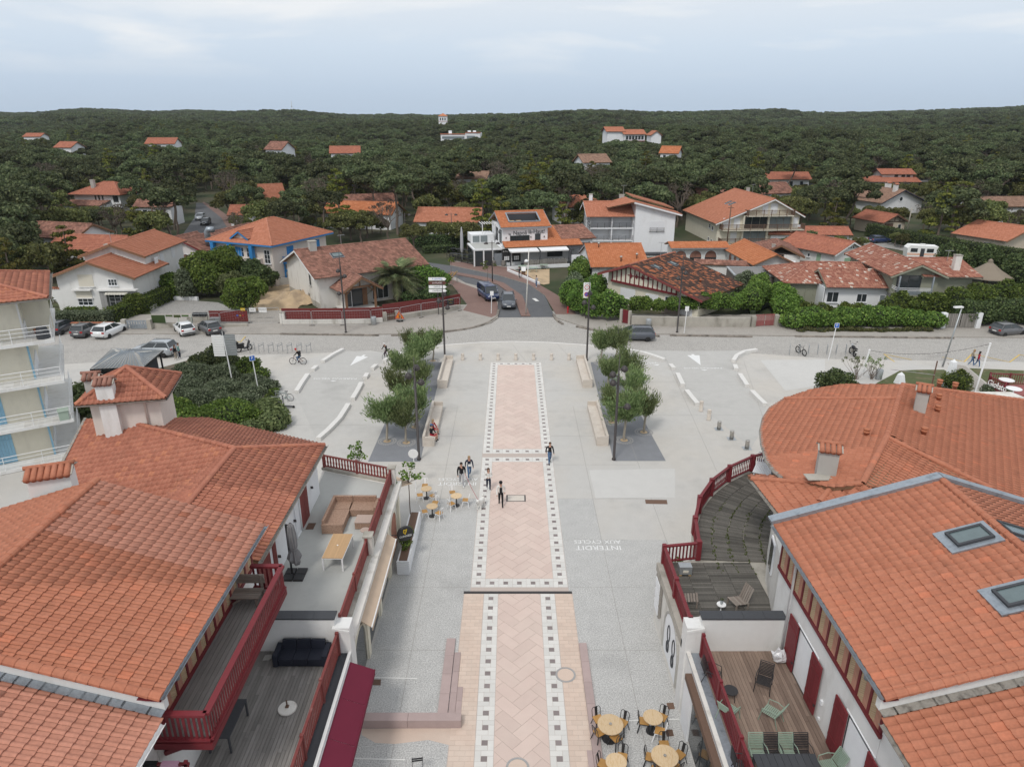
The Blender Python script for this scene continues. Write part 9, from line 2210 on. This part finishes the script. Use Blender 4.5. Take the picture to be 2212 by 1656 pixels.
c=PL(845,435);bicycle('black mountain bike ridden by the cyclist with a backpack',c.x,c.y,R(88),'bike_maroon',0,.03);person('cyclist with red helmet and backpack riding to the left',c.x+.22,c.y,R(-92),'ride',('cloth_black','denim','shoe_white'),1.68,.02,'sign_red',bag='back')
c=PL(1725,375);bicycle('maroon town bike ridden by the woman at the lane mouth',c.x,c.y,R(150),'bike_maroon');person('cyclist with white helmet in black riding towards the lane',c.x-.12,c.y+.2,R(-30),'ride',('cloth_black','cloth_navy','shoe_white'),1.66,.02,'helmet_white')
person('fair-haired woman in beige jacket and jeans walking on the right',*at(SR,932,258),R(65),cols=('cloth_beige','denim','shoe_white'),h=1.7,hair='hair_blond',long=True,bag='side');person('dark-haired woman in red top and jeans walking on the right',*at(SR,968,268),R(75),cols=('cloth_red','denim','shoe_white'),h=1.64,hair='hair_dark',long=True,ph=-1)
person('man in dark jacket reading the menu board of the sand garden',*at(Z4,613,805),R(-80),'stand',('cloth_navy','cloth_black','shoe_white'),1.75,.1,'hair_dark');person('man in grey shirt and jeans waiting at the garden entrance',*at(Z4,765,888),R(-60),'stand',('cloth_grey','denim','shoe_white'),1.75,.1,'hair_dark')
person('person in pale teal jacket beside the silver crossover',*at(SL,800,352),R(100),'stand',('cloth_teal','cloth_navy','shoe_white'),1.72);person('long-haired person in dark top beside the silver crossover',*at(SL,772,362),R(80),'stand',('cloth_black','cloth_beige','shoe_white'),1.64,0,'hair_brown',True)
person('person at the bottom edge whose blond head just shows',BL(215,600).x,18.3,R(180),'stand',('cloth_grey','cloth_navy','shoe_white'),1.66,0,'hair_blond',True)

# ---- cafe and terrace furniture
def bistro_table(label,x,y,r=.36,h=.74,z=0):t=thing('bistro_table',label,'table',(x,y,z));lT([(r,h-.035),(r,h),(0,h)],24).b('top','bistro_wood',t);tB([(0,0,.02),(0,0,h-.03)],.04,8).b('column','black_metal',t);lT([(r*.62,0),(r*.6,.03),(.06,.06)],18).b('base','black_metal',t);return t
def bistro_chair(fm):
 t=thing('bistro_chair','','chair');bX(-.19,.19,-.18,.2,.445,.475).b('seat','seat_wood',t);bX(-.185,.185,-.175,.195,.40,.445).b('seat_frame',fm,t)
 for sx in(-1,1):
  for sy in(-1,1):bR((sx*.15,sy*.15+.01,.42),(sx*.23,sy*.24+.01,0),.045,.03).b('leg',fm,t)
 tB([(-.18,.19,.45),(-.19,.25,.78),(-.13,.28,.86),(.13,.28,.86),(.19,.25,.78),(.18,.19,.45)],.015,6).b('back_hoop',fm,t);aD([(-.055,.19,.46),(.055,.19,.46),(.065,.275,.85),(-.065,.275,.85),(-.055,.2,.46),(.055,.2,.46),(.065,.285,.85),(-.065,.285,.85)],[(0,1,2,3),(7,6,5,4),(0,3,7,4),(1,5,6,2)]).b('back_slat',fm,t);return t
pw,pb=bistro_chair('white_metal'),bistro_chair('black_metal');used=set()
def chair_at(pr,F,x,y,rz,label,group):
 q=F(x,y,.45);o=pr if id(pr)not in used else clone(pr);used.add(id(pr));o.location=(q.x,q.y,0);o.rotation_euler=(0,0,R(rz));o['label']=label;o['group']=group
tb={'A':(122,292),'B':(260,325),'C':(148,373)}
for k_,(x,y)in tb.items():q=PM(x,y,.74);bistro_table({'A':'small round cafe table nearest the white planter','B':'small round cafe table nearest the dog','C':'small round cafe table closest to the camera on the left'}[k_],q.x,q.y)
g_='white chairs of the left cafe'
for x,y,rz,lb in((115,278,0,'behind the table nearest the planter'),(92,322,100,'left of the table nearest the planter'),(152,325,230,'right of the table nearest the planter'),(242,310,10,'behind the table nearest the dog'),(238,362,130,'in front of the table nearest the dog'),(303,345,265,'right of the table nearest the dog'),(162,358,-10,'behind the cafe table closest to the camera'),(113,398,110,'left of the cafe table closest to the camera'),(180,405,235,'right of the cafe table closest to the camera')):chair_at(pw,PM,x,y,rz,'white metal chair with wooden seat '+lb,g_)
for x,y,r_,lb in((330,600,.52,'large round wooden table left of the right cafe'),(677,541,.4,'small round wooden table near the drain cover'),(774,858,.52,'large round wooden table under the dark sign board'),(377,905,.4,'small round wooden table at the bottom edge')):
 q=BR(x,y,.76);t=bistro_table(lb,q.x,q.y,r_,.76)
 if r_>.5:lT([(.05,.76),(.06,.8),(.04,.8),(.04,.775)],12).b('ashtray_rim','steel',t)
g_='black chairs of the right cafe'
for x,y,rz,lb in((232,560,20,'behind the large left table'),(425,590,-35,'right of the large left table'),(240,665,120,'left of the large left table'),(375,710,215,'in front of the large left table'),(605,575,80,'left of the small table'),(748,545,-35,'right of the small table'),(770,770,0,'behind the table under the sign board'),(660,870,70,'left of the table under the sign board'),(890,850,-50,'right of the table under the sign board'),(425,870,-15,'behind the small table at the bottom edge'),(275,925,60,'left of the small table at the bottom edge'),(720,948,130,'at the bottom edge, left of the sign-board table'),(860,945,215,'at the bottom edge, right of the sign-board table')):chair_at(pb,BR,x,y,rz,'black metal chair with wooden seat '+lb,g_)
chair_at(pw,BR,730,655,250,'single white metal chair among the black ones','white chairs of the left cafe')
c=BL(358,590);t=thing('folding_chair','black folding slatted chair at the bottom edge','chair',(c.x,c.y-.6,0),R(8))
for i in range(5):bX(-.2,.2,-.2+i*.08,-.14+i*.08,.44,.46).b('seat_slat','black_metal',t)
for z in(.74,.84):bX(-.2,.2,.2,.22,z,z+.06).b('back_slat','black_metal',t)
for s_ in(-1,1):bR((s_*.2,.22,.92),(s_*.2,-.2,0),.02,.03).b('leg','black_metal',t);bR((s_*.17,-.15,.45),(s_*.17,.3,0),.02,.03).b('leg','black_metal',t)
t=thing('planter','white rendered planter wall at the corner of the left cafe','planter',(-6.2,34.6,0));bX(-.1,.55,-2.6,2.6,0,.85).b('wall','clean_white',t);bX(.0,.45,-2.5,2.5,.85,.88).b('soil','old_timber',t)
for z in np.arange(.1,.85,.14):bX(-.12,.58,-2.63,-2.6,z,z+.11).b('board','clean_white',t)
t=thing('round_sign','round black Guinness sign with a golden harp at the cafe corner','sign',(-5.95,33.1,1.95),R(25));lT([(.44,-.07),(.46,-.04),(.46,.04),(.44,.07)],28).b('disc','black_metal',t).matrix_local=TR(0,0,0,0,R(90));text('GUINNESS',.17,'sign_white','lettering',t,TR(0,-.075,-.14)@RX,.004,sx=.9)
m=MB();m.tube([(-.09,-.075,.27),(-.1,-.075,.1),(0,-.075,-.02),(.02,-.075,.05),(.1,-.075,.3),(.02,-.075,.26),(-.09,-.075,.27)],.016,4)
for k in range(4):m.tube([(-.07+k*.035,-.075,.25),(-.06+k*.03,-.075,.05+k*.01)],.005,3)
m.b('harp','sign_yellow',t);tB([(-.45,0,0),(-.8,0,.1)],.02,5).b('bracket','black_metal',t)
bush('green plants in the white cafe planter',[(-6.0,33.4,1.1,.3,.6,.35),(-6.0,34.6,1.05,.3,.5,.3)],'leaf_hedge',.1,90,core=.6)
bush('yellow-green shrub outside the curved terrace railing',[(8.5,29.9,1.2,.5,.8,1.4)],'leaf_fresh',.11,80)
FZ2=FZ+.005
def sofa_block(t,x0,x1,y0,y1,h,mat='wicker',name='seat'):return bX(x0,x1,y0,y1,.02,h).b(name,mat,t)
t=thing('corner_sofa','brown wicker corner sofa on the grey terrace','sofa',(-9.8,30.9,FZ2));sofa_block(t,.12,1.05,0,1.65,.40);sofa_block(t,.12,1.0,1.68,2.45,.40);sofa_block(t,1.08,2.35,1.55,2.45,.40);sofa_block(t,-.02,.12,0,2.6,.72,name='backrest');sofa_block(t,.12,1.05,2.45,2.6,.72,name='backrest');sofa_block(t,1.08,2.35,2.45,2.6,.72,name='backrest');sofa_block(t,-.02,1.05,-.14,0,.55,name='armrest');sofa_block(t,2.35,2.48,1.55,2.6,.55,name='armrest')
t=thing('coffee_table','low square wicker table with a pale top','table',(-8.2,31.2,FZ2));sofa_block(t,0,.8,0,.75,.38,name='base');bX(-.02,.82,-.02,.77,.38,.42).b('top','wicker_top',t)
t=thing('side_table','small round grey side table beside the railing','table',(-7.5,30.4,FZ2));lT([(.24,.48),(.24,.5),(0,.5)],18).b('top','wicker_top',t)
for a in(0,2.1,4.2):tB([(.16*cos(a),.16*sin(a),0),(.12*cos(a),.12*sin(a),.48)],.012,5).b('leg','galvanised',t)
t=thing('dining_table','long slatted wooden table with white legs','table',(-8.98,27.62,FZ2),R(-1.5))
for i in range(14):bX(.02+i*.07,.085+i*.07,0,2.05,.72,.745).b('top_slat','table_wood',t)
bX(0,1.02,0,2.05,.68,.715).b('frame','white_metal',t)
for x in(.04,.96):
 for y in(.05,2.0):bX(x-.035,x+.035,y-.035,y+.035,0,.68).b('leg','white_metal',t)
lT([(.04,.745),(.04,.76),(.02,.76)],10,(.5,1.05,0)).b('parasol_ring','white_metal',t)
t=thing('parasol','closed grey cantilever parasol on a black base','parasol',(-10.2,27.3,FZ2));tB([(-.15,.05,.05),(-.15,.05,2.75)],.05,8).b('mast','black_metal',t);tB([(-.15,.05,2.7),(.1,0,2.78)],.035,6).b('arm','black_metal',t)
m=MB();pr=[(.04,2.85),(.12,2.7),(.17,2.2),(.16,1.6),(.13,1.45),(.2,1.2),(.27,.95),(.2,.75),(.05,.7)];n=16;vs=[]
for k in range(n):
 a=2*pi*k/n;q=1+(.28 if k%2 else-.2)
 for r_,z in pr:vs.append((.08+r_*q*cos(a),r_*q*sin(a),z+(.12*sin(a*2)if z<1.3 else 0)))
m.add(vs,[(k*9+i,((k+1)%n)*9+i,((k+1)%n)*9+i+1,k*9+i+1)for k in range(n)for i in range(8)]);m.b('folded_canopy','grey_fabric',t);lT([(.17,1.44),(.175,1.5)],14,(.08,0,0)).b('tie','grey_fabric',t)
for sx in(-1,1):
 for sy in(-1,1):bX(min(sx*.02,sx*.48),max(sx*.02,sx*.48),min(sy*.02,sy*.46),max(sy*.02,sy*.46),0,.09).b('base_weight','black_metal',t)
t=thing('doormat','brown doormat in front of the red shutters','mat',(-10.6,31.5,FZ2));bX(-.2,.2,-.3,.3,0,.015).b('mat','old_timber',t)
t=thing('sofa','black rattan sofa with three cushions against the white wall','sofa',(-8.4,22.2,3.1));
for i in range(3):bX(-.86+i*.58,-.30+i*.58,-.42,.2,.12,.40).b('seat_cushion','navy_rattan',t);bM(.55,.14,.42,TR(-.58+i*.58,.28,.56,0,-.15)).b('back_cushion','navy_rattan',t)
for s_ in(-1,1):bX(s_*.98-.1,s_*.98+.1,-.45,.36,.05,.58).b('armrest','navy_rattan',t)
bX(-.9,.9,-.4,.36,.05,.13).b('base','navy_rattan',t)
t=thing('parasol_stand','round white concrete parasol base with a rusty tube','parasol base',(-8.3,19.7,3.1));lT([(.33,0),(.35,.04),(.33,.08),(.1,.11),(0,.11)],24).b('disc','ceramic',t);tB([(0,0,.1),(0,0,.42)],.03,8).b('tube','old_timber',t);bX(-.06,.06,-.06,.06,.1,.16).b('socket','old_timber',t)
t=thing('garden_table','long black metal table under the balcony','table',(-10.0,18.6,3.1));bX(-.42,.38,-.85,.85,.70,.74).b('top','anthracite',t)
for x in(-.38,.34):
 for y in(-.8,.8):bX(x-.03,x+.03,y-.03,y+.03,0,.7).b('leg','anthracite',t)
t=thing('floor_cloth','crumpled grey cloth beside the black sofa','cloth',(-9.75,22.3,3.1));m=MB();r=np.random.default_rng(2);m.add([(i*.12-.3,j*.1-.15,abs(r.normal(0,.05)))for j in range(4)for i in range(6)],[(j*6+i,j*6+i+1,j*6+i+7,j*6+i+6)for j in range(3)for i in range(5)]);m.b('cloth','grey_wall',t)
t=thing('drying_rack','red wooden railing with towels drying below the balcony end','railing',(-10.6,14.9,5.0));bX(-1.0,1.2,0,.08,.9,.98).b('top_rail','oxblood',t)
for x in(-.9,1.1):bX(x-.05,x+.05,0,.1,-.6,1.05).b('post','oxblood',t)
for x,w_,mt in((-.55,.5,'cloth_grey'),(.05,.45,'cloth_black'),(.65,.5,'towel_pink')):
 if mt=='towel_pink':solid('towel_pink',(.55,.32,.42),.95)
 bX(x-w_/2,x+w_/2,-.03,.11,.3,1.0).b('towel',mt,t)
def armchair(mt):
 t=thing('garden_armchair','','chair')
 for i in range(8):bX(-.25,.25,-.25+i*.065,-.205+i*.065,.40,.415).b('seat_slat',mt,t)
 for i in range(9):y=.27+i*.022;z=.44+i*.05;bX(-.25,.25,y,y+.02,z,z+.035).b('back_slat',mt,t)
 for s_ in(-1,1):
  tB([(s_*.29,-.3,0),(s_*.27,-.24,.40),(s_*.29,-.22,.60),(s_*.29,.1,.66),(s_*.26,.33,.62)],.016,6).b('arm',mt,t);tB([(s_*.28,.4,0),(s_*.25,.26,.42),(s_*.25,.48,.92)],.016,6).b('back_leg',mt,t)
 tB([(-.25,.48,.92),(.25,.48,.92)],.016,6).b('top_bar',mt,t);return t
ab,ag=armchair('armchair_black'),armchair('armchair_green')
def arm_at(pr,x,y,rz,label):
 q=FF_(x,y,3.5);o=pr if id(pr)not in used else clone(pr);used.add(id(pr));o.location=(q.x,q.y,3.105);o.rotation_euler=(0,0,R(rz));o['label']=label;o['group']='slatted armchairs on the brown deck'
arm_at(ab,625,720,62,'black slatted armchair against the deck railing');arm_at(ab,1120,790,-28,'black slatted armchair in the middle of the deck');arm_at(ag,780,1070,130,'green slatted armchair by the deck railing');arm_at(ag,1190,1090,225,'green slatted armchair facing the low table')
for i,x in enumerate((1065,1212,1362,1512)):arm_at((ag,ab)[i%2],x,1530,0,('green armchair at the far left of the black dining table','black armchair second from the left behind the dining table','green armchair third from the left behind the dining table','black armchair at the far right behind the dining table')[i])
arm_at(ag,1760,1630,-80,'green armchair at the right end of the dining table');arm_at(ab,930,1640,70,'black armchair at the left end of the dining table')
t=thing('low_table','low round black table between the armchairs','table',(*FF_(793,885,3.5)[:2],3.1));lT([(.27,.40),(.27,.425),(0,.43)],20).b('top','armchair_black',t)
for a in(.6,2.2,3.8,5.3):tB([(.24*cos(a),.24*sin(a),0),(.2*cos(a),.2*sin(a),.4)],.014,5).b('leg','armchair_black',t)
a,b=FF_(1005,1505,3.85),FF_(1620,1505,3.85);t=thing('dining_table','black slatted dining table at the bottom edge of the brown deck','table',(a.x,a.y-1.05,3.1));n=9;w_=(b.x-a.x)/n
for i in range(n):bX(i*w_+.005,(i+1)*w_-.005,0,1.05,.72,.75).b('top_slat','anthracite',t)
for x in(.06,b.x-a.x-.06):
 for y in(.06,.99):bX(x-.04,x+.04,y-.04,y+.04,0,.72).b('leg','anthracite',t)
c=FF_(1270,560,3.3);t=thing('plastic_bag','crumpled clear plastic bag in the corner of the brown deck','bag',(c.x,c.y,3.1));m=MB();r=np.random.default_rng(8);m.ball((0,0,.25),(.32,.25,.27),12,8);m.v=[tuple(np.array(v)*(1+r.normal(0,.12)))for v in m.v];m.b('bag','plastic_bag',t)
c=FF_(1510,790,3.12);t=thing('towel','striped white towel on the threshold of the deck door','towel',(c.x,c.y,3.11));m=MB();m.add([(i*.1-.1+.03*(j%2),j*.14-.5,.02+.02*((i+j)%2))for j in range(8)for i in range(3)],[(j*3+i,j*3+i+1,j*3+i+4,j*3+i+3)for j in range(7)for i in range(2)]);m.b('cloth','cloth_white',t)
def adirondack(label,x,y,rz):
 t=thing('slatted_chair',label,'chair',(x,y,3.29),R(rz))
 for i in range(6):bM(.6,.09,.02,TR(0,-.3+i*.12,.36-i*.02)).b('seat_slat','bench_wood',t)
 for i in range(5):bM(.09,.02,.75,TR(-.24+i*.12,.42,.62,0,-.35)).b('back_slat','bench_wood',t)
 for s_ in(-1,1):bX(s_*.3-.03,s_*.3+.03,-.32,-.26,0,.36).b('leg','bench_wood',t);bX(s_*.3-.03,s_*.3+.03,.3,.36,0,.3).b('leg','bench_wood',t)
q=FE(850,1600,3.5);adirondack('weathered reclining chair in the middle behind the dark coping',q.x,q.y+.3,-70);q=FE(370,1570,3.5);adirondack('weathered reclining chair at the railing corner',q.x+.1,q.y+.3,80)
q=FE(697,1630,3.7);t=thing('side_table','small white table with a potted plant behind the coping','table',(q.x,q.y+.35,3.29));lT([(.2,.42),(.2,.45),(0,.45)],16).b('top','white_metal',t);tB([(0,0,0),(0,0,.42)],.03,6).b('column','white_metal',t)
q2=(q.x,q.y+.35,3.74);t=thing('potted_plant','little potted plant on the small white table','plant',q2);lT([(.05,0),(.07,.14)],10).b('pot','galvanised',t);V,F=foliage([(np.array([0,0,.24]),(.08,.08,.08))],.06,400,np.random.default_rng(1));link('leaves',npmesh('leaves',V,F,'leaf_grey'),t)
q=FE(328,1250,3.5);t=thing('electric_box','grey electric box on wooden blocks at the inner railing','box',(q.x,q.y,3.29));bX(-.3,.3,-.2,.2,.08,.5).b('case','galvanised',t);bX(-.13,.13,-.22,-.2,.2,.32).b('label_plate','shutter_cream',t)
for x in(-.22,.22):bX(x-.06,x+.06,-.18,.18,0,.08).b('block','new_timber',t)
q=FE(1075,290,4.0);t=thing('terrace_table','white slatted garden table under the round roof edge','table',(q.x,q.y,3.29),R(-28))
for i in range(11):bX(-.5+i*.09,-.42+i*.09,-.8,.8,.70,.73).b('top_slat','pvc_white',t)
for x in(-.42,.42):
 for y in(-.7,.7):bX(x-.03,x+.03,y-.03,y+.03,0,.7).b('leg','pvc_white',t)
q=FE(1062,240,3.8);t=thing('folding_chair','white folding chair behind the slatted garden table','chair',(q.x+.1,q.y+.5,3.29),R(-28));bX(-.22,.22,-.2,.2,.42,.45).b('seat','pvc_white',t)
for z in(.6,.72,.84):bX(-.22,.22,.2,.23,z,z+.06).b('back_slat','pvc_white',t)
for x in(-.2,.2):bR((x,.22,.92),(x,-.18,0),.03).b('leg','pvc_white',t)
for i in range(4):
 for j in range(2):
  q=Z4(30+i*48,575+j*45+i*6);t=thing('terrace_table','black table of the restaurant terrace, %s row, %s from the left'%(('back','front')[j],ords[i]),'table',(q.x,q.y,.05),R(13),'black tables of the restaurant terrace');bX(-.55,.55,-.35,.35,.7,.75).b('top','anthracite',t);tB([(0,0,0),(0,0,.7)],.05,6).b('column','black_metal',t)
  for sx in(-1,1):k_=thing('terrace_chair','black chair %s of the %s %s-row table on the restaurant terrace'%(('left','right')[sx>0],ords[i],('back','front')[j]),'chair',(q.x+sx*.95,q.y+.2*sx,.05),R(13),'black chairs of the restaurant terrace');bX(-.22,.22,-.22,.22,.42,.46).b('seat','black_metal',k_);bX(sx*.2-.02,sx*.2+.02,-.22,.22,.46,.9).b('backrest','black_metal',k_);[bX(a*.2-.02,a*.2+.02,b_*.2-.02,b_*.2+.02,0,.42).b('leg','black_metal',k_)for a in(-1,1)for b_ in(-1,1)]
q=W(Z4,(0,640),(100,665),(215,690));railing('black slatted barrier round the restaurant terrace',q,.1,.9,'black_metal',.25,post=2.2,style='slat');q=W(Z4,(-60,625),(0,640));
q=Z4(108,640);t=thing('parasol','tall closed grey parasol on the restaurant terrace','parasol',(q.x,q.y,0));tB([(0,0,0),(0,0,1.5)],.06,7).b('mast','galvanised',t);lT([(.2,1.4),(.3,2.0),(.24,4.5),(.1,5.6),(.02,5.8)],10).b('folded_canopy','cloth_grey',t)
for F_,x,y,lb in((Z4,388,700,'wooden barrel left of the restaurant entrance'),(Z4,474,698,'wooden barrel right of the restaurant entrance')):q=F_(x,y);t=thing('barrel',lb,'barrel',(q.x,q.y,0));lT([(.3,0),(.38,.3),(.4,.5),(.38,.7),(.3,1.0),(0,1.0)],14).b('staves','grey_timber',t);[lT([(r_,z),(r_,z+.05)],14).b('hoop','black_metal',t)for r_,z in((.36,.16),(.385,.76))]
for i,(x,y)in enumerate(((640,730),(735,745),(830,720))):q=Z4(x,y);t=thing('garden_table',('pale green table left in the sand garden','pale green table with white chairs in the sand garden','pale green table right in the sand garden')[i],'table',(q.x,q.y,0));bX(-.7,.7,-.4,.4,.7,.74).b('top','plank_grey_green',t);[bX(a-.03,a+.03,-.35,.35,0,.7).b('trestle','plank_grey_green',t)for a in(-.5,.5)]
q=Z4(650,795);t=thing('menu_stand','slanted wooden menu stand at the sand garden','menu stand',(q.x,q.y,.1));bX(-.3,.3,-.1,.1,0,1.0).b('stand','timber',t);bM(.7,.08,.7,TR(0,-.1,1.25,0,-.5)).b('menu_board','sign_white',t)
wallrun('low white wall of the sand garden along the street',W(Z4,(510,745),(620,790),(790,865)),.45,.25,'clean_white')
q=Z4(1042,1115);t=thing('fire_hydrant','small red hydrant at the foot of the corner hedge','hydrant',(q.x,q.y,.1));lT([(.14,0),(.1,.06),(.09,.6),(.13,.65),(.11,.8),(0,.86)],10).b('body','sign_red',t);tB([(-.18,0,.5),(.18,0,.5)],.05,7).b('outlet','sign_red',t)
q=ZL(480,440,9.2);t=thing('covered_grill','covered grill on the top corner balcony','grill',(-32.6,46.3,9.21),R(-58));m=MB();m.lathe([(.42,0),(.4,.5),(.3,.8),(0,.9)],9);m.b('cover','anthracite',t)
t=thing('balcony_table','green folding table on the lowest corner balcony','table',(-32.4,46.1,3.21),R(-58));bX(-.5,.5,-.35,.35,.68,.72).b('top','plank_grey_green',t);[bX(a-.02,a+.02,-.3,.3,0,.68).b('leg','plank_grey_green',t)for a in(-.42,.42)]
q=Z1(620,985);t=thing('garden_chair','white plastic chair seen through the garden arch','chair',(q.x,q.y,0));bX(-.25,.25,-.25,.25,.4,.44).b('seat','pvc_white',t);bM(.48,.05,.5,TR(0,.27,.66,0,-.2)).b('backrest','pvc_white',t);[bX(a*.23-.02,a*.23+.02,b_*.23-.02,b_*.23+.02,0,.4).b('leg','pvc_white',t)for a in(-1,1)for b_ in(-1,1)]

# ---- air: pale even haze over the whole scene
hm=bpy.data.materials.new('haze');hm.use_nodes=True;hn=hm.node_tree;hn.nodes.clear();ho=hn.nodes.new('ShaderNodeOutputMaterial');hv=hn.nodes.new('ShaderNodeVolumePrincipled');hv.inputs['Color'].default_value=(.80,.86,.93,1);hv.inputs['Density'].default_value=.00007;hv.inputs['Anisotropy'].default_value=.2;hn.links.new(hv.outputs[0],ho.inputs['Volume']);MATS['haze']=hm
tag(bX(-3400,3400,-80,3000,-60,85).b('haze','haze'),kind='stuff')
